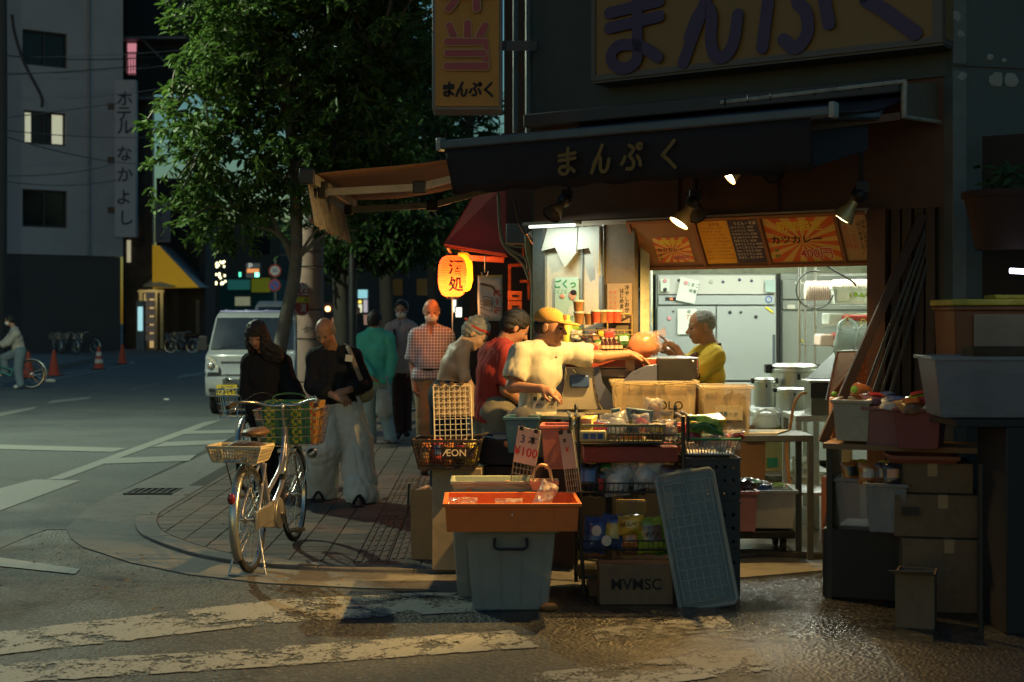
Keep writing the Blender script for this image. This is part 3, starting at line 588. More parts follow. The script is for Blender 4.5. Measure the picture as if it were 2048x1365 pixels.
# == UTILITY POLE on the pavement
up=thing('utility_pole', 'thick concrete utility pole with a red hydrant sign beside the tree', 'utility pole',(P(621,0,20.4).x,20.4,.03))
def pole_mat(n,p,o):
 L=n.links.new;tc=n.nodes.new('ShaderNodeTexCoord');k=n.nodes.new('ShaderNodeTexNoise');k.inputs['Scale'].default_value=7;k.inputs['Detail'].default_value=8;L(tc.outputs['Object'],k.inputs['Vector'])
 m=n.nodes.new('ShaderNodeMix');m.data_type='RGBA';m.inputs[6].default_value=(.17,.115,.095,1);m.inputs[7].default_value=(.32,.21,.17,1);L(k.outputs[0],m.inputs[0]);L(m.outputs[2],p.inputs['Base Color']);p.inputs['Roughness'].default_value=.8
node_mat('pole_wrap',pole_mat)
m_=MB();m_.tube([(0,0,2.85),(0,0,9)],[.175,.15],20);obj('shaft',m_,M('pole_grey',(.17,.18,.18),.85,bump=.3,dirt=.3),up,smooth=True)
for z0,z1,r in((0,.62,.19),(.63,1.24,.189),(1.25,1.66,.19),(1.67,2.27,.188),(2.28,2.85,.186)):
 m_=MB();m_.lathe([(r-.01,z0),(r,z0+.01),(r,z1-.01),(r-.01,z1)],n=24);obj('wrap_sheet',m_,MC['pole_wrap'],up,smooth=True)
for z in(1.245,1.665,2.275,2.5):
 m_=MB();m_.ring((0,0,z),.194,.006,n=24,m=4);obj('strap',m_,dkmetal,up)
hy=thing('hydrant_sign', 'round red fire hydrant sign with a yellow number band fixed to the pole', 'sign',P(603,599,20.1),R(58))
m_=MB();m_.lathe([(.235,0),(.235,.012),(0,.013)],n=40,axis=(0,-1,0));obj('disc',m_,M('hydrant_red',(.38,.03,.02),.45,dirt=.15,bump=.05),hy)
m_=MB();m_.ring((0,-.014,0),.225,.006,axis=(0,1,0),n=40,m=4);obj('rim',m_,paper,hy)
m_=MB();m_.b2((-.215,-.02,-.05),(.215,-.014,.035));obj('number_band',m_,M('band_yellow',(.65,.5,.03),.6),hy)
text('栓',.2,paper,hy,(.05,-.016,.13),off=.01);text('火',.18,paper,hy,(-.13,-.016,.12));text('62',.09,ink,hy,(.08,-.023,-.008),off=.01);text('消',.13,paper,hy,(.02,-.016,-.13),off=.01)
m_=MB()
for i,pp in enumerate(([(0,0),(.01,.07),(.02,0),(.03,.08),(.035,.01)],[(.05,.0),(.06,.06),(.075,.01),(.08,.07),(.1,.02),(.12,.08)],[(-.03,.03),(.05,.05),(.13,.04)])):m_.stroke(pp,.008,.001*i,.001,org=(-.06,-.195,1.34),ux=(1,0,0),uy=(0,0,1.4))
obj('scrawl',m_,ink,up)
for k,(px,py,cc,lb)in enumerate(((550,542,(.6,.6,.58), 'round white speed sign with red rim left of the tree trunk'),(549,571,(.05,.1,.45), 'round blue parking ban sign with red rim left of the tree trunk'))):
 s_=thing('road_sign',lb, 'sign',P(px,py,38));s_.scale=(.62,)*3;m_=MB();m_.lathe([(.27,0),(.27,.02),(0,.021)],n=28,axis=(0,-1,0));obj('rim',m_,M('sign_red',(.45,.04,.03),.5),s_)
 m_=MB();m_.lathe([(.20,.02),(.20,.028),(0,.03)],n=28,axis=(0,-1,0));obj('face',m_,M('signface%d'%k,cc,.5,bump=0),s_)
 if k==0:text('30',.24,M('sign_blue_ink',(.03,.06,.3),.6),s_,(0,-.036,0),off=.01)
 else:
  m_=MB();m_.stroke([(-.14,.14),(.14,-.14)],.05,.03,.004,ux=(1,0,0),uy=(0,0,1));obj('slash',m_,MC['sign_red'],s_)
m_=MB();m_.tube([P(551,520,38.1),(P(551,0,38.1).x,38.1,0)],.03,6);o=obj('sign_post',m_,M('post_grey',(.2,.21,.2),.6),smooth=True);tag(o, 'thin grey post carrying the round signs left of the tree trunk', 'post')
# == FAR BACKGROUND
def glowbox(name,x0,y0,x1,y1,d,col,e,label,cat,dep=.25,txt=None,group=None):
 a=P(x0,y1,d);b=P(x1,y0,d);t=thing(name,label,cat,(a.x,d,a.z),group=group)
 m_=MB();m_.b2((-.04,.02,-.04),(b.x-a.x+.04,dep,b.z-a.z+.04));obj('casing',m_,dkmetal,t)
 key='glow%.2f%.2f%.2f%.1f'%(*col,e);m_=MB();m_.b2((0,0,0),(b.x-a.x,.02,b.z-a.z));obj('lit_panel',m_,M(key,col,.6,var=.35,scale=1.5,bump=0,emit=e,ecol=col),t)
 if txt:text(txt,(b.z-a.z)*.7,paper,t,((b.x-a.x)/2,-.02,(b.z-a.z)/2))
 return t
bd=M('far_building',(.035,.04,.042),.85,bump=.1,var=.3);bt=M('far_teal',(.02,.09,.085),.8,var=.2)
for k,(x0,x1,yt,d,mt,lb)in enumerate(((423,560,440,110,bd, 'dark far building left of the tree trunk behind the green signs'),(440,545,556,95,bt, 'low teal fronted shop far behind the van'),(640,760,470,150,bd, 'distant dark building at the end of the street'),(760,905,420,120,bd, 'distant dark building behind the masked walkers'),(905,1050,330,60,bd, 'dark building behind the paper lanterns'))):
 a=P(x0,yt,d);b=P(x1,yt,d);t=thing('far_building',lb, 'building',(a.x,d,0));m_=MB();m_.b2((0,0,0),(b.x-a.x,12,a.z));obj('wall',m_,mt,t)
 rg=random.Random(k)
 fl=int((a.z-3)/3);nx=int((b.x-a.x)/2.6)
 for j in range(fl):
  for i in range(nx):
   if rg.random()<.6:m_=MB();m_.b2((i*2.6+.5,-.05,3.6+j*3),(i*2.6+1.9,.02,5+j*3));obj('window',m_,dglass,t)
gs=glowbox('parking_sign',492,527,520,556,92,(.10,.12,.11),.3, 'dark parking sign with orange figures far behind the van', 'sign')
text('P',.55,M('p_white',(.7,.7,.6),.5,bump=0,emit=.5),gs,(.28,-.03,.72),off=.01)
glowbox('lit_figures',494,538,518,546,91.8,(.85,.32,.10),.8, 'orange lit figures on the parking sign', 'sign')
glowbox('green_lamp',510,546,518,554,91.5,(.2,1,.6),3, 'bright green lamp at the corner of the parking sign', 'lamp')
glowbox('green_sign',478,545,482,554,91,(.1,.9,.5),1.6, 'small green lit sign left of the parking sign', 'sign')
glowbox('yellow_board',503,556,540,585,93,(.30,.32,.02),.12, 'yellow green board below the parking sign', 'sign')
glowbox('lit_shopfront',470,594,500,612,88,(.5,.5,.3),.22, 'pale lit shopfront far left behind the van roof', 'shopfront')
glowbox('teal_board',455,560,500,580,94,(.02,.14,.12),.3, 'teal board above the far shopfront', 'sign')
mbk=MB();rg=random.Random(5)
for k in range(26):q=P(425+rg.random()*26,518+rg.random()*52,80);mbk.ell(tuple(q),(.055,.055,.07),6,4)
stuff('fairy_lights',mbk,M('fairy_glow',(1,.95,.5),.5,bump=0,emit=3,ecol=(1,.92,.5)))
for(x0,y0,x1,y1,d,c,e,n_,lb,ct_)in((716,580,735,597,70,(.30,.65,.70),.7, 'lit_sign', 'cyan lit sign down the street left of the green shirt', 'sign'),(717,601,723,607,70,(.95,.7,.1),1.2, 'lit_sign', 'small amber sign beneath the cyan sign', 'sign'),(717,609,724,625,70,(.8,.8,.5),.8, 'shop_window', 'narrow pale lit window beneath the amber sign', 'window'),(727,600,735,625,71,(.55,.5,.55),.6, 'shop_window', 'mauve lit window right of the narrow pale one', 'window'),(772,608,783,629,60,(.85,1,.65),2.2, 'lit_sign', 'bright pale green lit sign left of the masked walker', 'sign'),(707,565,709,600,75,(.5,.2,.1),.5, 'lit_sign', 'thin rust lit pole sign left of the cyan sign', 'sign'),(905,600,912,625,45,(.8,.8,.75),1.2, 'shop_window', 'pale lit window right of the plaid shirt', 'window'),(912,616,923,634,44,(1,.95,.7),2.2, 'lit_sign', 'brightest cream lit sign below the lanterns', 'sign'),(937,575,960,592,44,(.9,.85,.05),1.0, 'lit_sign', 'yellow lit sign right of the lanterns', 'sign'),(937,600,948,632,46,(.85,.8,.55),.9, 'shop_window', 'cream lit shop window behind the headband man', 'window'),(866,610,870,640,58,(.6,.3,.1),.8, 'shop_window', 'narrow orange lit window left of the lantern', 'window'),(664,636,700,652,90,(.55,.25,.12),.4, 'shop_window', 'orange glowing shop far down the street behind the bald man', 'window'),(702,630,735,650,90,(.5,.28,.2),.35, 'shop_window', 'dim orange shop strip behind the far pedestrian', 'window')):
 glowbox(n_,x0,y0,x1,y1,d,c,e,lb,ct_,group='lit signs and windows down the street')
cf=thing('approaching_truck', 'dark truck far down the street with two round orange lamps', 'truck',(P(670,0,95).x,95,0))
m_=MB();m_.b2((-1.0,.4,.4),(1.0,6,2.75));m_.b2((-.95,0,.3),(.95,.4,2.1));obj('body',m_,M('far_truck_paint',(.03,.03,.035),.4),cf,bev=.06)
for x in(-.75,.75):
 m_=MB();m_.lathe([(.3,-.1),(.3,.1)],c=(x,1.2,.42),axis=(1,0,0),n=14);obj('wheel',m_,rubber,cf)
for x in(-.52,.52):
 m_=MB();m_.ell((x,.3,2.28),(.16,.1,.16));obj('headlight',m_,M('headlight_glow',(1,.45,.15),.5,bump=0,emit=9,ecol=(1,.42,.14)),cf)
# == VANS
vw=M('van_silver_paint',(.31,.32,.33),.3,.2,.05,3,.02,coat=.4,dirt=.12);vroof=M('van_roof_paint',(.26,.25,.42),.35,.2,.08,3,.02)
scr=M('windscreen',(.02,.025,.035),.06,0,.4,1.2,0,spec=.8)
def loft(rows):
 m_=MB();n=len(rows);xs=(-1,-.92,-.5,0,.5,.92,1)
 for x in xs:
  for y,z,hw in rows:m_.v.append((x*hw,y+(.05 if abs(x)==1 and y<.7 else .012*(x*x)if y<.7 else 0),z-(.03 if abs(x)==1 and z>1.5 else 0)))
 for k in range(len(xs)-1):
  for i in range(n):m_.f.append((k*n+i,k*n+(i+1)%n,(k+1)*n+(i+1)%n,(k+1)*n+i))
 m_.f.append(tuple(range(n))[::-1]);m_.f.append(tuple((len(xs)-1)*n+i for i in range(n)));m_.f=[f[::-1]for f in m_.f];return m_
van=thing('parked_van', 'silver kei van with a yellow number plate parked nose-on behind the long haired woman', 'van',(-4.22,22.9,.004),R(0))
obj('body',loft([(.03,.30,.72),(0,.36,.735),(0,.60,.74),(.03,.66,.74),(.05,.98,.735),(.14,1.04,.72),(.42,1.60,.655),(.50,1.665,.64),(3.25,1.67,.64),(3.35,1.55,.66),(3.35,.95,.735),(3.35,.3,.735)]),vw,van,bev=.02,smooth=True)
m_=MB();m_.b2((-.61,.60,1.665),(.61,3.2,1.70));obj('roof',m_,vroof,van,bev=.015)
for x in(-.5,-.17,.17,.5):m_=MB();m_.b2((x-.03,.62,1.70),(x+.03,3.1,1.712));obj('roof_rib',m_,vroof,van,bev=.004)
m_=MB();m_.slab([(-.665,.150,1.07),(.665,.150,1.07),(.605,.395,1.575),(-.605,.395,1.575)],.012);ws=obj('windscreen',m_,scr,van)
m_=MB();m_.tube([(-.5,.14,1.09),(-.05,.19,1.16)],.008,4);m_.tube([(.1,.14,1.09),(.5,.19,1.16)],.008,4);obj('wiper',m_,blackp,ws)
for sx in(-1,1):
 m_=MB();m_.slab([(sx*.718,-.006,.70),(sx*.50,-.012,.70),(sx*.50,-.004,.80),(sx*.60,.012,.93),(sx*.712,.03,.97)][::-sx],.02);hl=obj('headlight',m_,M('headlamp_glass',(.35,.37,.38),.1,.3,.6,25,.3,40,coat=1),van)
 m_=MB();m_.ell((sx*.62,-.03,.80),(.06,.02,.06));obj('bulb',m_,chrome,hl,smooth=True)
 m_=MB();m_.lathe([(.27,-.08),(.27,.08)],c=(sx*.64,.55,.27),axis=(1,0,0),n=24);wh=obj('wheel',m_,rubber,van,bev=.02)
 m_=MB();m_.lathe([(.27,-.08),(.27,.08)],c=(sx*.64,2.7,.27),axis=(1,0,0),n=24);wh=obj('wheel',m_,rubber,van,bev=.02)
 m_=MB();m_.box((sx*.85,.45,1.16),(.14,.06,.24));m_.tube([(sx*.70,.42,1.1),(sx*.82,.44,1.12)],.015,5);obj('mirror',m_,blackp,van,bev=.02)
 m_=MB();m_.b2((sx*.66-.001,.62,1.08),(sx*.66+.08*sx,.62,1.08))if 0 else m_.slab([(sx*.731,.55,1.06),(sx*.731,1.35,1.06),(sx*.68,1.3,1.52),(sx*.68,.72,1.52)][::sx],.008);obj('side_window',m_,scr,van)
m_=MB()
for z in(.40,.45,.50,.55):m_.b2((-.42,-.022,z-.006),(.42,-.008,z+.006))
for i in range(9):m_.b2((-.42+i*.105-.005,-.026,.37),(-.42+i*.105+.005,-.010,.58))
m_.b2((-.44,-.012,.36),(.44,-.002,.59));obj('grille',m_,M('grille_grey',(.10,.10,.10),.5),van)
m_=MB();m_.b2((-.72,.0,.655),(.72,.014,.668));m_.b2((-.48,.022,.86),(.48,.036,.872));obj('panel_gap',m_,blackp,van)
m_=MB();m_.b2((-.66,-.016,.38),(-.56,-.004,.44));m_.b2((.56,-.016,.38),(.66,-.004,.44));obj('fog_light',m_,blackp,van)
m_=MB();m_.b2((-.53,-.045,.335),(-.20,-.03,.50));pl=obj('number_plate',m_,M('plate_yellow',(.62,.42,.03),.5,var=.05,bump=0),van)
text('73-45',.115,ink,pl,(-.35,-.047,.395),off=.015,sx=1.1);text('なにわ580',.045,ink,pl,(-.36,-.047,.465));text('ん',.05,ink,pl,(-.50,-.047,.39))
v2=thing('parked_van', 'white van roof and rear window showing behind the silver van', 'van',(P(556,0,34).x,34,.004))
obj('body',loft([(0,.3,.72),(0,1.15,.74),(.35,1.9,.62),(.5,2.0,.58),(3.6,2.0,.58),(3.8,.3,.74)]),vw,v2,bev=.03,smooth=True)
m_=MB();m_.slab([(-.62,.10,1.3),(.62,.10,1.3),(.52,.33,1.85),(-.52,.33,1.85)],.02);obj('windscreen',m_,scr,v2)
for sx in(-.64,.64):
 for y in(.6,3.1):m_=MB();m_.lathe([(.28,-.08),(.28,.08)],c=(sx,y,.28),axis=(1,0,0),n=16);obj('wheel',m_,rubber,v2)
# == BICYCLES (local: rear hub contact at origin, riding +y)
def make_bike(label,frame_m,full=True,rim_m=None,group=None):
 t=thing('bicycle',label, 'bicycle',group=group);WR=.325;WB=1.08;rim_m=rim_m or chrome
 def wheel(y,nm='wheel'):
  m_=MB();m_.ring((0,y,WR),WR-.017,.0175,axis=(1,0,0),n=44,m=8);wo=obj(nm,m_,rubber,t,smooth=True,ang=80)
  m_=MB();m_.lathe([(WR-.045,-.011),(WR-.032,-.013),(WR-.032,.013),(WR-.045,.011)],c=(0,y,WR),axis=(1,0,0),n=44);m_.f=m_.f[:-2]+[(j,(j+1)%44,3*44+(j+1)%44,3*44+j)for j in range(44)];obj('rim',m_,rim_m,wo,smooth=True)
  m_=MB()
  for k in range(28 if full else 14):
   a=2*math.pi*k/(28 if full else 14);b=a+(1.1 if k%2 else-1.1);sx=.028 if k%4<2 else-.028
   m_.tube([(sx,y+.022*math.cos(b),WR+.022*math.sin(b)),(0,y+(WR-.045)*math.cos(a),WR+(WR-.045)*math.sin(a))],.0016 if full else .003,3,cap=False)
  obj('spokes',m_,chrome,wo)
  m_=MB();m_.lathe([(.012,-.06),(.012,-.035),(.03,-.032),(.03,-.026),(.016,-.02),(.016,.02),(.03,.026),(.03,.032),(.012,.035),(.012,.06)],c=(0,y,WR),axis=(1,0,0),n=14);obj('hub',m_,chrome,wo,smooth=True)
  return wo
 wheel(0);wheel(WB)
 fl=lambda n,p,r,m,c=6:obj(n,MB().tube(curve([Vector(q)for q in p],c)if len(p)>2 else p,r,8),m,t,smooth=True,ang=80)
 BB=(0,.46,.29);ST=(0,.30,.72);HT=(0,.90,.80);HB=(0,.945,.62)
 fl('down_tube',[(0,.91,.68),(0,.80,.45),BB],.019,frame_m);fl('top_tube',[(0,.905,.74),(0,.76,.55),(0,.41,.42)],.015,frame_m)
 fl('seat_tube',[BB,ST],.015,frame_m);fl('head_tube',[HT,HB],.020,frame_m)
 for sx in(-.05,.05):
  fl('chain_stay',[(sx*.5,.42,.29),(sx,.1,.31),(sx,0,WR)],.009,frame_m);fl('seat_stay',[(sx*.4,.34,.62),(sx,.08,.42),(sx,0,WR)],.008,frame_m)
  fl('fork_blade',[(sx,.95,.60),(sx,1.0,.45),(sx,WB,WR)],.010,chrome)
 m_=MB();m_.box((0,.955,.635),(.13,.035,.03));obj('fork_crown',m_,chrome,t,bev=.008)
 for y,a0,a1,nm in((0,R(60),R(215), 'mudguard'),(WB,R(20),R(150), 'mudguard')):
  m_=MB();n=18;vs=[]
  for i in range(n+1):
   a=a0+(a1-a0)*i/n
   for x_,dr in((-.028,-.014),(-.016,0),(0,.004),(.016,0),(.028,-.014)):vs.append((x_,y+(WR+.022+dr)*math.cos(a),WR+(WR+.022+dr)*math.sin(a)))
  m_.add(vs,[(i*5+j,i*5+j+1,(i+1)*5+j+1,(i+1)*5+j)for i in range(n)for j in range(4)]);mg=obj(nm,m_,M('mudguard_steel',(.55,.56,.52),.3,.9,.1,10,.03),t,smooth=True,ang=80)
  so=mg.modifiers.new('thick', 'SOLIDIFY');so.thickness=.003
 if full:
  m_=MB();m_.ell((0,-WR-.035,.50),(.024,.014,.034),12,8);obj('rear_reflector',m_,M('reflector_red',(.25,.01,.01),.25,bump=.3,coat=1),t,smooth=True)
  m_=MB();m_.b2((.052,-.08,.27),(.072,.30,.38));m_.lathe([(.10,0),(.10,.02)],c=(.052,.46,.29),axis=(1,0,0),n=24);m_.lathe([(.05,0),(.05,.02)],c=(.0521,0,WR),axis=(1,0,0),n=20);m_.slab([(.055,0,.272),(.055,.46,.195),(.055,.46,.385),(.055,0,.372)][::-1],.015);obj('chain_guard',m_,M('chaincase_steel',(.5,.47,.40),.35,.8),t,bev=.006)
  for sx,an in((1,-.9),(-1,2.24)):
   e=Vector((sx*.09,.46+.165*math.cos(an),.29+.165*math.sin(an)));fl('crank',[(sx*.08,.46,.29),tuple(e)],.009,chrome)
   m_=MB();c_=e+Vector((sx*.055,0,0))
   m_.box(tuple(c_+Vector((0,.032,0))),(.095,.014,.022));m_.box(tuple(c_-Vector((0,.032,0))),(.095,.014,.022));m_.box(tuple(c_),(.012,.07,.02))
   for k in(-.03,0,.03):m_.box(tuple(c_+Vector((k,0,.012))),(.006,.06,.006))
   obj('pedal',m_,M('pedal_rubber',(.10,.085,.06),.6),t,bev=.003)
  for sx in(-1,1):fl('stand_leg',[(sx*.055,0,WR),(sx*.07,-.03,.2),(sx*.115,-.10,.004)],.0065,chrome)
  fl('stand_foot',[(-.115,-.10,.008),(0,-.125,.008),(.115,-.10,.008)],.006,chrome)
  fl('seat_post',[ST,(0,.28,.80)],.013,chrome)
  m_=MB();m_.tube([(0,.33,.75),(0,-.30,.72)],.006,5)
  for x in(-.06,.06):m_.tube([(x*.5,.25,.72),(x,.12,.715),(x,-.32,.715)],.006,5);m_.tube([(x,-.25,.715),(x*.9,-.02,.36)],.005,5)
  for y in(-.3,-.15,0):m_.tube([(-.06,y,.715),(.06,y,.715)],.005,5)
  obj('carrier',m_,chrome,t)
 fl('stem',[(0,.90,.80),(0,.885,.93),(0,.90,.955)],.011,chrome)
 fl('handlebar',[(-.29,.62,.965),(-.27,.75,.985),(-.19,.86,.975),(-.09,.91,.945),(0,.915,.945),(.09,.91,.945),(.19,.86,.975),(.27,.75,.985),(.29,.62,.965)],.0115,chrome)
 for sx in(-1,1):
  fl('grip',[(sx*.292,.60,.963),(sx*.279,.72,.98)],.017,M('grip_brown',(.06,.04,.025),.7));fl('brake_lever',[(sx*.272,.77,.97),(sx*.275,.72,.935),(sx*.285,.62,.93)],.006,chrome)
 fl('brake_cable',[(-.27,.78,.975),(-.15,.98,1.03),(0,.98,.9),(0,.95,.68)],.003,blackp);fl('brake_cable',[(.27,.78,.975),(.18,.98,.99),(.03,.97,.85),(0,.8,.5)],.003,blackp)
 m_=MB();m_.ell((0,.20,.835),(.085,.13,.03),14,8);m_.ell((0,.34,.835),(.03,.09,.024),10,6);obj('saddle',m_,M('saddle_brown',(.11,.06,.03),.5),t,smooth=True,ang=80)
 m_=MB();bw=.19;tw=.235
 def bp(u,v,h):k=h;a=bw+(tw-bw)*k;b=.11+(.15-.11)*k;return(u*a,1.14+v*b,.66+.25*k)
 for k in(0,.25,.5,.75,1):m_.tube([bp(-1,-1,k),bp(1,-1,k),bp(1,1,k),bp(-1,1,k),bp(-1,-1,k)],.0028 if k not in(0,1)else .0045,4)
 n=9 if full else 4
 for i in range(n+1):
  u=-1+2*i/n
  for v in(-1,1):m_.tube([bp(u,v,0),bp(u,v,1)],.0022 if full else .004,3);m_.tube([bp(v,u,0),bp(v,u,1)],.0022 if full else .004,3)
  m_.tube([bp(u,-1,0),bp(u,1,0)],.0025,3)
 obj('front_basket',m_,chrome,t)
 fl('basket_stay',[(.05,WB,WR),(.09,1.12,.5),(.05,1.12,.655)],.005,chrome);fl('basket_stay',[(-.05,WB,WR),(-.09,1.12,.5),(-.05,1.12,.655)],.005,chrome)
 if full:m_=MB();m_.ell((.12,1.16,.59),(.036,.055,.036),14,10);obj('headlamp',m_,chrome,t,smooth=True)
 return t
bpos=Vector((-1.585,8.66,.012));bh=R(-5.5)
bk=make_bike('silver city bicycle with a cream rear basket and a green woven bag in front',M('bike_frame_champagne',(.40,.38,.42),.3,.7,.06,6,.02,coat=.5))
bk.location=bpos;bk.rotation_euler=(R(1.2),R(-2.0),bh)
BM=Matrix.Translation(bpos)@Euler((R(1.2),R(-2.0),bh)).to_matrix().to_4x4()
m_=MB();creamp=M('cream_plastic',(.50,.42,.27),.5,var=.08)
def basket(m_,c,W0,D0,W1,D1,H,nx,ny,nz,rz=0,bar=.006,rim=.010,dv=.004,solid=.3):
 Rz=Matrix.Rotation(rz,3, 'Z')
 def q(u,v,k):return Rz@Vector((u*(W0+(W1-W0)*k)/2,v*(D0+(D1-D0)*k)/2,H*k))+Vector(c)
 for k in[i/nz for i in range(nz+1)]:
  r=rim if k==1 else(rim*.7 if k==0 else bar*.5);m_.tube([q(-1,-1,k),q(1,-1,k),q(1,1,k),q(-1,1,k),q(-1,-1,k)],r,4)
 for i in range(nx+1):
  u=-1+2*i/nx
  for v in(-1,1):m_.tube([q(u,v,0),q(u,v,1)],bar*.5 if i%nx else rim*.7,4)
 for i in range(1,ny):
  v=-1+2*i/ny
  for u in(-1,1):m_.tube([q(u,v,0),q(u,v,1)],bar*.5,4)
 a=[q(-1,-1,.01),q(1,-1,.01),q(1,1,.01),q(-1,1,.01)];m_.slab(a,.004)
rbk=thing('plastic_basket', 'cream plastic basket tied on the bicycle rear carrier', 'basket',BM@Vector((.0,-.14,.70)),R(-10))
basket(m_,(0,0,0),.27,.19,.33,.23,.085,17,12,4,bar=.008,rim=.013);obj('basket_body',m_,creamp,rbk)
m_=MB();m_.pillow((0,0,.07),.22,.16,.05,Matrix.Rotation(R(90),3, 'X'),5);o=obj('dark_pouch',m_,M('pouch_brown',(.05,.035,.03),.6),loc=tuple(rbk.location+Vector((.03,0,.02))),smooth=True);tag(o, 'dark crumpled pouch lying inside the cream rear basket', 'pouch')
def woven(n,p,o):
 L=n.links.new;tc=n.nodes.new('ShaderNodeTexCoord');mp=n.nodes.new('ShaderNodeMapping');mp.inputs['Scale'].default_value=(38,38,42);L(tc.outputs['Object'],mp.inputs[0])
 ck=n.nodes.new('ShaderNodeTexChecker');ck.inputs['Scale'].default_value=1;ck.inputs['Color1'].default_value=(.02,.16,.06,1);ck.inputs['Color2'].default_value=(.03,.10,.10,1);L(mp.outputs[0],ck.inputs[0])
 sx=n.nodes.new('ShaderNodeSeparateXYZ');L(tc.outputs['Object'],sx.inputs[0]);
 wv=n.nodes.new('ShaderNodeMath');wv.operation='MULTIPLY';wv.inputs[1].default_value=34;L(sx.outputs[0],wv.inputs[0]);sn=n.nodes.new('ShaderNodeMath');sn.operation='SINE';L(wv.outputs[0],sn.inputs[0]);gt_=n.nodes.new('ShaderNodeMath');gt_.operation='GREATER_THAN';gt_.inputs[1].default_value=.35;L(sn.outputs[0],gt_.inputs[0])
 ck2=n.nodes.new('ShaderNodeTexChecker');ck2.inputs['Scale'].default_value=1;ck2.inputs['Color1'].default_value=(.42,.38,.03,1);ck2.inputs['Color2'].default_value=(.03,.16,.06,1);L(mp.outputs[0],ck2.inputs[0])
 m=n.nodes.new('ShaderNodeMix');m.data_type='RGBA';L(gt_.outputs[0],m.inputs[0]);L(ck.outputs[0],m.inputs[6]);L(ck2.outputs[0],m.inputs[7])
 g2=n.nodes.new('ShaderNodeMath');g2.operation='GREATER_THAN';g2.inputs[1].default_value=.14;L(sx.outputs[0],g2.inputs[0]);ck3=n.nodes.new('ShaderNodeTexChecker');ck3.inputs['Scale'].default_value=1;ck3.inputs['Color1'].default_value=(.45,.06,.04,1);ck3.inputs['Color2'].default_value=(.40,.36,.05,1);L(mp.outputs[0],ck3.inputs[0])
 m2=n.nodes.new('ShaderNodeMix');m2.data_type='RGBA';L(g2.outputs[0],m2.inputs[0]);L(m.outputs[2],m2.inputs[6]);L(ck3.outputs[0],m2.inputs[7]);L(m2.outputs[2],p.inputs['Base Color']);p.inputs['Roughness'].default_value=.5
 bp=n.nodes.new('ShaderNodeBump');bp.inputs['Strength'].default_value=.4;bp.inputs['Distance'].default_value=.004;L(ck.outputs['Fac'],bp.inputs['Height']);L(bp.outputs[0],p.inputs['Normal'])
wb=thing('woven_bag', 'green and yellow woven plastic shopping bag standing in the bicycle front basket', 'bag',BM@Vector((0,1.14,.668)),bh)
m_=MB();m_.tray((0,0,0),(.39,.25),(.33,.18),.29,th=.004);o=obj('bag_body',m_,node_mat('woven_plastic',woven),wb,bev=.02)
m_=MB();m_.tube(curve([(-.12,-.13,.28),(-.1,-.12,.33),(.0,-.1,.345),(.1,-.12,.33),(.12,-.13,.28)],4),.006,5);obj('handle',m_,M('bag_handle',(.04,.12,.05),.5),wb)
b2=make_bike('half hidden bicycle with a pale wire basket left of the long haired woman',M('bike2_frame',(.25,.25,.26),.4,.5),full=False)
b2.location=(-2.28,13.7,.03);b2.rotation_euler=(0,0,R(176))
b3=make_bike('parked dark bicycle behind the silver van in front of the yellow awning',M('bike3_frame',(.07,.07,.08),.4,.5),full=False,group='bicycles parked on the pavements');q=P(385,0,66);b3.location=(q.x,66,.0);b3.rotation_euler=(0,0,R(80))
for k,(px,d,a,lb)in enumerate(((395,67.2,60, 'second parked bicycle under the yellow awning, leaning on the first'),(120,64,30, 'dark bicycle parked farthest left by the hotel base'),(150,64.5,45, 'dark bicycle in the middle of the row by the hotel base'),(190,65,60, 'dark bicycle with a shiny mudguard at the right of the hotel row'),(820,23.5,-60, 'bicycle parked on the pavement right of the masked walker'),(920,22,35, 'bicycle behind the headband man, nearest of the pavement row'),(945,23.5,30, 'bicycle behind the paper lantern string, second of the pavement row'),(968,25,40, 'bicycle deepest in the pavement row behind the hanging poster'),(706,21,15, 'dark bicycle leaning by the thick tree trunk'))):
 q=P(px,0,d);dup(b3,(q.x,d,.03 if d<50 else 0),R(a),lb)
# == SHOP BUILDING
wallg=M('shop_grey_wall',(.055,.075,.078),.85,0,.15,.9,.35,30,dirt=.3)
brownw=M('brown_ply',(.075,.042,.028),.7,0,.25,1.2,.15,40,dirt=.3)
darkb=M('dark_brown_wood',(.055,.032,.022),.6,0,.25,2,.2,30,dirt=.3)
sh=thing('shop_building', 'grey street corner building housing the open fronted bento shop', 'building',tuple(SA),RA)
ZH=2.2;s0,s1=-.5,2.42;o0,o1=-.42,1.89
m_=MB();m_.b2((s0,0,2.95),(s1,.25,7.5));obj('upper_wall',m_,wallg,sh)
m_=MB();m_.b2((s0,.02,ZH),(s1,.22,2.95));hw_=obj('header_wall',m_,brownw,sh)
for x in(.62,1.31):m_=MB();m_.b2((x-.008,-.002,ZH),(x+.008,.02,2.95));obj('panel_seam',m_,darkb,sh)
m_=MB();m_.b2((o0,-.015,ZH-.02),(o1,.06,ZH+.012));obj('header_rail',m_,M('rail_cream',(.35,.30,.22),.5),sh)
m_=MB();m_.b2((o1,-.02,0),(o1+.11,.22,ZH));obj('door_post',m_,M('post_brown',(.10,.045,.026),.6,dirt=.3),sh)
m_=MB();m_.b2((s0,0,0),(o0,.22,ZH));obj('corner_post',m_,wallg,sh)
sd=(SA+SU*s0)
m_=MB();m_.prism([(sd.x,sd.y+.1),(sd.x+.25,sd.y+.1),(sd.x+.55,16),(sd.x+.25,16)],0,7.5);o=obj('side_wall',m_,wallg,None,rz=0);tag(o, 'plain grey side wall of the corner building facing the pavement', 'wall')
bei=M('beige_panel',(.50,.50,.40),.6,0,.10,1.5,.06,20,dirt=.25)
m_=MB();m_.b2((o0+.01,.03,.2),(-.11,.07,2.18));obj('beige_panel',m_,bei,sh)
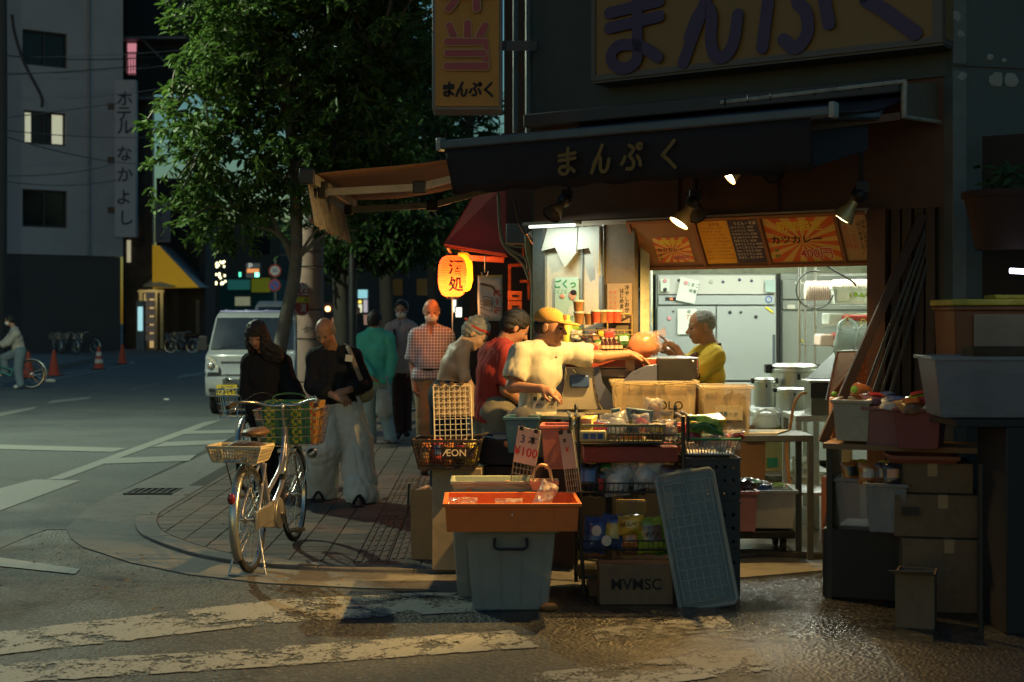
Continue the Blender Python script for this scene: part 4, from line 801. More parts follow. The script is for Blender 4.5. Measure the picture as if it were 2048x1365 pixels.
m_=MB();m_.b2((-.10,.025,.2),(.055,.07,2.18));obj('beige_panel',m_,M('pale_panel',(.50,.50,.44),.55,dirt=.15),sh)
m_=MB();m_.b2((-.108,.012,.2),(-.102,.03,2.18));m_.b2((.055,.0,.2),(.068,.09,2.18));m_.b2((o0,.0,.2),(o0+.02,.06,2.18));obj('aluminium_strip',m_,steel,sh)
m_=MB();m_.b2((.07,.02,.2),(.29,.07,2.18));obj('brown_panel',m_,M('tan_ply',(.15,.12,.08),.65,dirt=.3),sh)
refl=M('reflection_white',(.36,.39,.35),.5,var=.12,bump=.1,dirt=.15)  # pale sheets and dark lines below imitate a reflection over the panels
m_=MB();m_.slab([(-.36,-.01,2.17),(-.41,-.01,2.02),(-.30,-.01,2.04),(-.22,-.01,1.90),(-.13,-.01,2.0),(-.12,-.01,2.17)],.02);obj('reflection_sheet',m_,refl,sh)
m_=MB();m_.slab([(-.11,-.012,2.17),(-.12,-.012,2.02),(-.03,-.012,2.03),(.05,-.012,1.84),(.052,-.012,2.17)],.02);obj('reflection_sheet',m_,refl,sh)
m_=MB()
for k in range(4):m_.tube([(-.10+k*.028,-.02,2.13-k*.01),(.04,-.02,1.98-k*.045+.05)],.004,4)
obj('reflection_line',m_,darkb,sh)
def onwall(name,label,cat,s,z,w,h,mat,t=-.01,tilt=0,rz=0):
 o=thing(name,label,cat,tuple(S(s,t,z)),RA);m_=MB();m_.b2((-w/2,-.003,-h/2),(w/2,0,h/2));obj('sheet',m_,mat,o);return o
po=onwall('drink_poster', 'pale green drink poster with a drinking figure on the beige panel', 'poster',-.235,1.665,.19,.345,M('mint_poster',(.38,.58,.50),.6,var=.06,bump=0),t=.02)
grn=M('poster_green_ink',(.04,.30,.12),.6,bump=0)
text('ごくっ',.062,grn,po,(-.01,-.006,.125),off=.02);text('ごくごく',.03,grn,po,(-.05,-.006,.075));text('いける!',.045,grn,po,(-.02,-.006,-.10),off=.01)
m_=MB();m_.ell((.045,-.006,.05),(.028,.004,.032),14,8);obj('printed_head',m_,M('print_skin',(.55,.30,.20),.6,bump=0),po)
m_=MB();m_.ell((.057,-.008,.068),(.026,.004,.02),14,8);obj('printed_hair',m_,ink,po)
m_=MB();m_.prism([(0.0,0),(.08,0),(.07,.09),(.02,.06)],0,.002);m_.v=[(x,-.004-z,y-.09)for x,y,z in m_.v];obj('printed_shirt',m_,M('print_shirt',(.5,.62,.58),.6,bump=0),po)
m_=MB();m_.ell((-.035,-.006,.045),(.022,.004,.015),10,6);obj('printed_hand',m_,MC['print_skin'],po)
m_=MB();m_.b2((-.09,-.006,-.17),(.095,-.003,-.135));obj('yellow_strip',m_,M('lime_strip',(.45,.62,.06),.6,bump=0),po)
o=onwall('lime_flyer', 'lime green flyer tucked under the drink poster', 'flyer',-.20,1.455,.17,.08,M('lime_flyer',(.40,.62,.05),.6,var=.15,scale=20,bump=0),t=.012)
hm=onwall('handwritten_menu', 'brown handwritten paper menu pinned on the tan panel', 'menu',.185,1.66,.185,.26,M('kraft_paper',(.28,.21,.13),.7,var=.08,bump=.05),t=.008)
vtext('冷やしおかゆ',.036,.037,ink,hm,.06,-.006,.10,off=.01);vtext('はじめました。',.034,.034,ink,hm,.02,-.006,.08,off=.01);vtext('冷二三〇円',.024,.033,redink,hm,-.03,-.006,.07);vtext('大二八〇円',.024,.033,redink,hm,-.065,-.006,.07)
kw=M('kitchen_wall',(.40,.42,.30),.6,0,.18,2.5,.5,25,dirt=.45);kf=M('kitchen_floor',(.10,.08,.06),.3,0,.25,2,.2,30,dirt=.4)
A_=S(.29,.1);B_=S(1.99,.1)
kt=thing('kitchen_room', 'greenish tiled kitchen interior behind the shop opening', 'room',(0,0,0))
m_=MB();m_.b2((1.0,14.9,0),(5.2,15.0,3));obj('back_wall',m_,kw,kt)
m_=MB();m_.slab([(A_.x,A_.y,0),(1.42,14.9,0),(1.42,14.9,3),(A_.x,A_.y,3)],.06);obj('side_wall',m_,kw,kt)
m_=MB();m_.slab([(4.5,14.9,0),(B_.x,B_.y,0),(B_.x,B_.y,3),(4.5,14.9,3)],.06);obj('side_wall',m_,kw,kt)
m_=MB();m_.prism([(A_.x,A_.y+.1),(B_.x,B_.y+.1),(4.5,14.95),(1.3,14.95)],2.75,2.8);obj('ceiling',m_,M('kitchen_ceiling',(.45,.46,.40),.8,dirt=.2),kt)
m_=MB();fr0=S(-.3,-.15);fr1=S(2.4,-.3);m_.prism([(fr0.x+.5,fr0.y-.35),(1.57,9.30),(fr1.x+.1,9.0),(4.5,14.9),(1.3,14.9)],.0,.05);obj('floor',m_,kf,kt,bev=.01)
ft=M('tube_glow',(.85,1,.92),.5,bump=0,emit=7,ecol=(.82,1,.88))
for k,(x,y,lb)in enumerate(((1.75,12.2, 'fluorescent ceiling fitting over the kitchen, left one'),(2.9,12.2, 'fluorescent ceiling fitting over the kitchen, right one'))):
 f_=thing('ceiling_light',lb, 'lamp',(x,y,2.68));m_=MB();m_.b2((-.1,-.62,0),(.1,.62,.05));obj('fitting',m_,paper,f_);m_=MB();m_.tube([(0,-.6,-.02),(0,.6,-.02)],.016,8);obj('tube',m_,ft,f_)
 l=lamp('kitchen_tube_light', 'AREA',(x,y,2.63),62,(.93,1.0,.84),shape='RECTANGLE',size=.15,size_y=1.2)
f_=thing('ceiling_light', 'small fluorescent fitting just inside the left of the opening', 'lamp',(.95,10.2,2.60));m_=MB();m_.b2((-.3,-.06,0),(.3,.06,.04));obj('fitting',m_,paper,f_);m_=MB();m_.tube([(-.28,0,-.02),(.28,0,-.02)],.014,8);obj('tube',m_,ft,f_)
lamp('kitchen_tube_light', 'AREA',(.95,10.2,2.56),16,(.93,1.0,.84),shape='RECTANGLE',size=.6,size_y=.1)
mbr=thing('menu_board', 'long tilted wooden menu board with orange, yellow and blue price posters', 'menu board',tuple(S(0,.02,0)),RA)
zt,zb=2.185,1.905;tt=-.02;tb=.16
lean=math.atan2(tb-tt,zt-zb)
Rt=Matrix.Rotation(-lean,3, 'X')if 0 else Matrix.Rotation(lean,3, 'X')
BH=math.hypot(tb-tt,zt-zb);MR=Matrix(((1,0,0),(0,math.cos(lean),math.sin(lean)),(0,-math.sin(lean),math.cos(lean))))
upv=Vector((0,-(tb-tt),zt-zb)).normalized();nrm=Vector((0,-upv.z,upv.y));nrm=Vector((1,0,0)).cross(upv)
BO=Vector((0,tb,zb));BR=Matrix((Vector((1,0,0)),upv,nrm)).transposed()
def bpt(x,y,h=0):return BO+Vector((x,0,0))+upv*y+nrm*h
def bslab(m_,x0,x1,y0,y1,h0,h1):
 m_.box((bpt((x0+x1)/2,(y0+y1)/2,(h0+h1)/2)),(x1-x0,y1-y0,h1-h0),rot=BR);return m_
bx0,bx1=.27,1.87
mwood=M('menu_wood',(.24,.10,.045),.5,0,.25,3,.1)
obj('backing',bslab(MB(),bx0,bx1,0,BH,-.02,0),M('menu_backing',(.30,.155,.07),.6,0,.12,3),mbr)
m_=MB();bslab(m_,bx0-.02,bx1,-.02,0,-.02,.02);bslab(m_,bx0-.02,bx1,BH,BH+.02,-.02,.02)
for x in(bx0-.01,.735,1.188,1.683):bslab(m_,x-.011,x+.011,0.001,BH-.001,-.019,.018)
obj('board_frame',m_,mwood,mbr)
def rays(n,p,o):
 L=n.links.new;tc=n.nodes.new('ShaderNodeTexCoord');s_=n.nodes.new('ShaderNodeSeparateXYZ');L(tc.outputs['Generated'],s_.inputs[0])
 a=n.nodes.new('ShaderNodeMath');a.operation='SUBTRACT';a.inputs[1].default_value=.5;L(s_.outputs[0],a.inputs[0]);b=n.nodes.new('ShaderNodeMath');b.operation='SUBTRACT';b.inputs[1].default_value=.45;L(s_.outputs[2],b.inputs[0])
 at=n.nodes.new('ShaderNodeMath');at.operation='ARCTAN2';L(b.outputs[0],at.inputs[0]);L(a.outputs[0],at.inputs[1]);mu=n.nodes.new('ShaderNodeMath');mu.operation='MULTIPLY';mu.inputs[1].default_value=14;L(at.outputs[0],mu.inputs[0])
 si=n.nodes.new('ShaderNodeMath');si.operation='SINE';L(mu.outputs[0],si.inputs[0]);g=n.nodes.new('ShaderNodeMapRange');g.inputs[1].default_value=-.15;g.inputs[2].default_value=.15;L(si.outputs[0],g.inputs[0])
 m=n.nodes.new('ShaderNodeMix');m.data_type='RGBA';m.inputs[6].default_value=(.62,.11,.02,1);m.inputs[7].default_value=(.66,.42,.10,1);L(g.outputs[0],m.inputs[0]);L(m.outputs[2],p.inputs['Base Color']);p.inputs['Roughness'].default_value=.4
raym=node_mat('sunburst_print',rays);yink=M('yellow_outline_ink',(.85,.62,.05),.5,bump=0);cinkr=M('price_red_ink',(.55,.05,.04),.5,bump=0);wink=M('white_ink',(.75,.72,.62),.5,bump=0)
def btext(s,size,mat,par,x,y,h,**k):return text(s,size,mat,par,tuple(bpt(x,y,h)),rot=BR,**k)
for x0,x1,y0,y1,lb in((.40,.66,.03,.215, 'small sunburst curry poster on the left board'),(1.205,1.668,.012,BH-.012, 'large sunburst curry poster on the middle board')):
 p_=obj('poster',bslab(MB(),x0,x1,y0,y1,.001,.003),raym,mbr,label=lb);w_=x1-x0;h_=y1-y0;k=h_/.3
 btext('期間限定',.075*k*(w_/h_)/1.6,yink,p_,(x0+x1)/2,y0+h_*.80,.005,off=.02,sx=1.05,sp=.95)
 btext('カツカレー',.062*k*(w_/h_)/1.6,ink,p_,x0+w_*.42,y0+h_*.50,.006,off=.025,sx=1.15)
 btext('400円',.085*k*(w_/h_)/1.6,wink,p_,x0+w_*.66,y0+h_*.17,.0045,off=.05,sx=1.05);btext('400円',.085*k*(w_/h_)/1.6,cinkr,p_,x0+w_*.66,y0+h_*.17,.006,off=.015,sx=1.05)
 for j in range(2):
  c_=bpt(x0+w_*.1,y0+h_*(.15+.14*j),.004);m_=MB();m_.ell(c_,(.018*k,.004,.014*k),10,6);obj('printed_dot',m_,M('print_olive',(.25,.22,.05),.5),p_)
for x0,x1,mm,tm,ti,rows in((.755,.963,M('yellow_menu',(.78,.42,.03),.5,var=.06,bump=0),M('brown_red_ink',(.35,.08,.02),.5,bump=0), 'お弁当',('シャケ弁当  ¥350', 'のり弁当   ¥280', 'フライ弁当  ¥380', 'とんかつ弁当 ¥400', 'ハンバーグ弁当 ¥400', 'カレー弁当  ¥350', 'ミンチカツ弁当 ¥380', '焼魚とり弁当 ¥400', 'カキフライ弁当 ¥400', '海老フライ弁当 ¥450')),(.967,1.175,M('navy_menu',(.035,.035,.085),.5,var=.1,bump=0),wink, 'うどん・そば',('かけうどん  ¥200', 'こぶうどん  ¥250', 'わかめうどん ¥250', 'きつねうどん ¥250', '月見うどん  ¥250', '玉子とじうどん ¥300', 'じゃこ天うどん ¥350', 'カレーうどん ¥350', '天ぷらうどん ¥350', 'そばも、あります!!'))):
 p_=obj('poster',bslab(MB(),x0,x1,.012,BH-.012,.001,.003),mm,mbr,label='yellow lunch box price list' if ti=='お弁当' else 'navy blue noodle price list')
 btext(ti,.026,tm,p_,(x0+x1)/2+.01,BH-.035,.005,off=.01)
 for j,r_ in enumerate(rows):btext(r_,.0185,tm,p_,x0+.012,BH-.062-j*.0245,.005,align='LEFT',sx=1.1)
p_=obj('poster',bslab(MB(),1.705,1.865,.012,BH-.012,.001,.003),M('kraft_menu',(.45,.31,.17),.6,var=.06,bump=0),mbr,label='kraft paper menu at the right end')
for j,(s_,x,y,m2)in enumerate((('冷やしおかゆ',1.845,.27,ink),('はじめました。',1.815,.26,ink),('二三〇円',1.77,.2,redink),('大二八〇円',1.73,.24,redink))):
 for i,ch in enumerate(s_):btext(ch,.032,m2,p_,x,y-i*.033,.005,off=.01)
bs=thing('shop_sign', 'huge unlit orange shop sign with rounded purple characters above the awning', 'sign',tuple(S(0,-.2,0)),RA)
sgm=M('sign_orange_dim',(.19,.115,.032),.5,var=.08,scale=1.5,bump=0,dirt=.12);sgf=M('sign_edge',(.09,.085,.075),.5)
m_=MB();m_.b2((.13,0,3.14),(2.345,.19,5.2));obj('sign_face',m_,sgm,bs)
m_=MB();m_.b2((.10,-.012,3.105),(2.40,.0,3.14));m_.b2((.10,-.012,3.14),(.13,0,5.2));m_.b2((2.345,-.012,3.14),(2.40,0,5.2));m_.b2((2.401,0,3.10),(2.405,.2,5.2));m_.b2((.1,0.001,3.09),(2.40,.2,3.138));obj('sign_frame',m_,sgf,bs)
m_=MB();m_.b2((2.406,.03,3.13),(2.41,.17,5.2));obj('sign_end_panel',m_,sgm,bs)
def arc(cx,cy,rx,ry,a0,a1,n=14):return[(cx+rx*math.cos(R(a0+(a1-a0)*i/n)),cy+ry*math.sin(R(a0+(a1-a0)*i/n)))for i in range(n+1)]
MA=[[(-.36,.24),(.38,.30)],[(-.36,.06),(.38,.12)],[(.06,.48),(.06,-.10)],curve([(.06,-.05),(.06,-.34),(-.08,-.44),(-.26,-.40),(-.33,-.28),(-.22,-.17),(.02,-.18),(.2,-.25),(.36,-.36)],6)]
NN=[curve([(.12,.50),(-.05,.15),(-.36,-.46)],5),curve([(-.27,-.20),(-.15,.02),(-.02,.10),(.05,0),(.04,-.25),(.1,-.42),(.24,-.44),(.36,-.3),(.42,-.02)],6)]
PU=[curve([(-.1,.42),(.05,.34),(.1,.28),(.0,.14),(-.08,.05),(.04,-.08),(.1,-.25),(.0,-.40),(-.2,-.40)],6),curve([(-.28,.02),(-.34,-.12),(-.42,-.22)],4),curve([(.26,.02),(.36,-.12),(.4,-.3)],4),arc(.36,.36,.09,.09,0,360)]
KU=[curve([(.26,.46),(.0,.2),(-.22,.0),(-.2,-.04),(.05,-.22),(.30,-.46)],5)]
def glyph(parent,strokes,cx,cz,sx,sz,wd,mat,y=-.02,th=.004,shear=0):
 m_=MB()
 for k,st_ in enumerate(strokes):m_.stroke([(cx+p[0]*sx+p[1]*shear,cz+p[1]*sz)for p in st_],wd,.0015*k,th,org=(0,y,0),ux=(1,0,0),uy=(0,0,1))
 return obj('character',m_,mat,parent)
pur=M('sign_purple',(.05,.030,.085),.5,var=.1,bump=0)
PUB=[curve([(-.14,.46),(.02,.40),(.16,.24),(.04,.02),(.18,-.12),(.20,-.32),(.02,-.46),(-.18,-.36)],6),[(-.42,.05),(-.52,-.42)],[(.44,.10),(.54,-.26)],arc(.5,.42,.1,.1,0,360)]
glyph(bs,MA,.42,3.40,.50,.54,.075,pur);glyph(bs,NN,.95,3.42,.48,.58,.078,pur);glyph(bs,PUB,1.52,3.44,.40,.60,.078,pur);glyph(bs,[curve([(.34,.62),(-.1,.16),(-.14,.10),(.10,-.02),(.46,-.22)],6)],2.02,3.335,.50,.75,.082,pur)
vs_=thing('vertical_shop_sign', 'orange projecting sign box with pink and black characters on the building corner', 'sign',(P(865,0,9.3).x,9.25,P(0,222,9.3).z))
W_=140/FX*9.3;m_=MB();m_.b2((0,.01,0),(W_,.28,2.2));obj('sign_box',m_,M('sign_case',(.16,.17,.17),.5,dirt=.2),vs_,bev=.008)
m_=MB();m_.b2((.022,-.002,.022),(W_-.022,.0095,2.2));obj('sign_face',m_,M('sign_orange',(.40,.195,.03),.5,var=.06,scale=1.5,bump=0,dirt=.08),vs_)
pk=M('sign_pink',(.32,.06,.07),.5,var=.08,bump=0);pko=M('sign_pink_outline',(.42,.26,.14),.5,bump=0)
def wpx(px,py):return(px-865)/FX*9.25,(222-py)/FX*9.25
def pstroke(par,pts,wd,z=0,mat=pk):
 q=[wpx(*p)for p in pts]
 for w2,zz,mt,nm in((wd+.013,0,pko, 'outline'),(wd,.002,mat, 'stroke')):
  m_=MB();m_.stroke(q,w2,z+zz,.001,org=(0,-.004,0),ux=(1,0,0),uy=(0,0,1));obj('character_'+nm,m_,mt,par)
for i,(pp,wd)in enumerate((([(900,55),(908,76)],.045),([(936,50),(936,78)],.045),([(971,55),(960,76)],.045),([(896,87),(972,87),(972,138)],.046),([(896,110),(968,110)],.042),([(896,136),(972,136)],.046))):pstroke(vs_,pp,wd,.003*i)
for i,(pp,wd)in enumerate((([(913,-20),(910,8),(898,22)],.045),([(954,-20),(954,22)],.045),([(886,-8),(982,-8)],.045),([(925,-50),(900,-30),(960,-34)],.045))):pstroke(vs_,pp,wd,.02+.003*i)
for gl,cx in((MA,898),(NN,923),(PU,951),(KU,977)):
 x,z=wpx(cx,182);glyph(vs_,gl,x,z,.085,.092,.016,ink,y=-.004,th=.001)
m_=MB();q0=P(1005,92,9.45);q1=P(1066,92,9.75);m_.tube([q0,q1],.045,4);o=obj('sign_bracket',m_,M('bracket_grey',(.20,.21,.21),.6));tag(o, 'square grey bracket holding the projecting orange sign to the wall', 'bracket')
pg=M('pipe_bluegrey',(.10,.14,.17),.6,dirt=.2)
for px,lb,r in((1031, 'slim vertical pipe between the projecting sign and wall',.02),(1060, 'vertical drainpipe on the corner of the grey wall',.035)):
 q=P(px,0,9.9);m_=MB();m_.tube([(q.x,9.9,2.85),(q.x,9.9,6)],r,8);o=obj('drainpipe',m_,pg,smooth=True);tag(o,lb, 'pipe')
# == FRONT AWNING
aw=thing('front_awning', 'dark fabric awning with hanging valance lettered in yellow over the shop front', 'awning',tuple(S(0,0,0)),RA)
abk=M('awning_dark_fabric',(.028,.026,.036),.75,0,.2,2,.3,60);abar=M('awning_bar',(.10,.115,.13),.45,.4,dirt=.2)
n=14;vs=[];fs=[]
for i in range(n+1):
 for j in range(7):
  s_=.09+(2.37-.09)*i/n;s_b=-.1+(2.15+.1)*i/n;k=j/6;t_=-1.77*(1-k)+.02*k;z_=2.53+(2.86-2.53)*k-.05*math.sin(math.pi*k)-.01*math.sin(i*1.7)*math.sin(math.pi*k)
  vs.append((s_*(1-k)+s_b*k,t_,z_))
m_=MB();m_.add(vs,[(i*7+j,i*7+j+1,(i+1)*7+j+1,(i+1)*7+j)for i in range(n)for j in range(6)]);o=obj('canopy',m_,abk,aw,smooth=True);so=o.modifiers.new('t', 'SOLIDIFY');so.thickness=.006
m_=MB();m_.box((1.23,-1.78,2.53),(2.30,.05,.05));obj('front_bar',m_,abar,aw,bev=.01)
for x_ in(2.39,.07):obj('bar_end_cap',MB().box((x_,-1.78,2.535),(.03,.06,.075)),M('end_cap_pale',(.30,.31,.28),.5),aw,bev=.006)
vs=[];n=40
for i in range(n+1):
 s_=.10+2.18*i/n
 for j in range(5):k=j/4;vs.append((s_+(.05*k if i==0 else-.0*k),-1.79+.012*math.sin(i*.9)*k+.02*k,2.505-.25*k-(.008*math.sin(i*1.3)*k)))
m_=MB();m_.add(vs,[(i*5+j,i*5+j+1,(i+1)*5+j+1,(i+1)*5+j)for i in range(n)for j in range(4)]);vl=obj('valance',m_,M('valance_fabric',(.014,.010,.012),.8,0,.3,3,.3,60),aw,smooth=True);so=vl.modifiers.new('t', 'SOLIDIFY');so.thickness=.003
ylet=M('valance_yellow',(.17,.10,.025),.7,bump=0)
for gl,s_ in((MA,.80),(NN,1.0),(PU,1.19),(KU,1.40)):glyph(vl,gl,s_+.13,2.38,.135,.145,.019,ylet,y=-1.815,th=.001)
m_=MB();m_.b2((-.5,-.12,2.86),(2.12,.01,2.95));obj('casing',m_,M('casing_dark',(.045,.05,.055),.6,dirt=.3),aw,bev=.01)
m_=MB()
for s_,e in((.35,.3),(2.0,2.05)):m_.tube([(s_,-.05,2.80),((s_+e)/2+.25,-.9,2.62),(e,-1.75,2.53)],.02,6)
obj('folding_arm',m_,abar,aw)
ea=thing('awning_frame_end', 'rusty steel awning frame end with a laced beige canvas side', 'awning frame',(0,0,0))
q=[P(1808,168,7.9),P(1895,165,8.3),P(1895,248,8.3),P(1808,236,7.9)];m_=MB();m_.slab(q,.02);obj('side_canvas',m_,M('beige_canvas',(.13,.115,.085),.8,bump=.2),ea)
m_=MB();m_.tube([P(1440,206,8.0),P(1812,163,7.85)],.012,6);m_.tube([P(1810,163,7.85),P(1808,236,7.85)],.014,6);m_.tube([P(1808,234,7.85),P(1890,246,8.25)],.012,6);obj('pipe_frame',m_,M('pale_pipe',(.30,.31,.27),.6,dirt=.5),ea,smooth=True)
m_=MB();m_.slab([P(1622,248,7.2),P(1800,225,7.6),P(1800,240,7.6),P(1625,262,7.2)],.05);obj('rust_beam',m_,M('rust_beam',(.16,.07,.035),.7,dirt=.3),ea)
m_=MB();m_.slab([P(1618,262,7.2),P(1736,246,7.5),P(1736,300,7.5),P(1628,334,7.2)],.03);obj('dark_flap',m_,abk,ea)
for i in range(8):a=P(1450+i*45,205-i*5.2,7.96);m_=MB();m_.ring(a,.02,.003,axis=(1,0,0),n=10,m=4);obj('lacing',m_,blackp,ea)
# == SIDE AWNING over the pavement
sa=thing('side_awning', 'sloping tan awning with folding arms and frayed grey valance over the pavement', 'awning',(0,0,0))
A0=Vector((-1.32,9.3,2.50));A1=Vector((-1.27,11.3,2.50));B0=Vector((.10,9.35,2.74));B1=Vector((.12,11.3,2.74))
tan=M('tan_canvas',(.25,.135,.085),.8,0,.12,2,.25,60,transl=.2,dirt=.1)
vs=[];n=16
for i in range(n+1):
 for j in range(9):u=i/n;k=j/8;p=(A0*(1-u)+B0*u)*(1-k)+(A1*(1-u)+B1*u)*k;p=p+Vector((0,0,-.05*math.sin(math.pi*u)+.012*math.sin(6*u+3*k)));vs.append(p)
m_=MB();m_.add(vs,[(i*9+j,i*9+j+1,(i+1)*9+j+1,(i+1)*9+j)for i in range(n)for j in range(8)]);o=obj('canopy',m_,tan,sa,smooth=True);so=o.modifiers.new('t', 'SOLIDIFY');so.thickness=.004
pb=M('arm_beige',(.24,.23,.20),.5,.2,dirt=.25)
m_=MB();m_.tube([A0+Vector((0,-.03,-.03)),A1+Vector((0,0,-.03))],.05,4);obj('front_bar',m_,pb,sa,bev=.006)
for q_ in(A0+Vector((-.01,-.07,-.02)),A1+Vector((-.01,.03,-.02))):obj('end_cap',MB().box(q_,(.10,.05,.10)),dkmetal,sa,bev=.01)
for y0,pts in((9.55,[(-1.26,2.405),(-.62,2.44),(.0,2.60)]),(11.05,[(-1.26,2.405),(-.62,2.44),(.05,2.62)])):
 for k in(0,1):m_=MB();a,b=pts[k],pts[k+1];m_.tube([(a[0],y0,a[1]),(b[0],y0,b[1])],.033,4);obj('folding_arm',m_,pb,sa)
 obj('elbow',MB().box((-.62,y0,2.44),(.09,.06,.085)),dkmetal,sa,bev=.01);obj('arm_mount',MB().box((-1.27,y0,2.42),(.06,.08,.11)),dkmetal,sa,bev=.01)
vs=[];fs=[];n=44;rg=random.Random(3)
for i in range(n+1):
 y=9.27+2.05*i/n;dz=.29+rg.uniform(0,.022)
 for j in range(5):k=j/4;vs.append((-1.335+.05*k+.02*math.sin(i*.8)*k,y,2.46-dz*k*(1 if j<4 else 1)))
m_=MB();m_.add(vs,[(i*5+j,i*5+j+1,(i+1)*5+j+1,(i+1)*5+j)for i in range(n)for j in range(4)]);o=obj('valance',m_,M('frayed_canvas',(.24,.23,.215),.85,0,.35,5,.4,40,transl=.25,dirt=.55),sa,smooth=True);so=o.modifiers.new('t', 'SOLIDIFY');so.thickness=.003
m_=MB()
for i in range(26):y=9.3+1.9*i/26;m_.tube([(-1.31,y,2.18),(-1.325,y+rg.uniform(-.03,.03),2.18+rg.uniform(.02,.06))],.004,3)
stuff('frayed_hem',m_,M('frayed_orange',(.50,.20,.09),.8),sa)
# == NEIGHBOUR IZAKAYA beyond the corner
red=M('red_awning_fabric',(.42,.075,.05),.75,0,.12,3,.3,60,transl=.2)
ra=thing('red_awning', 'steep red fabric awning of the bar beyond the corner', 'awning',(0,0,0))
q=[P(890,492,13.2),P(1012,512,13.2),P(1010,372,14.2),P(962,374,14.2)];
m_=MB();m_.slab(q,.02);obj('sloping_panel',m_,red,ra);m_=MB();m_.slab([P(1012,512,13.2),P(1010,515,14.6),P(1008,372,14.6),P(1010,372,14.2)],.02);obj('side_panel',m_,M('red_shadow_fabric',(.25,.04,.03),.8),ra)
m_=MB();m_.slab([P(890,492,13.2),P(962,374,14.2),P(962,376,15.4),P(900,500,14.6)],.02);obj('side_panel',m_,red,ra)
m_=MB();m_.tube([P(893,494,13.25),P(1012,512,13.25)],.012,5);m_.tube([P(905,514,13.8),P(1010,516,13.8)],.012,5);m_.tube([P(893,494,13.25),P(905,514,13.8)],.012,5);m_.slab([P(905,508,13.7),P(1008,516,13.7),P(1008,526,13.7),P(915,520,13.7)],.02);obj('frame',m_,M('rust_red_frame',(.35,.08,.04),.6),ra)
def lantern(loc,r,h,col,e,label,kanji=None):
 t=thing('paper_lantern',label, 'lantern',loc);m_=MB();prof=[];n=34
 for i in range(n+1):
  z=-h/2+h*i/n;k=abs(z)/(h/2);prof.append((r*(max(0,1-k**3.2)**.55)*.62+r*.38-(.004 if i%2 else 0),z))
 m_.lathe(prof,n=32);m_.f=m_.f[:-2]
 mat=M('lantern_paper_%s'%('a' if kanji else 'b'),col,.7,var=.04,bump=.2,bscale=20,emit=e,ecol=col,transl=.65)
 obj('paper_shell',m_,mat,t,smooth=True,ang=20)
 m_=MB();m_.lathe([(r*.42,h/2-.012),(r*.42,h/2+.02),(r*.3,h/2+.022)],n=24);m_.lathe([(r*.3,-h/2-.022),(r*.42,-h/2-.02),(r*.42,-h/2+.012)],n=24);m_.ring((0,0,h/2+.04),.03,.003,axis=(0,1,0),n=12,m=4);obj('rim',m_,blackp,t,smooth=True)
 lamp('lantern_bulb', 'POINT',Vector(loc)+Vector((0,0,-h*.22)),5,(1,.62,.25),shadow_soft_size=.03)
 if kanji:
  for k,ch in enumerate(kanji):text(ch,h*.36,ink,t,(r*.28,-r*1.02,h*.18-k*h*.40),rz=R(16),off=.025,name='character')
 return t
lantern(P(905,553,13.3),.137,.39,(1.0,.20,.04),.62, 'front orange paper lantern with two black characters under the red awning', '酒処')
lantern(P(925,545,13.75),.10,.38,(1.0,.48,.02),1.0, 'rear yellow glowing paper lantern half behind the front one')
m_=MB();m_.ell(P(905,578,13.15),(.07,.02,.07),12,8)
lamp('lantern_light', 'POINT',P(905,610,13.0),9,(1,.42,.14),shadow_soft_size=.12)
lamp('lantern_light', 'POINT',P(930,520,13.5),7,(1,.45,.12),shadow_soft_size=.1)
m_=MB();m_.tube([P(905,592,13.3),P(905,700,13.3)],.006,5);o=obj('lantern_pole',m_,steel);tag(o, 'thin steel pole hanging below the front lantern', 'pole')
bp_=thing('hanging_banner', 'white hanging bar poster with brush drawing and red writing', 'poster',P(980,597,12.9),R(-14))
m_=MB();n=8;vs=[]
for i in range(n+1):
 for j in range(n+1):u=-1+2*i/n;v=-1+2*j/n;vs.append((u*.115,.006*math.sin(4*v+u*2),v*.205))
m_.add(vs,[(i*(n+1)+j,i*(n+1)+j+1,(i+1)*(n+1)+j+1,(i+1)*(n+1)+j)for i in range(n)for j in range(n)]);m_.f=[f[::-1]for f in m_.f];o=obj('sheet',m_,M('banner_white',(.52,.51,.48),.7,var=.08,bump=.1),bp_,smooth=True);so=o.modifiers.new('t', 'SOLIDIFY');so.thickness=.002
m_=MB();m_.b2((-.117,-.012,.198),(.117,.006,.21));obj('yellow_rail',m_,M('rail_yellow',(.5,.38,.04),.5),bp_)
text('ビール',.075,redink,bp_,(.066,-.02,-.03),off=.03,rot=Matrix.Rotation(R(0),3, 'Z')@Matrix.Rotation(R(90),3, 'X')@Matrix.Rotation(R(-90),3, 'Z'))
m_=MB();m_.stroke(curve([(-.08,.13),(-.03,.12),(.03,.10),(.06,.05)],5),.022,.0,.001,org=(0,-.018,0),ux=(1,0,0),uy=(0,0,1));obj('brush_drawing',m_,M('brush_brown',(.16,.10,.07),.7),bp_)
m_=MB()
for k,pts in enumerate(([(-.06,.02),(-.05,-.1)],[(-.06,.02),(.03,.0)],[(.03,.0),(.02,-.12)],[(-.05,-.1),(.02,-.12)],[(-.09,-.02),(-.06,-.03)],[(-.09,-.05),(-.06,-.06)],[(-.09,-.08),(-.06,-.09)],[(-.08,-.13),(.0,-.17)])):m_.stroke(pts,.006,.0005*k,.001,org=(0,-.018,0),ux=(1,0,0),uy=(0,0,1))
obj('line_drawing',m_,M('sketch_grey',(.12,.10,.09),.7),bp_)
m_=MB();m_.b2((-.05,-.014,-.07),(.012,-.0125,-.01));obj('drawn_mug',m_,M('sketch_tan',(.36,.25,.16),.7),bp_)
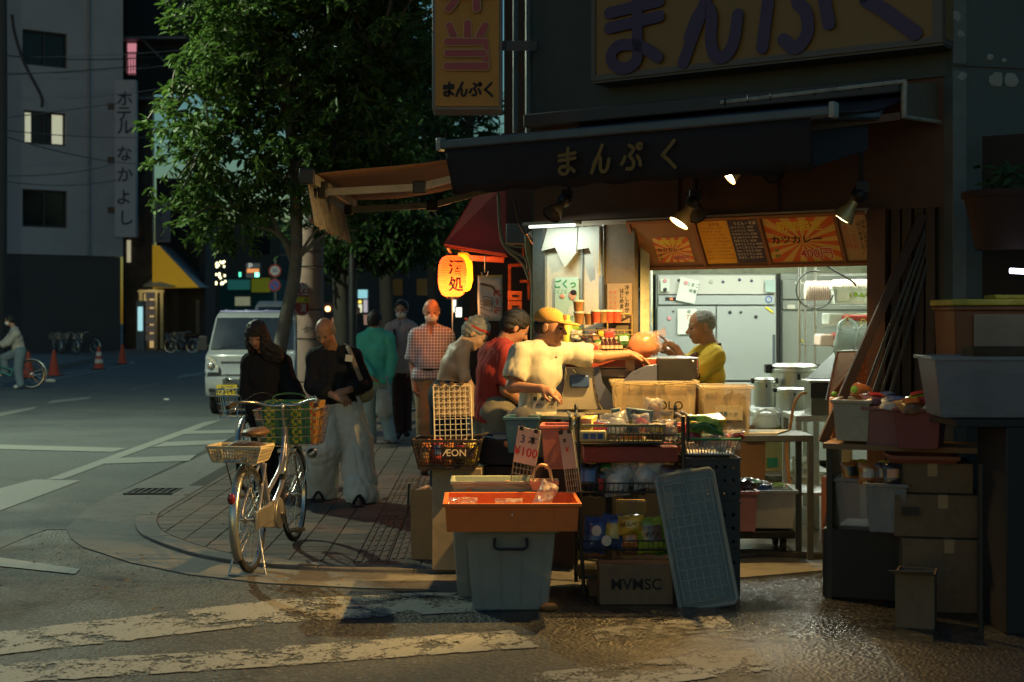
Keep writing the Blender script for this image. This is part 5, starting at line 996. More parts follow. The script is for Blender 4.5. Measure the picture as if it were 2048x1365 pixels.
m_=MB();m_.tube([P(970,512,12.9),P(970,545,12.9)],.006,5);m_.tube(curve([P(963,545,12.85),P(966,553,12.85),P(974,553,12.85),P(977,543,12.85)],4),.006,5);o=obj('banner_hook',m_,steel);tag(o, 'steel hook rod holding the white bar poster', 'hook')
iz=thing('bar_front', 'dark red framed front of the bar beyond the corner', 'shopfront',(0,0,0));rfm=M('rust_orange_frame',(.45,.10,.035),.6,dirt=.2)
m_=MB();m_.b2((P(1008,0,16).x,16,0),(P(1075,0,16).x,16.2,8.5));m_.b2((P(940,0,16).x,16,0),(P(1008,0,16).x,16.2,2.9));obj('dark_wall',m_,M('bar_wall',(.03,.02,.018),.8),iz)
m_=MB()
for a,b in(((1016,528),(1046,534)),((1016,534),(1022,596)),((1040,560),(1058,566)),((1055,530),(1060,600)),((1016,592),(1026,596)),((1044,485),(1048,515)),((1038,480),(1060,486))):p0=P(a[0],b[1],14.5);p1=P(b[0],a[1],14.5);m_.b2((p0.x,14.5,p0.z),(p1.x,14.56,p1.z))
obj('frame',m_,rfm,iz)
for y0,y1,lb in((583,602, 'upper'),(603,624, 'lower')):
 c_=thing('orange_crate', '%s of two stacked orange boxes in the dark bar doorway'%lb, 'crate',P(1030,(y0+y1)/2,14),group='orange boxes in the bar doorway');h=(y1-y0)/FX*14
 m_=MB();m_.box((0,0,0),(.14,.2,h));obj('box',m_,M('crate_orange',(.55,.15,.05),.6,dirt=.1),c_,bev=.006);m_=MB();m_.box((0,-.104,0),(.06,.012,.02));obj('handle_slot',m_,blackp,c_)
m_=MB();a=P(1012,487,12.4);b=P(1065,448,12.4);m_.b2((a.x,12.4,a.z),(b.x,12.7,b.z));o=obj('duct_box',m_,M('duct_grey',(.16,.165,.15),.6,dirt=.25),bev=.01);tag(o, 'grey metal duct box on the wall right of the red awning', 'duct')
m_=MB();a=P(1075,470,10.3);m_.box(a,(.13,.14,.11),rot=Euler((0,R(-30),0)).to_matrix());o=obj('camera_box',m_,M('hood_grey',(.22,.24,.24),.3,.7),bev=.01);tag(o, 'tilted galvanised hood at the top left corner of the opening', 'hood')
pm_=M('wrapped_pipe',(.24,.26,.17),.7,0,.15,6,.3,30,dirt=.3)
m_=MB();m_.tube(curve([P(1058,470,10.6),P(1060,505,10.6),P(1068,535,10.6),P(1071,590,10.6),P(1070,640,10.6),P(1070,900,10.6)],6),.036,12);o=obj('wrapped_pipe',m_,pm_,smooth=True,ang=80);tag(o, 'fat tape-wrapped olive pipe beside the beige panel', 'pipe')
for k,pts in enumerate(([(998,390),(1000,450),(1010,490),(1030,505),(1052,520),(1056,545)],[(996,385),(1001,470),(1015,500),(1045,528),(1058,560)],[(1028,400),(1038,445),(1052,470)],[(1010,488),(1030,494),(1058,496)])):
 m_=MB();m_.tube(curve([P(a,b,11.2-.1*k)for a,b in pts],6),.011 if k<2 else .007,5);o=obj('hanging_cable',m_,M('cable_grey',(.26,.28,.25),.6)if k!=2 else blackp,smooth=True);tag(o,('thick grey cable looping down left of the olive pipe', 'second grey cable twisted around the first by the olive pipe', 'thin black cable hanging over the grey duct box', 'short grey cable running straight to the olive pipe')[k], 'cable', 'cables beside the wrapped pipe')
# == RIGHT HAND WALLS, SHUTTER
sw=thing('storage_wall', 'dark brown boarded storage wall right of the opening', 'wall',tuple(SA),RA)
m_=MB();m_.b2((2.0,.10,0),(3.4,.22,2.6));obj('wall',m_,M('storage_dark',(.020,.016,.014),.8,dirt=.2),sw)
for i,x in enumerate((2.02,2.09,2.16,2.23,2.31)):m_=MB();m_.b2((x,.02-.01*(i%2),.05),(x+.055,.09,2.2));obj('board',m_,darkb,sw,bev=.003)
pw_=thing('grey_pillar', 'tall blue-grey concrete pillar with patched plaster at the right edge', 'pillar',(P(1905,0,8.1).x,8.1,0),R(14))
pil=M('pillar_plaster',(.075,.105,.108),.85,0,.18,1.3,.4,25,dirt=.3)
m_=MB();m_.b2((0,0,3.0),(1.6,.3,7.5));m_.b2((0,0,0),(1.6,.3,2.975));m_.b2((.0,.01,2.975),(1.6,.3,3.0));obj('shaft',m_,pil,pw_)
m_=MB();m_.b2((.0,-.006,0),(.085,-.0,2.97));m_.b2((0,-.006,3.01),(.085,0,7.5));obj('edge_strip',m_,M('pillar_edge',(.13,.16,.16),.85,bump=.4,dirt=.2),pw_)
m_=MB()
for x,z,r_ in((.02,3.28,.035),(.05,3.18,.03),(.24,3.055,.022),(.33,3.04,.018),(.28,2.93,.05),(.38,2.93,.05),(.06,2.94,.03)):m_.ell((x,-.004,z),(r_,.006,r_*.8),9,5,.5,seed=int(x*100))
obj('plaster_patch',m_,M('plaster_patch',(.26,.29,.27),.9),pw_)
for i,(a,b,lb,mt,r_)in enumerate((((1700,760),(1845,430), 'brown leaning timber board beside the opening',darkb,.036),((1745,790),(1868,425), 'first thin leaning steel rail',steel,.011),((1762,790),(1876,422), 'second thin leaning steel rail',steel,.009),((1780,790),(1884,418), 'third thin leaning steel rail, furthest right',steel,.011),((1728,790),(1862,430), 'thin leaning rail next to the timber',dkmetal,.011))):
 p0=P(a[0],a[1],8.2);p1=P(b[0],b[1],8.26);p0=p0+(p0-p1)*((p0.z-.845)/(p1.z-p0.z))
 m_=MB();m_.tube([p0,p1],r_,4);o=obj('leaning_board' if i==0 else 'leaning_rail',m_,M('timber_brown',(.045,.026,.02),.7,dirt=.3)if i==0 else M('dull_rail',(.05,.052,.045),.5,.5));tag(o,lb+' in the dark storage corner', 'board' if i==0 else 'rail')
text('2',.13,M('dim_number',(.16,.15,.12),.7),sw,(2.52,.09,1.42));m_=MB();m_.ring((2.49,.09,1.02),.04,.008,axis=(0,1,0),n=16,m=5);obj('lock_ring',m_,dkmetal,sw)
pt=thing('plant_pot', 'dim terracotta planter with a small plant on the right wall shelf', 'plant',P(2010,500,7.6));m_=MB();m_.lathe([(.15,0),(.21,.27),(.225,.28),(.225,.31),(.2,.31),(.18,.25)],n=20);obj('pot',m_,M('terracotta',(.035,.018,.014),.8),pt,smooth=True)
m_=MB();rg=random.Random(9)
for k in range(60):
 a=rg.uniform(0,6.3);r_=rg.uniform(0,.17);c_=Vector((r_*math.cos(a),r_*math.sin(a),.32+rg.uniform(0,.13)));u=Vector((rg.gauss(0,1),rg.gauss(0,1),rg.gauss(.3,.5))).normalized()*.05;v=u.orthogonal().normalized()*.018;m_.add([c_-u,c_+v,c_+u,c_-v],[(0,1,2),(0,2,3)])
o=obj('foliage',m_,leafd,pt);o['kind']='stuff'
# == SPOTLIGHTS
def spot(label,loc,aim,lit=True,power=60,ang=100,stem=.25):
 t=thing('spotlight',label, 'spotlight',loc,group='spotlights under the awning');d=(Vector(aim)-Vector(loc)).normalized()
 m_=MB();m_.lathe([(.022,-.10),(.03,-.05),(.05,-.02),(.062,.02),(.064,.028)],n=24,axis=d);m_.f=m_.f[:-1];obj('reflector',m_,M('reflector_warm',(.6,.45,.2),.3,.5)if lit else blackp,t,smooth=True,ang=70)
 m_=MB();m_.lathe([(.0,.034),(.04,.030),(.060,.022)][::-1],n=24,axis=d);m_.f=m_.f[1:]if 0 else m_.f;obj('bulb_face',m_,M('spot_glow',(1,.8,.45),.5,bump=0,emit=12,ecol=(1,.72,.35))if lit else blackp,t,smooth=True)
 m_=MB();m_.ell(-d*.13,(.045,.045,.045),14,10);m_.tube([-d*.14,-d*.14+Vector((.02,.04,.05)),-d*.14+Vector((.02,.05,stem))],.012,6);m_.box(-d*.16+Vector((0,0,.02)),(.07,.05,.06));obj('holder',m_,blackp,t,smooth=True,ang=50)
 if lit:lamp('spotlight_beam', 'SPOT',Vector(loc)+d*.045,power,WARM,aim=tuple(Vector(loc)+d),spot_size=R(ang),spot_blend=.5,shadow_soft_size=.018)
spot('glowing spotlight just under the awning valance',tuple(P(1463,345,7.9)),(-2.0,7.45,.0),power=380,ang=66)
spot('glowing spotlight in front of the first curry poster',tuple(P(1362,440,8.6)),(.2,8.4,.95),power=185,ang=166)
spot('glowing spotlight at the right end of the menu boards',tuple(P(1690,430,7.95)),(1.0,8.3,.8),power=15,ang=135)
spot('unlit black spotlight high in the left corner of the opening',tuple(P(1108,425,9.1)),(-.8,8,1),lit=False)
spot('unlit dark spotlight right of the glowing valance lamp',tuple(P(1545,342,7.9)),(2,6,1),lit=False)
spot('black double spotlight body left of the middle lamp',tuple(P(1392,425,8.9)),(1.2,8,1.5),lit=False)
sl_=thing('strip_light', 'short fluorescent tube in a galvanised hood lighting the beige panel', 'lamp',tuple(S(-.2,-.22,2.16)),RA);obj('hood',MB().b2((-.2,-.05,.02),(.2,.05,.04)),M('hood_grey',(.22,.24,.24),.3,.7),sl_);obj('tube',MB().tube([(-.18,0,.012),(.18,0,.012)],.009,8),M('dim_tube_glow',(.85,1,.92),.5,bump=0,emit=2,ecol=(.9,1,.85)),sl_)
lamp('strip_light_beam', 'AREA',S(-.2,-.22,2.14),2.4,(.93,1.0,.84),shape='RECTANGLE',size=.36,size_y=.04,aim=tuple(S(-.15,.25,1.2)))
# == KITCHEN CONTENTS
stl=M('fridge_steel',(.30,.33,.33),.45,.35,.07,1.5,.04,120);stl2=M('fridge_steel_dark',(.22,.24,.22),.45,.35,.07,1.5,.04)
gap=M('seal_black',(.02,.02,.02),.7)
fg=thing('fridge', 'tall four door stainless kitchen fridge with notes and magnets behind the vendor', 'fridge',(P(1312,0,14).x,14,.05));W_=P(1554,0,14).x-P(1312,0,14).x;
def fz(y,d=14):return P(0,y,d).z-.05
m_=MB();m_.b2((0,.03,.08),(W_,.8,fz(548)));obj('cabinet',m_,stl2,fg,bev=.008)
for x in(.1,W_-.1):m_=MB();m_.tube([(x,.1,0),(x,.1,.08)],.03,8);obj('foot',m_,dkmetal,fg)
m_=MB();m_.b2((.02,0,fz(589)),(W_-.02,.028,fz(551)));obj('top_panel',m_,M('panel_mint',(.44,.44,.41),.4,.1,.06,1.2,.02),fg,bev=.004)
m_=MB();m_.b2((.02,-.005,fz(610)),(W_-.02,.028,fz(591)));obj('control_strip',m_,stl,fg,bev=.006)
m_=MB();m_.b2((.09,-.012,fz(602)),(.21,-.006,fz(595)));cs_=obj('display',m_,blackp,fg);text('18.',.03,M('led_red',(1,.2,.05),.5,bump=0,emit=2),cs_,(.15,-.014,(fz(602)+fz(595))/2),off=.01)
xm=P(1432,0,14).x-P(1312,0,14).x
for x0,x1,z0,z1 in((.012,xm-.006,fz(761),fz(613)),(xm+.006,W_-.012,fz(761),fz(613)),(.012,xm-.006,.12,fz(765)),(xm+.006,W_-.012,.12,fz(765))):
 m_=MB();m_.b2((x0,-.02,z0),(x1,.028,z1));d_=obj('door',m_,stl,fg,bev=.006)
 m_=MB();hx=x1-.04 if x1>xm+.1 else x1-.04;m_.b2((x1-.035,-.032,z0+.05),(x1-.012,-.021,z0+.45));obj('handle',m_,M('handle_dark',(.05,.07,.08),.5),d_,bev=.004)
def mag(parent,x,z,r,col,y=-.022):m_=MB();m_.lathe([(r,0),(r*.9,.012),(0,.014)],c=(x,y,z),axis=(0,-1,0),n=14);obj('magnet',m_,M('magnet%.2f%.2f'%col[:2],col,.4,bump=0),parent)
def fxz(px,py):q=P(px,py,14);return q.x-fg.location.x,q.z-.05
for px,py,r,c_,y in((1358,561,.016,(.02,.02,.02),-.002),(1422,564,.02,(.35,.35,.3),-.002),(1446,564,.014,(.03,.06,.12),-.002),(1479,560,.015,(.03,.04,.10),-.002),(1503,562,.014,(.03,.06,.12),-.002),(1459,625,.017,(.02,.025,.03),-.022),(1481,625,.014,(.02,.025,.03),-.022),(1511,634,.018,(.03,.03,.03),-.022),(1338,637,.022,(.55,.25,.28),-.022),(1346,623,.012,(.1,.1,.1),-.022)):
 x,z=fxz(px,py);mag(fg,x,z,r,c_,y)
pwh=M('note_paper',(.56,.62,.54),.7,var=.05,bump=.05)
for(a,b,c_,d_),rt,lb in(((1320,558,1338,583),0, 'small white note pinned top left of the fridge'),((1355,558,1393,605),-12, 'tilted white note with handwriting on the fridge top panel'),((1354,618,1392,669),0, 'large white note on the left fridge door behind the vendor'),((1529,561,1549,585),0, 'blue grey card on the fridge top right')):
 x0,z0=fxz(a,d_);x1,z1=fxz(c_,b);nx,nz=(x0+x1)/2,(z0+z1)/2
 n_=thing('paper_note',lb, 'note',(fg.location.x+nx,13.955,nz+.05),rot=Euler((0,R(-rt),0)));m_=MB();m_.b2((-(x1-x0)/2,0,-(z1-z0)/2),((x1-x0)/2,.003,(z1-z0)/2));obj('sheet',m_,pwh if 'blue' not in lb else M('card_blue',(.30,.40,.38),.6),n_)
 if 'tilted' in lb:mag(n_,-.03,.07,.022,(.55,.25,.28),0);text('たまご',.045,ink,n_,(.04,-.004,.06));text('用意',.04,ink,n_,(.05,-.004,0))
 if 'small' in lb:mag(n_,0,.04,.022,(.55,.25,.28),0);mag(n_,0,-.045,.02,(.02,.02,.02),0)
 if 'large' in lb:mag(n_,.02,.10,.018,(.25,.27,.25),0);text('77',.06,redink,n_,(.02,-.004,.04))
x,z=fxz(1537,599);m_=MB();m_.ring((x,-.012,z),.03,.005,axis=(0,1,0),n=16,m=4);obj('blue_logo',m_,M('logo_blue',(.03,.10,.45),.5),fg)
m_=MB();
for k in range(5):x,z=fxz(1532+k*3,616+k*2.2);m_.ell((x,-.03,z),(.012,.008,.012),8,6)
obj('yellow_magnet',m_,M('magnet_yellow',(.6,.5,.03),.5),fg)
f2=thing('fridge', 'second darker stainless fridge to the right with pale maker plate', 'fridge',(P(1562,0,14.3).x,14.3,.05));W2=.95
m_=MB();m_.b2((0,.03,.08),(W2,.5,P(0,556,14.3).z));obj('cabinet',m_,stl2,f2,bev=.008)
for z0,z1 in((P(0,702,14.3).z-.6,P(0,624,14.3).z),(P(0,620,14.3).z,P(0,601,14.3).z),(P(0,599,14.3).z,P(0,559,14.3).z)):m_=MB();m_.b2((.012,-.0,max(.1,z0-.05)),(W2-.01,.028,z1-.05));obj('door' if z1<1.7 else 'panel',m_,stl2,f2,bev=.006)
obj('sticker',MB().b2((.06,-.006,P(0,620,14.3).z-.04),(.14,-.001,P(0,612,14.3).z-.04)),paper,f2);obj('maker_plate',MB().b2((.14,-.006,1.86),(.26,-.001,1.88)),paper,f2)
m_=MB();m_.b2((P(1555,0,14.1).x,14.15,.05),(P(1561,0,14.1).x,14.6,1.98));o=obj('gap_panel',m_,gap);tag(o, 'black filler strip between the two fridges', 'panel')
hb=M('bag_white_film',(.62,.62,.56),.35,0,.1,3,.5,25,transl=.4,alpha=.85)
def plasticbag(loc,w,h,dpt,label,mat=None,handles=True,group=None,seed=0):
 t=thing('plastic_bag',label, 'bag',loc,group=group);rg=random.Random(seed);m_=MB();n=16;k=9;vs=[]
 for i in range(k+1):
  u=i/k;wz=(w/2)*(1-.18*u-.35*max(0,u-.75)*2)*(.55+.45*min(1,u*6+.2));dz=dpt/2*(.6+.4*math.sin(math.pi*min(1,u+.25)))
  for j in range(n):a=2*math.pi*j/n;f=1+.10*math.sin(5*a+seed+3*u)+.05*rg.uniform(-1,1);vs.append((wz*math.cos(a)*f,dz*math.sin(a)*f,h*u))
 m_.add(vs,[(i*n+j,i*n+(j+1)%n,(i+1)*n+(j+1)%n,(i+1)*n+j)for i in range(k)for j in range(n)]+[tuple(range(n))[::-1]]);o=obj('film',m_,mat or hb,t,smooth=True,ang=60);so=o.modifiers.new('t', 'SOLIDIFY');so.thickness=.002
 if handles:
  for sx in(-1,1):m_=MB();m_.tube(curve([(sx*w*.28,0,h*.97),(sx*w*.26,0,h*1.18),(sx*w*.05,0,h*1.36)],4),[w*.09*(1-.06*i)for i in range(9)],6);obj('handle',m_,mat or hb,t,smooth=True)
 return t
plasticbag(P(1283,668,11.5),.17,.27,.10, 'bundle of white carrier bags hanging left of the fridge',seed=2)
m_=MB();q=P(1283,600,11.5);m_.tube(curve([q,q+Vector((.02,0,.08)),q+Vector((-.01,0,.14)),q+Vector((-.03,0,.08))],4),.003,4);o=obj('wire_hook',m_,dkmetal);tag(o, 'twisted wire hook holding the hanging white bags', 'hook')
for a,b,c_,d_,d,lb,mt,tx in((1272,590,1302,625,12.4, 'white paper with noodle writing on the kitchen side wall',pwh, '7麺'),(1284,612,1306,650,12.2, 'yellowish sheet behind the hanging white bags',M('yellow_sheet',(.5,.42,.20),.7), 'feel')):
 p0=P(a,d_,d);p1=P(c_,b,d);o=thing('wall_paper_note',lb, 'note',((p0.x+p1.x)/2,d,(p0.z+p1.z)/2));m_=MB();m_.b2((-(p1.x-p0.x)/2,0,-(p1.z-p0.z)/2),((p1.x-p0.x)/2,.004,(p1.z-p0.z)/2));obj('sheet',m_,mt,o);text(tx,.06,ink,o,(0,-.004,0),off=.01)
ct_=thing('counter', 'steel topped serving counter with red underside between customer and vendor', 'counter',(P(1128,0,9.28).x,9.28,.05))
W_=P(1398,0,9.28).x-P(1128,0,9.28).x;zc=P(0,716,9.28).z-.05
m_=MB();m_.b2((0,0,zc-.07),(W_,.55,zc));obj('top',m_,M('counter_steel',(.35,.34,.32),.3,.8,.1,2,.05),ct_,bev=.006)
m_=MB();m_.b2((.01,-.008,zc-.062),(W_-.01,-.001,zc-.012));obj('red_fascia',m_,M('fascia_red',(.25,.05,.03),.4),ct_)
m_=MB();m_.b2((0,.01,zc-.125),(W_,.5,zc-.075));obj('lower_rail',m_,M('rail_brown_steel',(.20,.14,.12),.35,.6),ct_)
m_=MB();m_.b2((.40,-.012,zc-.085),(.46,-.010,zc-.002));obj('masking_tape',m_,M('tape',(.45,.26,.14),.7),ct_)
m_=MB();m_.b2((.02,.12,0),(W_-.02,.5,zc-.126));obj('body',m_,M('counter_body',(.30,.26,.18),.5,.3,.1),ct_)
m_=MB();x0=P(1316,0,9.15).x-ct_.location.x;m_.b2((x0,-.14,zc-.17),(x0+.25,.02-.03,zc+.0));obj('black_box',m_,blackp,ct_,bev=.004)
m_=MB();m_.ell((x0+.225,-.142,zc-.02),(.008,.004,.008),8,6);obj('rivet',m_,chrome,ct_)
ks=curve([(-.02,0,0),(-.06,0,-.12),(-.10,0,-.22),(-.17,0,-.31),(-.22,0,-.37)],6)
bowl=M('blue_showcase_panel',(.10,.115,.19),.3,.3,.2,2,.02);fr=M('steel_panel',(.40,.36,.28),.45,.4,.12,4,.04)
pd=thing('serving_panel', 'curved steel hood panel with a blue handle hanging under the counter', 'panel',(P(1168,0,9.2).x,9.22,P(0,735,9.2).z))
m_=MB();L1=[(-.12,0),(-.125,-.1),(-.14,-.18),(-.17,-.25),(-.19,-.275)];R1=[(.11,-.275),(.085,-.22),(.07,-.15),(.062,-.07),(.06,0)];poly=L1[:]+R1
m_.v=[];m_.prism([(p[0],p[1])for p in poly],0,.02);m_.v=[(x,-z,y)for x,y,z in m_.v];obj('plate',m_,fr,pd,bev=.004)
for pts,mx in(([(-.12,0),(-.125,-.1),(-.14,-.18),(-.17,-.25),(-.22,-.29),(-.26,-.29),(-.2,-.18),(-.16,0)],0),([(.062,0),(.065,-.08),(.075,-.15),(.095,-.22),(.125,-.275),(.20,-.275),(.20,-.2),(.12,-.1),(.10,0)],1)):
 m_=MB();m_.prism(pts,0,.015);m_.v=[(x,-.002-z,y)for x,y,z in m_.v];obj('curved_side',m_,bowl,pd,bev=.003)
m_=MB();m_.tube(curve([(x,-.024,y)for x,y in L1],4),.005,5);m_.tube(curve([(x,-.024,y)for x,y in R1],4),.005,5);obj('bright_edge',m_,chrome,pd,smooth=True)
m_=MB();m_.box((-.03,-.04,-.09),(.125,.04,.085));obj('blue_handle',m_,M('handle_blue',(.03,.07,.20),.4),pd,bev=.012)
m_=MB();m_.tube([(-.04,-.03,-.045),(-.07,-.03,-.012)],.007,6);m_.tube([(-.115,-.03,0),(-.11,-.03,-.05)],.006,6);obj('hook',m_,chrome,pd)
m_=MB();m_.slab([P(1234,775,9.2),P(1262,745,9.2),P(1292,731,9.2),P(1318,727,9.2),P(1318,775,9.2)][::-1],.02);o=obj('curved_panel',m_,bowl,bev=.006);tag(o, 'dark blue curved hood side below the counter, right of the steel panel', 'panel')
rk=thing('counter_rack', 'gold wire counter rack holding cups, bottles and packets', 'rack',(P(1190,0,9.37).x,9.35,zc+.05));gold=M('gold_wire',(.50,.36,.13),.35,.7)
m_=MB();m_.tube(curve([(.08,-.02,0),(.08,-.02,.26),(.10,-.02,.285),(.22,-.02,.285),(.24,-.02,.26),(.24,-.02,0)],3),.005,6)
for z in(.03,.15):m_.tube([(-.13,-.03,z),(.24,-.03,z),(.24,.12,z),(-.13,.12,z),(-.13,-.03,z)],.003,4);m_.tube([(-.13,-.03,z+.03),(.24,-.03,z+.03)],.003,4)
for i in range(9):x=-.13+i*.046;m_.tube([(x,-.03,.15),(x,-.03,.18)],.002,4);m_.tube([(x,-.03,.03),(x,-.03,.06)],.002,4)
obj('wire_frame',m_,gold,rk)
cupb=M('cup_contents',(.20,.10,.04),.3,0,.5,14,.1,coat=.6);cupr=M('cup_label_red',(.35,.06,.03),.4,0,.5,18,0)
def cup(px,py,lb,mat,h=.072,r=.036,d=9.38):
 q=P(px,py,d);t=thing('dessert_cup',lb, 'cup',q,group='cups on the counter rack');m_=MB();m_.lathe([(r*.78,0),(r,h)],n=18);obj('cup_wall',m_,mat,t,smooth=True)
 m_=MB();m_.lathe([(r*1.06,h),(r*1.08,h+.004),(r*1.0,h+.012),(0,h+.013)],n=18);obj('lid',m_,M('lid_clear',(.5,.5,.45),.25,alpha=.7),t,smooth=True)
cup(1157,626, 'topmost brown cup at the left end of the rack',cupb);cup(1158,649, 'brown cup directly under the topmost cup',cupb);cup(1179,650, 'brown cup, third from the left in the rack row',cupb)
for px,m2,lb in((1193,cupr, 'red labelled cup in the rack row, left one'),(1206,cupb, 'plain brown cup between the red labelled cups'),(1219,cupr, 'red labelled cup behind the gold hoop'),(1233,cupr, 'red labelled cup at the right end of the rack row')):cup(px,646,lb,m2,d=9.35)
btm=M('bottle_amber',(.06,.02,.015),.15,coat=1);lbl=M('bottle_label',(.50,.36,.24),.6,var=.3,scale=30)
for k,px in enumerate((1206,1214,1222,1232,1240)):
 t=thing('small_bottle',('first', 'second', 'third', 'fourth', 'fifth')[k]+' small dark labelled bottle from the left under the gold hoop', 'bottle',P(px,700,9.32),group='small bottles on the counter');m_=MB();m_.lathe([(.016,0),(.018,.005),(.018,.05),(.009,.062),(.009,.072)],n=12);obj('glass',m_,btm,t,smooth=True);m_=MB();m_.lathe([(.0185,.008),(.0185,.03)],n=12);obj('label_band',m_,lbl,t);m_=MB();m_.lathe([(.011,.07),(.011,.085),(0,.086)],n=12);obj('cap',m_,lbl,t)
packm=[M('pack_%s'%n_,c_,.28,0,.55,s_,.35,30,coat=.7)for n_,c_,s_ in(('choc',(.10,.05,.035),22),('purple',(.16,.08,.12),20),('green',(.05,.16,.04),18),('dark',(.03,.03,.035),20),('silver',(.30,.32,.32),16),('yellow',(.50,.36,.05),14),('blue',(.05,.09,.26),12),('red',(.38,.04,.04),14),('white',(.48,.48,.44),12),('lime',(.22,.34,.03),12),('orange',(.5,.18,.05),16),('brown',(.26,.15,.08),22))]
PKN=['chocolate brown', 'purplish', 'green', 'black', 'silver', 'yellow', 'blue', 'red', 'white', 'lime green', 'orange', 'light brown']
def pack(loc,w,h,t_,m_i,label,rot=None,seed=None,group=None,cat='snack packet',txt=None,tm=None,ts=.04,clearw=False):
 seed=seed if seed is not None else rnd.randrange(9999)
 o=thing('snack_packet',label,cat,loc,rot=rot or Euler((R(rnd.uniform(-14,6)),R(rnd.uniform(-8,8)),R(rnd.uniform(-12,12)))),group=group)
 m_=MB();m_.pillow((0,0,0),w,h,t_,None,seed);obj('wrapper',m_,clear if clearw else packm[m_i],o,smooth=True,ang=70)
 if clearw:m_=MB();m_.ell((0,0,-.02*h),(w*.36,t_*.3,h*.34),10,7,.25,seed=seed);obj('contents',m_,packm[m_i],o,smooth=True,ang=50)
 else:
  m_=MB();n=6;vs=[]
  for i in range(n+1):
   for j in range(n+1):
    x=(-1+2*i/n)*.62;y=(-1+2*j/n)*.42+.08;e=(1-abs(x)**3)*(1-abs(y)**5);vs.append((x*w/2,-(t_*.5*e*1.22+.004),y*h/2))
  m_.add(vs,[(i*(n+1)+j,(i+1)*(n+1)+j,(i+1)*(n+1)+j+1,i*(n+1)+j+1)for i in range(n)for j in range(n)]);obj('printed_panel',m_,packm[(m_i*5+seed)%12],o,smooth=True)
 if txt:text(txt,ts,tm or paper,o,(0,-t_*.7-.008,.0),off=.015)
 return o
for k,(px,py,mi,lb)in enumerate(((1150,672,4, 'grey labelled packet at the left of the counter rack'),(1163,690,3, 'black packet lying lowest at the rack left end'),(1178,684,0, 'chocolate brown packet left of the bottles'),(1192,676,1, 'purplish packet behind the chocolate one'),(1205,668,3, 'black packet above the bottles'),(1199,690,2, 'green packet tucked left of the bottles'),(1218,670,1, 'purplish packet standing above the small bottles'),(1247,680,2, 'green packet right of the small bottles'),(1188,698,11, 'light brown roll packet lowest on the counter'))):
 pack(P(px,py,9.38-.008*k),.09,.08,.04,mi,lb,group='packets on the counter rack',cat='packet')
t=thing('yellow_bottle', 'yellow tall bottle behind the cap of the reaching man', 'bottle',P(1134,700,9.4));m_=MB();m_.lathe([(.035,0),(.036,.18),(.02,.2),(.02,.23)],n=16);obj('bottle_body',m_,M('bottle_yellow',(.55,.50,.08),.4),t,smooth=True)
m_=MB();m_.b2((P(1062,0,10).x,9.9,1.2),(P(1075,0,10).x,10.0,1.56));o=obj('green_box',m_,M('box_limegreen',(.35,.42,.12),.6));tag(o, 'pale green box edge between the red shirt and the cap', 'box')
bg_=thing('food_bag', 'knotted clear plastic bag of orange food handed across the counter', 'bag',P(1290,716,9.3));m_=MB();m_.ell((0,0,.085),(.115,.08,.088),18,12,.12,seed=4);m_.tube(curve([(.05,0,.13),(.09,-.01,.16),(.13,-.02,.17)],4),[.045,.04,.035,.028,.02,.018,.022,.03,.035][:9],8);o=obj('film',m_,M('food_film',(.42,.28,.20),.2,var=.15,bump=.9,bscale=22,alpha=.28,spec=.8),bg_,smooth=True,ang=80)
m_=MB();m_.ell((-.01,.0,.084),(.102,.07,.078),16,10,.22,seed=8);obj('contents',m_,M('food_orange',(.62,.16,.05),.5,0,.5,14,.3),bg_,smooth=True)
# == KITCHEN RIGHT: cookers, racks
def cooker(px,py,r,h,label,d=11.2):
 t=thing('rice_cooker',label, 'rice cooker',P(px,py,d));m_=MB();m_.lathe([(r*.9,0),(r,.02),(r,h*.80),(r*1.04,h*.81),(r*1.04,h*.86),(r*.98,h*.87),(r*.98,h*.93),(r*.8,h*.985),(0,h)],n=36);obj('steel_drum',m_,steel,t,smooth=True,ang=35)
 for sx in(-1,1):m_=MB();m_.box((sx*r*1.10,0,h*.88),(r*.28,r*.5,h*.2));obj('handle',m_,blackp,t,bev=.01)
 m_=MB();m_.box((0,-r*1.04,h*.72),(r*.12,.015,h*.12));obj('latch',m_,dkmetal,t,bev=.003)
 return t
cooker(1588,820,.185,.37, 'largest polished steel rice cooker with black lid handles');cooker(1529,814,.085,.23, 'small slim steel cooker at the left of the largest one',11.0);cooker(1583,820,.115,.17, 'squat small cooker in front of the largest one',10.7)
def table(name,label,x0,x1,y0,y1,z,mt,leg=.02,shelf=None,th=.04):
 t=thing(name,label, 'table',(x0,y0,.05));m_=MB();m_.b2((0,0,z-.05-th),(x1-x0,y1-y0,z-.05));obj('top',m_,mt,t,bev=.004)
 for x in(leg,x1-x0-leg):
  for y in(leg,y1-y0-leg):m_=MB();m_.b2((x-leg,y-leg,0),(x+leg,y+leg,z-.051-th));obj('leg',m_,mt,t,bev=.003)
 if shelf:m_=MB();m_.b2((.001,.001,shelf),(x1-x0-.001,y1-y0-.001,shelf+.02));obj('shelf',m_,mt,t)
 return t
zt_=P(0,822,11).z;table('cooker_table', 'steel table under the rice cookers',P(1500,0,10.8).x,P(1652,0,10.8).x,10.55,11.5,P(0,825,10.6).z,steel,shelf=.35)
table('burner_table', 'small steel table carrying the black fryer box',P(1592,0,9.7).x,P(1668,0,9.7).x,9.7,10.2,P(0,832,9.7).z,steel,shelf=.3)
fb=thing('fryer', 'small black and steel fryer box with pointed vents and orange gas hose', 'fryer',P(1640,832,9.85));m_=MB();m_.b2((-.085,-.12,.0),(.085,.12,.23));obj('box',m_,M('fryer_steel',(.12,.12,.11),.4,.6,.3,6,.1),fb,bev=.004)
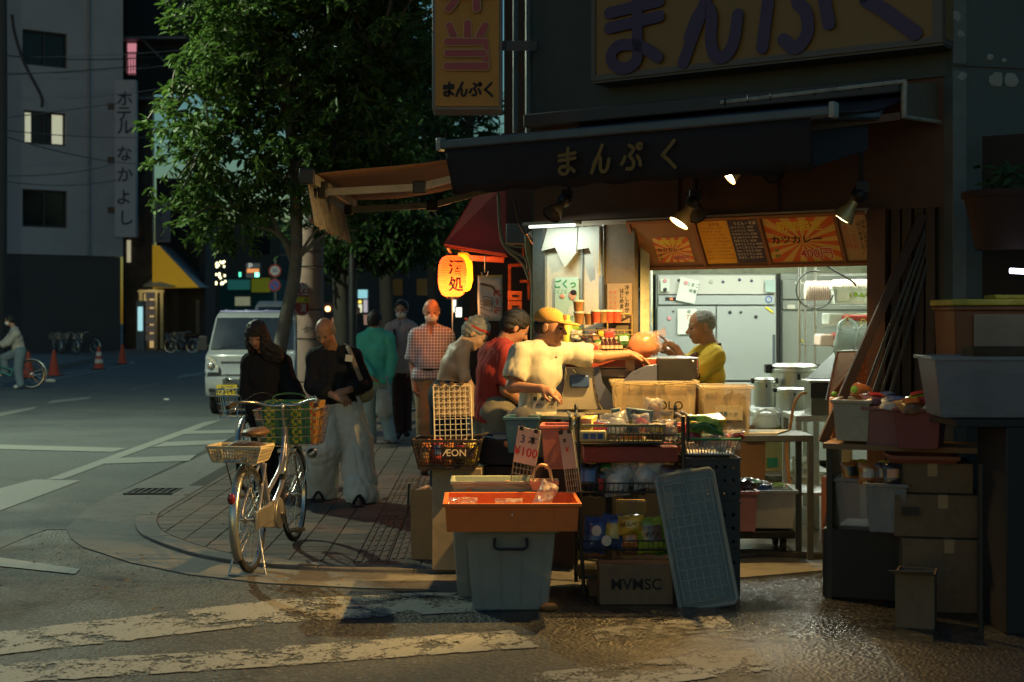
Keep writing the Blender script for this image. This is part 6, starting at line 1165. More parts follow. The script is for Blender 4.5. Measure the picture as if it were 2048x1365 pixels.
m_=MB();m_.b2((-.105,-.14,.235),(.12,.13,.25));obj('rim',m_,steel,fb,bev=.003);m_=MB();m_.b2((-.09,-.125,.13),(.09,-.121,.225));obj('dark_band',m_,blackp,fb)
for k in range(6):m_=MB();m_.slab([(-.07+k*.026,-.1215,.16),(-.055+k*.026,-.1215,.16),(-.0625+k*.026,-.1215,.135)][::-1],.003);obj('vent',m_,steel,fb)
m_=MB();m_.slab([P(1612,757,10.2),P(1668,705,10.5),P(1680,757,10.2)],.02);o=obj('sloped_hood',m_,M('hood_steel',(.16,.18,.18),.4,.5));tag(o, 'sloping grey steel backsplash behind the fryer', 'backsplash')
m_=MB();m_.tube(curve([P(1612,786,9.75),P(1600,790,9.72),P(1588,810,9.7),P(1581,850,9.7),P(1573,900,9.75),P(1580,970,9.8),P(1583,978,9.9)],6),.011,8);o=obj('gas_hose',m_,M('hose_orange',(.42,.20,.08),.5),smooth=True);tag(o, 'orange rubber gas hose drooping from the fryer', 'hose')
cp=thing('copper_panel', 'tall reddish copper splash panel beside the post with warm reflections', 'panel',(0,0,0));m_=MB();m_.slab([P(1652,800,9.15),P(1738,806,8.8),P(1738,701,8.8),P(1674,703,9.25)][::-1],.015);obj('plate',m_,M('copper',(.22,.07,.035),.28,.7,.25,5,.25,12),cp)
m_=MB();m_.tube([P(1652,800,9.14),P(1674,703,9.24),P(1738,701,8.79)],.006,5);obj('edge',m_,steel,cp)
for px,py,lb in((1720,783, 'orange capped jar lying on its side on the right bins'),):
 t=thing('jar',lb, 'jar',P(px,py,8.1));m_=MB();m_.lathe([(.042,-.06),(.045,-.05),(.045,.03),(.03,.05)],n=20,axis=(-.7,-.6,.2));obj('jar_body',m_,M('jar_orange',(.50,.18,.06),.35,coat=.5),t,smooth=True);m_=MB();m_.lathe([(.02,.05),(.022,.06),(.0,.065)],n=14,axis=(-.7,-.6,.2));obj('green_cap',m_,M('cap_green',(.15,.40,.05),.5),t)
t=thing('bottle', 'orange bottle with round green cap standing left of the white bin', 'bottle',P(1672,880,8.3));m_=MB();m_.b2((-.035,-.04,0),(.035,.04,.25));obj('bottle_body',m_,M('bottle_orange',(.40,.17,.08),.4),t,bev=.012);m_=MB();m_.ell((-.01,0,.265),(.018,.018,.018),12,8);obj('cap',m_,MC['cap_green'],t,smooth=True)
wr_=thing('wire_rack', 'steel wire shelving with yellow ties inside the right of the kitchen', 'shelf',(P(1630,0,12).x,12,.05));m_=MB();W_=.75
zs=[P(0,y,12).z-.05 for y in(690,655,611,548)]
for x in(0,W_):
 for y in(0,.4):m_.tube([(x,y,0),(x,y,2.05)],.011,6)
for z in zs:
 for y in(0,.4):m_.tube([(0,y,z),(W_,y,z)],.005,4)
 for i in range(16):m_.tube([(W_*i/15,0,z),(W_*i/15,.4,z)],.002,3)
obj('wire_frame',m_,steel,wr_)
m_=MB();m_.tube(curve([(-.13,0,zs[0]-.02),(-.13,0,zs[0]+.05),(-.1,0,zs[0]+.02)],3),.008,5);obj('yellow_tie',m_,M('tie_yellow',(.6,.58,.08),.5),wr_)
m_=MB();m_.tube([(-.13,0,0),(-.13,0,2.0)],.012,6);m_.tube([(-.13,0,zs[0]),(0,0,zs[0])],.006,5);m_.tube([(-.13,0,zs[2]),(0,0,zs[2])],.006,5);obj('side_post',m_,steel,wr_)
pinkish=M('cup_stack_pink',(.58,.44,.38),.5,0,.06,40,.1);
t=thing('cup_stack', 'long bagged stack of pink paper cups lying on the top kitchen shelf', 'cups',P(1612,582,11.9));m_=MB();pr=[]
for k in range(16):pr+=[(.078,k*.018),(.085,k*.018+.012)]
m_.lathe([(.0,-.01),(.07,-.008)]+pr,n=22,axis=(1,-.05,0));obj('cups',m_,pinkish,t,smooth=True,ang=30)
t=thing('cup_stack', 'second bagged cup stack, behind and right of the first', 'cups',P(1665,574,12.1));m_=MB();m_.lathe([(0,0),(.06,0)]+[(.06+.005*(k%2),k*.01)for k in range(1,30)],n=20,axis=(1,0,0));obj('cups',m_,pinkish,t,smooth=True)
t=thing('plastic_crate', 'white perforated crate with a printed label on the kitchen rack', 'crate',P(1697,608,11.8));m_=MB();m_.tray((0,0,0),(.30,.2),(.26,.17),.14,rim=.01);obj('tray',m_,M('crate_white',(.60,.64,.60),.4),t);text('▲◆▲◆',.05,M('label_green',(.25,.40,.05),.5),t,(.06,-.107,.07));m_=MB();m_.b2((-.12,-.112,.02),(-.02,-.108,.12));obj('paper_label',m_,paper,t)
for k,(px,py,w_,mt,lb)in enumerate(((1690,648,.34,MC['crate_white'], 'white foam tray stack on the middle shelf'),(1648,690,.12,pinkish, 'pink folded boxes on the lower kitchen shelf'),(1673,690,.05,M('box_red',(.35,.04,.03),.5), 'small red box beside the pink boxes'),(1712,646,.22,MC['box_red'], 'flat red lid on the middle shelf'))):
 m_=MB();m_.box((0,0,.04),(w_,.25,.10 if k<2 else .05 if k==3 else .12));o=obj('storage_box',m_,mt,loc=P(px,py,11.9-.05*k),bev=.015);tag(o,lb, 'box')
plasticbag(P(1695,716,10.9),.22,.22,.10, 'white carrier bag hanging from the kitchen rack, left one',M('bag_bluewhite',(.55,.62,.62),.35,0,.1,3,.5,25,transl=.4),seed=5);plasticbag(P(1728,712,10.8),.15,.17,.08, 'white carrier bag hanging at the very right behind the post',MC['bag_bluewhite'],seed=7)
for k,(px,py)in enumerate(((1690,648),(1722,652))):m_=MB();q=P(px,py,10.9);m_.tube(curve([q,q+Vector((0,0,.04)),q+Vector((.02,0,.05)),q+Vector((.035,0,.03))],4),.005,5);o=obj('yellow_hook',m_,M('hook_yellow',(.6,.55,.08),.5),smooth=True);tag(o,('yellow hook above the left hanging bag', 'yellow hook above the right hanging bag')[k], 'hook')
m_=MB();m_.tube(curve([P(1600,450,11),P(1640,520,11),P(1700,560,11),P(1712,572,11)],5),.008,5);m_.ring(P(1630,580,11.3),.15,.006,axis=(0,1,0),n=24,m=5,arc=(R(60),R(330)));o=obj('coiled_cable',m_,M('cable_dark',(.08,.09,.08),.5),smooth=True);tag(o, 'coiled dark cable hanging before the second fridge', 'cable')
# == FRONT TABLE with translucent crates
tb_=table('front_table', 'dark steel table with a speckled top carrying the translucent crates',P(1215,0,9.0).x,P(1618,0,9.0).x,8.86,9.26,.83,M('table_dark_steel',(.09,.10,.10),.4,.5,dirt=.2),leg=.018)
m_=MB();q0=P(1470,860,9.3);q1=P(1560,852,9.7);m_.prism([(q0.x-.2,8.9),(q0.x+.2,8.9),(q1.x-.03,9.2),(q0.x,9.22)],.832,.84);o=obj('bamboo_mat',m_,M('bamboo',(.34,.28,.13),.7));tag(o, 'yellowish bamboo mat under the translucent crates', 'mat')
frost=M('frosted_amber',(.56,.46,.28),.35,0,.12,3,.1,alpha=.42,spec=.6);frostw=M('frosted_clear',(.42,.48,.48),.32,0,.12,3,.08,alpha=.50,spec=.7)
def tote(name,label,loc,rz,top,bot,h,mat,rim=.018,cat='storage box',handle=False,ribs=0,th=.006):
 t=thing(name,label,cat,loc,rz);m_=MB();m_.tray((0,0,0),top,bot,h,th,rim);obj('tub',m_,mat,t,bev=.004)
 if ribs:
  for i in range(ribs):x=-bot[0]/2+bot[0]*(i+.5)/ribs;m_=MB();m_.slab([(x-.006,-bot[1]/2-.001,.01),(x+.006,-bot[1]/2-.001,.01),(x*1.05+.006,-top[1]/2-.001,h-.03),(x*1.05-.006,-top[1]/2-.001,h-.03)][::-1],.004)if 0 else m_.tube([(x,-bot[1]/2-.003,.01),(x*top[0]/bot[0],-top[1]/2-.003,h-.025)],.004,4);obj('rib',m_,mat,t)
 if handle:m_=MB();z=h*.78;y=-top[1]/2-.012;m_.tube(curve([(-.085,y,z+.05),(-.08,y-.02,z),(.0,y-.025,z-.004),(.08,y-.02,z),(.085,y,z+.05)],5),.008,6);obj('handle',m_,blackp,t)
 return t
zb_=.842
t1=tote('translucent_crate', 'large translucent amber crate stuffed with brown paper bags on the table',Vector((P(1308,0,9.0).x,9.04,zb_)),R(-2),(.52,.30),(.49,.27),P(0,762,8.9).z-zb_,frost)
t2=tote('translucent_crate', 'smaller translucent crate with dark packets right of the large one',Vector((P(1447,0,9.0).x+.01,9.05,zb_)),R(-2),(.31,.30),(.29,.27),P(0,772,8.9).z-zb_,frost)
kr=M('kraft_bags',(.42,.30,.13),.7,0,.35,8,.4,20)
for k in range(11):
 t=thing('paper_packet', 'flat brown paper bag, one of those filling the large translucent crate', 'paper bag',t1.location+Vector((-.21+k*.042,rnd.uniform(-.04,.04),.165)),rot=Euler((R(rnd.uniform(-8,8)),R(rnd.uniform(-6,6)),R(90+rnd.uniform(-25,25)))),group='paper bags in the large crate');m_=MB();m_.pillow((0,0,0),.24,.26,.035,None,k);obj('bag',m_,kr,t,smooth=True)
for k in range(6):
 t=thing('folded_packet', 'dark folded packet, one of those in the smaller translucent crate', 'packet',t2.location+Vector((-.11+k*.045,rnd.uniform(-.04,.04),.13)),rot=Euler((R(rnd.uniform(-8,8)),R(rnd.uniform(-12,12)),R(90+rnd.uniform(-30,30)))),group='packets in the smaller crate');m_=MB();m_.pillow((0,0,0),.2,.22,.045,None,k+20);obj('bag',m_,M('dark_kraft',(.16,.10,.05),.7,0,.4,10,.4),t,smooth=True)
for k in range(9):
 t=thing('wooden_clip', 'thin wooden clip and skewer bundle lying across the crate rim', 'skewers',t1.location+Vector((-.2+k*.05,rnd.uniform(-.12,.05),.30)),group='skewers on the crate rim');m_=MB();a=rnd.uniform(-.5,.5);m_.tube([(-.08*math.cos(a),-.08*math.sin(a),rnd.uniform(-.01,.012)),(.08*math.cos(a),.08*math.sin(a),rnd.uniform(-.01,.012))],.004,5);obj('stick',m_,M('skewer_wood',(.55,.42,.18),.6),t)
text('COLO',.075,ink,t1,(.07,-.160,.17),off=.015);text('STORAGE BOX',.018,ink,t1,(.07,-.158,.125));m_=MB();m_.b2((.0,-.156,.11),(.15,-.154,.14));obj('label',m_,M('label_cream',(.4,.35,.22),.6),t1)
m_=MB();m_.b2((-.07,-.153,.08),(.10,-.151,.17));lb_=obj('label',m_,M('label_beige',(.34,.30,.20),.6,var=.3,scale=30),t2);text('■■ ⌂ ▣',.03,M('label_ink_blue',(.05,.10,.16),.6),lb_,(.01,-.155,.12));
bw_=tote('white_bin', 'white plastic bin of packets on a dolly under the front table',Vector((P(1540,0,9.3).x,9.35,.20)),R(-3),(.30,.36),(.27,.32),P(0,980,9.2).z-.20,M('bin_white',(.42,.42,.38),.5,dirt=.15),th=.006)
tote('pink_bin', 'dusky pink bin half hidden behind the black slatted crates',Vector((P(1487,0,9.1).x,9.2,.20)),0,(.16,.3),(.14,.28),.26,M('bin_pink',(.32,.15,.16),.5))
dl=thing('dolly', 'dark low wheeled dolly under the white bin', 'dolly',(P(1515,0,9.3).x,9.35,.05));m_=MB();m_.b2((-.3,-.2,.09),(.22,.2,.14));obj('deck',m_,blackp,dl,bev=.01)
for x in(-.22,.15):
 for y in(-.14,.14):m_=MB();m_.lathe([(.04,-.015),(.04,.015)],c=(x,y,.04),axis=(1,0,0),n=16);m_.b2((x-.02,y-.01,.04),(x+.02,y+.01,.09));obj('castor',m_,rubber,dl)
for k,(px,py,mi,lb)in enumerate(((1512,972,11, 'light brown packet lying in the white bin'),(1530,975,6, 'blue and white packet in the middle of the white bin'),(1556,978,8, 'white packet at the right of the white bin'),(1490,968,0, 'brown packet over the pink bin'))):pack(P(px,py,9.25),.13,.10,.05,mi,lb,rot=Euler((R(-60),R(rnd.uniform(-20,20)),R(rnd.uniform(-30,30)))))
def carton(name,label,loc,rz,dim,mat=cardb,flaps=False,tape=True,lid=None,txt=None):
 t=thing(name,label, 'cardboard box',loc,rz);w_,d_,h=dim;m_=MB()
 if flaps:m_.tray((0,0,0),(w_,d_),(w_,d_),h,.004)
 else:m_.b2((-w_/2,-d_/2,0),(w_/2,d_/2,h))
 obj('box',m_,mat,t,bev=.003)
 if flaps:
  for a,b,c_,e in(((-w_/2,-d_/2),(w_/2,-d_/2),(0,-.06),.02),((-w_/2,d_/2),(w_/2,d_/2),(0,.05),.05)):m_=MB();m_.slab([(a[0],a[1],h),(b[0],b[1],h),(b[0]+c_[0]-.01,b[1]+c_[1],h+e),(a[0]+c_[0]+.01,a[1]+c_[1],h+e)],.003);obj('flap',m_,mat,t)
 elif tape:m_=MB();m_.b2((-.025,-d_/2-.001,h-.07),(.025,-d_/2,h));m_.b2((-.025,-d_/2,h),(.025,d_/2,h+.001));obj('tape',m_,M('box_tape',(.32,.22,.12),.35),t)
 if txt:text(txt[0],txt[1],ink,t,(0,-d_/2-.003,h*.5),off=.015)
 return t
carton('cardboard_box', 'yellowish carton with a green printed band on the cooker table shelf',Vector((P(1540,0,10.8).x,10.75,.42)),0,(.24,.25,.26),M('carton_yellow',(.40,.36,.17),.8,dirt=.1),flaps=True)
m_=MB();m_.b2((P(1535,0,10.6).x,10.61,.45),(P(1556,0,10.6).x,10.622,.52));o=obj('green_label',m_,M('green_print',(.03,.22,.14),.6));tag(o, 'green printed label on the yellowish carton', 'label')
carton('cardboard_box', 'yellowish carton standing on the floor under the cooker table',Vector((P(1548,0,10.8).x,10.8,.07)),R(4),(.30,.3,.28),MC['carton_yellow'])
carton('cardboard_box', 'dark open carton behind the black slatted crates',Vector((P(1503,0,9.8).x,9.9,.45)),R(3),(.17,.25,.30),M('carton_dark',(.10,.06,.035),.85),flaps=True)
carton('cardboard_box', 'tall reddish brown carton standing beside the small steel table',Vector((P(1668,0,9.6).x+.02,9.5,.05)),R(10),(.15,.3,.44),M('carton_red',(.28,.09,.045),.8,dirt=.25))
m_=MB();m_.b2((P(1655,0,9.4).x,9.35,.50),(P(1702,0,9.4).x,9.45,.84));o=obj('metal_tin',m_,M('tin_brass',(.42,.32,.20),.35,.7,.2,4,.1),bev=.008);tag(o, 'square brass coloured oil tin on the tall red carton', 'tin')
m_=MB();m_.b2((P(1655,0,9.4).x+.07,9.338,.50),(P(1655,0,9.4).x+.082,9.348,.84));obj('seam',m_,steel,None);bpy.data.objects['seam'].parent=o
plasticbag(P(1532,856,10.4),.22,.10,.12, 'small clear bag lying on the cooker table edge',handles=True,seed=11)
m_=MB()
for px,py,w_ in((1610,930,.2),(1615,960,.25),(1560,1010,.3)):q=P(px,py,10.4);m_.pillow(q,w_,.12,.08,None,px)
stuff('kitchen_clutter',m_,hb)
# == RIGHT BINS
pinkb=M('bin_dusty_pink',(.25,.115,.12),.5,dirt=.2);whiteb=M('bin_frost_white',(.40,.39,.32),.4,alpha=.85,dirt=.2)
rb_=thing('bin_shelf', 'low wooden shelf carrying the pink and white bins', 'shelf',(P(1745,0,7.93).x,7.93,0),R(-22));m_=MB();m_.b2((-.25,-.15,.835),(.62,.25,.865));obj('board',m_,M('shelf_wood',(.20,.12,.06),.7),rb_)
for x in(-.22,.58):m_=MB();m_.b2((x-.015,-.12,0),(x+.015,.22,.834));obj('leg',m_,dkmetal,rb_)
rot_=R(-22);bz=.88
def rbin(px,d,w_,mat,lb,h=.2,nm='plastic_bin',z=bz):return tote(nm,lb,Vector((P(px,0,d).x,d,z)),rot_,(w_,.36),(w_*.86,.30),h,mat,rim=.012)
rbin(1712,7.98,.20,whiteb, 'frosted white bin at the left of the right hand shelf',.23);rbin(1772,7.93,.20,pinkb, 'first dusty pink bin, left of the two',.215,z=bz-.02);rbin(1842,7.72,.24,M('bin_dark_pink',(.21,.06,.065),.5,dirt=.2), 'second dusty pink bin, larger and darker, on the right',.22,z=bz-.02)
for k,(px,py,d,mi,lb,rt)in enumerate(((1752,800,8.3,1, 'purplish packet lying on the first pink bin',(-70,10,10)),(1775,798,8.45,6, 'blue packet at the back of the first pink bin',(-75,-8,30)),(1792,808,8.1,4, 'silver crinkled packet between the pink bins',(-65,5,-20)),(1822,812,8.0,11, 'light brown packet with printed window on the second pink bin',(-60,0,15)),(1842,797,8.15,9, 'lime green and gold packet on top of the second pink bin',(-72,-6,-12)),(1868,806,8.0,7, 'red packet at the right of the second pink bin',(-70,12,40)),(1880,812,7.95,8, 'white packet corner by the blue tote',(-60,12,-40)),(1735,795,8.6,11, 'light brown packet over the frosted white bin',(-75,4,20)))):
 pack(P(px,py+2,d-.42),.165,.12,.06,mi,lb,rot=Euler([R(a)for a in rt]),group='packets on the pink bins')
m_=MB();q=P(1745,0,7.98);m_.box((q.x,7.98,.20),(.5,.34,.38),rz=R(-22));o=obj('dark_crate',m_,blc_:=M('under_crate_dark',(.02,.018,.016),.7,dirt=.2),bev=.006);tag(o, 'dark crate supporting the two lower translucent bins', 'crate')
for px,d,lb in((1718,8.5, 'left lower translucent bin full of foil packs under the shelf'),(1780,8.25, 'right lower translucent bin of dark packs under the shelf')):tote('lower_bin',lb,Vector((P(px,0,d-.45).x,d-.45,.40)),rot_,(.22,.34),(.18,.28),.27,M('frosted_grey',(.30,.31,.32),.35,alpha=.45,spec=.6),rim=.01)
for k,(px,py,d,mi)in enumerate(((1700,945,8.4,10),(1718,940,8.45,5),(1735,948,8.3,10),(1768,948,8.2,0),(1785,950,8.1,3),(1775,942,8.25,5))):pack(P(px,py,d-.45),.10,.12,.05,mi,('small orange foil pack at the left of the lower bins', 'gold foil pack, top of the left lower bin', 'orange foil pack by the divider of the lower bins', 'brown shiny pack in the right lower bin', 'black shiny pack at the right edge of the lower bins', 'yellow topped pack at the back of the right lower bin')[k],group='foil packs in the lower bins')
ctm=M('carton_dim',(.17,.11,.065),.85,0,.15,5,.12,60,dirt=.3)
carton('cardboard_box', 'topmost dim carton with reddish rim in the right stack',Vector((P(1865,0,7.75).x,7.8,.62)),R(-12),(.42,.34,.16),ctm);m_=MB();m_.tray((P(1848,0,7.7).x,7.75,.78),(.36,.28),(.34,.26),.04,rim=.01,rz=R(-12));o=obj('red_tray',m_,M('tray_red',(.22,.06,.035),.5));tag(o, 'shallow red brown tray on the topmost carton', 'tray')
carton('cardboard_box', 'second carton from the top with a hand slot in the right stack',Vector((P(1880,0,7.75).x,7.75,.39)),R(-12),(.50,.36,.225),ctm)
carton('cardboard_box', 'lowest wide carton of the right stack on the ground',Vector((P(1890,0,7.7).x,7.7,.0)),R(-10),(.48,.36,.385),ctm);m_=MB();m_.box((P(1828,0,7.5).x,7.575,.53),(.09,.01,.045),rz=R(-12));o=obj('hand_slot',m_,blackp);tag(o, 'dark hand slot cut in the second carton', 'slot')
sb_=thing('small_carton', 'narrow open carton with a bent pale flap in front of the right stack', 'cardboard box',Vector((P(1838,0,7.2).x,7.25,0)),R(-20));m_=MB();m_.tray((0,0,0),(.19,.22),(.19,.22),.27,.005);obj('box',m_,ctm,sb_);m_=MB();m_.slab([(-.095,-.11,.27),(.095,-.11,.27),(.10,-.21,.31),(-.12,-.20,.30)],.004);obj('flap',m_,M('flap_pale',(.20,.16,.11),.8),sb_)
bluec=M('blue_contents',(.035,.05,.14),.7,0,.4,4,.3)
tt_=tote('blue_tote', 'large translucent tote full of dark blue cloth at the right edge',Vector((P(1975,0,7.15).x,7.2,1.065)),R(-5),(.58,.42),(.50,.36),.305,M('frosted_lilac',(.26,.27,.30),.35,alpha=.48,spec=.6),rim=.02);m_=MB();m_.ell((.02,0,.12),(.23,.16,.11),14,9,.15,seed=3);obj('folded_cloth',m_,bluec,None,loc=tt_.location,smooth=True,rz=R(-5));tag(bpy.data.objects['folded_cloth'], 'heap of dark blue cloth inside the translucent tote', 'cloth')
m_=MB();m_.b2((P(1895,0,7.3).x-.05,7.0,1.02),(P(1895,0,7.3).x+.8,7.45,1.06));m_.b2((P(1972,0,7.3).x,7.0,0),(P(1895,0,7.3).x+.8,7.44,1.019));o=obj('dark_cabinet',m_,M('cabinet_black',(.018,.018,.02),.6,dirt=.2),bev=.006);tag(o, 'black topped waist high bench under the translucent tote', 'cabinet')
m_=MB();m_.tube([(P(1962,0,6.9).x,6.9,0),(P(1962,0,6.9).x,6.9,.85)],.012,6);o=obj('thin_post',m_,dkmetal);tag(o, 'thin dark upright post in front of the black cabinet', 'post')
m_=MB()
for k in range(14):m_.box((0,0,k*.0035),(.36-.01*(k%3),.2,.003),rz=R(rnd.uniform(-5,5)))
o=obj('wire_tray_pile',m_,M('pile_brown',(.06,.045,.03),.7),loc=P(2005,712,7.1));tag(o, 'flat pile of dark mesh trays on the blue tote', 'trays')
oc=thing('orange_crate', 'faded orange storage crate behind the blue tote at the right edge', 'crate',Vector((P(1990,0,7.7).x,7.75,1.2)));m_=MB();m_.tray((0,0,0),(.52,.36),(.50,.34),.42,.008,.012);obj('tub',m_,M('crate_faded_orange',(.20,.08,.035),.5,0,.25,2,.1,alpha=.93,dirt=.25),oc,bev=.005)
m_=MB();m_.b2((-.16,-.192,.04),(.3,-.186,.38));obj('milky_panel',m_,M('milky_panel',(.24,.19,.14),.5,0,.3,4,.1),oc)
yb=thing('crate_cover', 'yellow plastic cover with a raised grip on the orange crate', 'lid',Vector((P(1985,0,7.7).x,7.75,1.625)));m_=MB();m_.b2((-.27,-.19,0),(.3,.19,.035));obj('lid_plate',m_,M('lid_yellow',(.40,.36,.05),.5,dirt=.3),yb,bev=.008);m_=MB();m_.b2((.0,-.10,.036),(.18,.1,.06));obj('grip',m_,MC['lid_yellow'],yb,bev=.008)
m_=MB();m_.tube([P(2020,542,7.4),P(2075,545,7.4)],.014,8);o=obj('glint_bar',m_,M('glint_glow',(.8,.85,1),.4,bump=0,emit=5,ecol=(.75,.75,1)),smooth=True);tag(o, 'glowing bar imitating a bluish white reflection on the crate at the right edge', 'lamp')  # emissive bar stands in for a bright reflection on the crate
# == DISPLAY RACK with snacks
ds=thing('display_rack', 'dark wire display rack of snack packets in front of the shop', 'rack',(0,0,0));rkm=M('rack_dark',(.045,.048,.045),.45,.5,dirt=.3)
X0,X1,Y0,Y1=P(1158,0,7.93).x,P(1366,0,7.93).x,7.93,8.30
def rail(pts,r=.011,nm='upright'):m_=MB();m_.tube(pts,r,8);return obj(nm,m_,rkm,ds,smooth=True,ang=80)
zT=P(0,838,7.93).z
for x in(X0,X1):
 off=-.05 if x==X0 else .02
 rail(curve([(x+.03*(1 if x==X0 else-1),Y0-.0,.02),(x,Y0,.5),(x,Y0,zT-.03),(x,Y0+.03,zT),(x,Y1-.03,zT+.0),(x,Y1,zT-.03),(x,Y1,.02)],5))
 rail(curve([(x+off,Y0-.06,zT-.12),(x+off,Y0-.06,zT-.02),(x+off,Y0-.03,zT+.02),(x+off,Y0+.25,zT+.02)],5),.010)
shz=[P(0,y,7.93).z for y in(888,985,1100)]
me_w={}
for z in shz:
 m_=MB();m_.tube([(X0,Y0,z),(X1,Y0,z),(X1,Y1,z),(X0,Y1,z),(X0,Y0,z)],.006,6)
 m_.tube([(X0,Y0,z+.05),(X1,Y0,z+.05)],.004,5)
 for i in range(22):x=X0+(X1-X0)*i/21;m_.tube([(x,Y0,z+.05),(x,Y0,z),(x,Y1,z),(x,Y1,z+.05)],.0022,3)
 obj('wire_shelf',m_,rkm,ds)
m_=MB();m_.b2((X0,Y0+.02,.10),(X1,Y1,.12));obj('bottom_shelf',m_,rkm,ds)
bt_=thing('plastic_tray', 'low olive perforated tray of packets on the top of the display rack', 'tray',((X0+X1)/2-.06,Y0+.18,shz[0]+.01));basket(m_:=MB(),(0,0,0),.48,.30,.50,.32,.09,20,12,2,bar=.007,rim=.011);obj('tray_body',m_,M('tray_olive',(.19,.19,.10),.5),bt_)
TOPP=[(1170,856,5,.17,.16, 'pale yellow bread packet at the left end of the rack top',None),(1200,862,6,.16,.14, 'blue packet second from the left on the rack top',None),(1232,852,8,.18,.18, 'clear packet of sliced bread in the middle of the rack top', 'c'),(1262,868,10,.16,.12, 'orange cake packet at the front middle of the rack top',None),(1216,880,4,.2,.09, 'pale silver packet with a dark oval label on the rack tray front',None),(1283,850,7,.12,.15, 'red and clear packet right of centre on the rack top', 'c'),(1312,864,0,.13,.12, 'brown biscuit packet near the right of the rack top',None),(1337,860,11,.12,.14, 'light brown bread packet at the right end of the rack top', 'c')]
for px,py,mi,w_,h,lb,cc in TOPP:pack(P(px,py,8.06),w_*.87,h*.9,.08,mi,lb,rot=Euler((R(-25),R(rnd.uniform(-10,10)),R(rnd.uniform(-15,15)))),clearw=bool(cc),group='packets on top of the display rack')
ov=thing('oval_label_pack', 'pale cake pack with blue oval window print hanging on the rack front', 'packet',P(1186,872,7.90));m_=MB();m_.b2((-.075,0,-.035),(.075,.02,.03));m_.prism([(p[0],p[1])for p in arc(0,.03,.05,.03,0,180,10)],-.02,0)if 0 else None;obj('pack_body',m_,M('cake_pack',(.36,.36,.20),.4,coat=.4),ov,bev=.01)
for x in(-.04,.0,.04):m_=MB();m_.b2((x-.015,-.004,-.018),(x+.015,-.001,.012));obj('window',m_,packm[6],ov)
cc_=thing('cookie_box', 'teal box lettered Choco Chip Cookies standing on the display rack', 'cookie box',P(1278,838,8.3),R(-8));m_=MB();m_.box((0,0,0),(.16,.06,.115),rot=Euler((0,R(6),0)).to_matrix());obj('box',m_,M('cookie_teal',(.12,.20,.24),.4,var=.1),cc_,bev=.004)
for i,s_ in enumerate(('Choco', 'Chip &', 'Cookies')):text(s_,.036,ink,cc_,(.005,-.032,.034-i*.034),off=.03,rot=Euler((R(90),R(6),0)).to_matrix())
m_=MB();m_.box((-.1,.02,.01),(.05,.06,.10),rot=Euler((0,R(-10),0)).to_matrix());o=obj('cookie_box',m_,MC['cookie_teal'],loc=P(1268,838,8.35),bev=.004);tag(o, 'second teal cookie box edge tucked left of the lettered one', 'cookie box')
pack(P(1306,826,8.3),.12,.17,.07,11, 'tall clear bag of cookies standing right of the teal cookie box',rot=Euler((R(-5),R(5),0)),clearw=True)
MIDP=[(1175,955,3),(1192,968,3),(1210,950,2),(1232,965,8),(1248,945,4),(1268,962,3),(1290,950,4),(1310,935,4),(1328,948,8),(1345,958,0)]
nmz=['leftmost', 'second', 'third', 'fourth', 'fifth', 'sixth', 'seventh', 'eighth', 'ninth', 'rightmost']
for k,(px,py,mi)in enumerate(MIDP):pack(P(px,py,8.03+.03*(k%3)),.145,.155,.07,mi, '%s packet from the left on the middle rack shelf, %s'%(nmz[k],PKN[mi]),clearw=(mi in(4,8)),group='packets on the middle shelf of the rack')
LOWP=[(1190,1070,6, 'blue packet with a white cartoon face at the left of the lower rack shelf',.13),(1225,1065,6, 'second blue packet with round white print on the lower rack shelf',.13),(1262,1050,5, 'yellow crinkled snack packet in the middle of the lower shelf',.15),(1262,1080,10, 'orange striped packet below the yellow one on the lower shelf',.14),(1303,1070,9, 'lime green snack bag at the right of the lower shelf',.17),(1330,1075,2, 'green snack bag beside the leaning lid',.13)]
for k,(px,py,mi,lb,w_)in enumerate(LOWP):pack(P(px,py,8.0+.04*(k%2)),w_,.20 if k not in(2,3)else .11,.07,mi,lb,rot=Euler((R(-10),R(rnd.uniform(-6,6)),R(rnd.uniform(-8,8)))),txt='ぽんべつ' if k==2 else('ポテト' if k==4 else None),ts=.03,tm=ink,group='snack bags on the lower shelf')
for px in(1193,1213):m_=MB();q=P(px,1062 if px==1193 else 1082,7.915);m_.ell(q,(.028,.004,.03),14,9);o=obj('white_print',m_,paper);tag(o, 'white rounded print on the %s blue packet'%('first' if px==1193 else 'second'), 'print')
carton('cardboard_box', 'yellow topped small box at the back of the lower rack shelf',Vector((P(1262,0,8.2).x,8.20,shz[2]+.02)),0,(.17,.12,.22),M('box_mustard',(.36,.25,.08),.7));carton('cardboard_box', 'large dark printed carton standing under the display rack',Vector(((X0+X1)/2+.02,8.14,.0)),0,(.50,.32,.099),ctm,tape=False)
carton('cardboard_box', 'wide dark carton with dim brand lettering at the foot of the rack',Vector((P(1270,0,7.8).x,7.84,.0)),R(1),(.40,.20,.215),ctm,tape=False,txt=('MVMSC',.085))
m_=MB();m_.b2((X0+.03,Y0+.05,shz[1]+.16),(X1-.02,Y1-.02,shz[0]-.02));o=obj('red_crate',m_,M('crate_dull_red',(.22,.045,.035),.6,dirt=.2),bev=.008);tag(o, 'dull red crate under the top shelf of the display rack', 'crate')
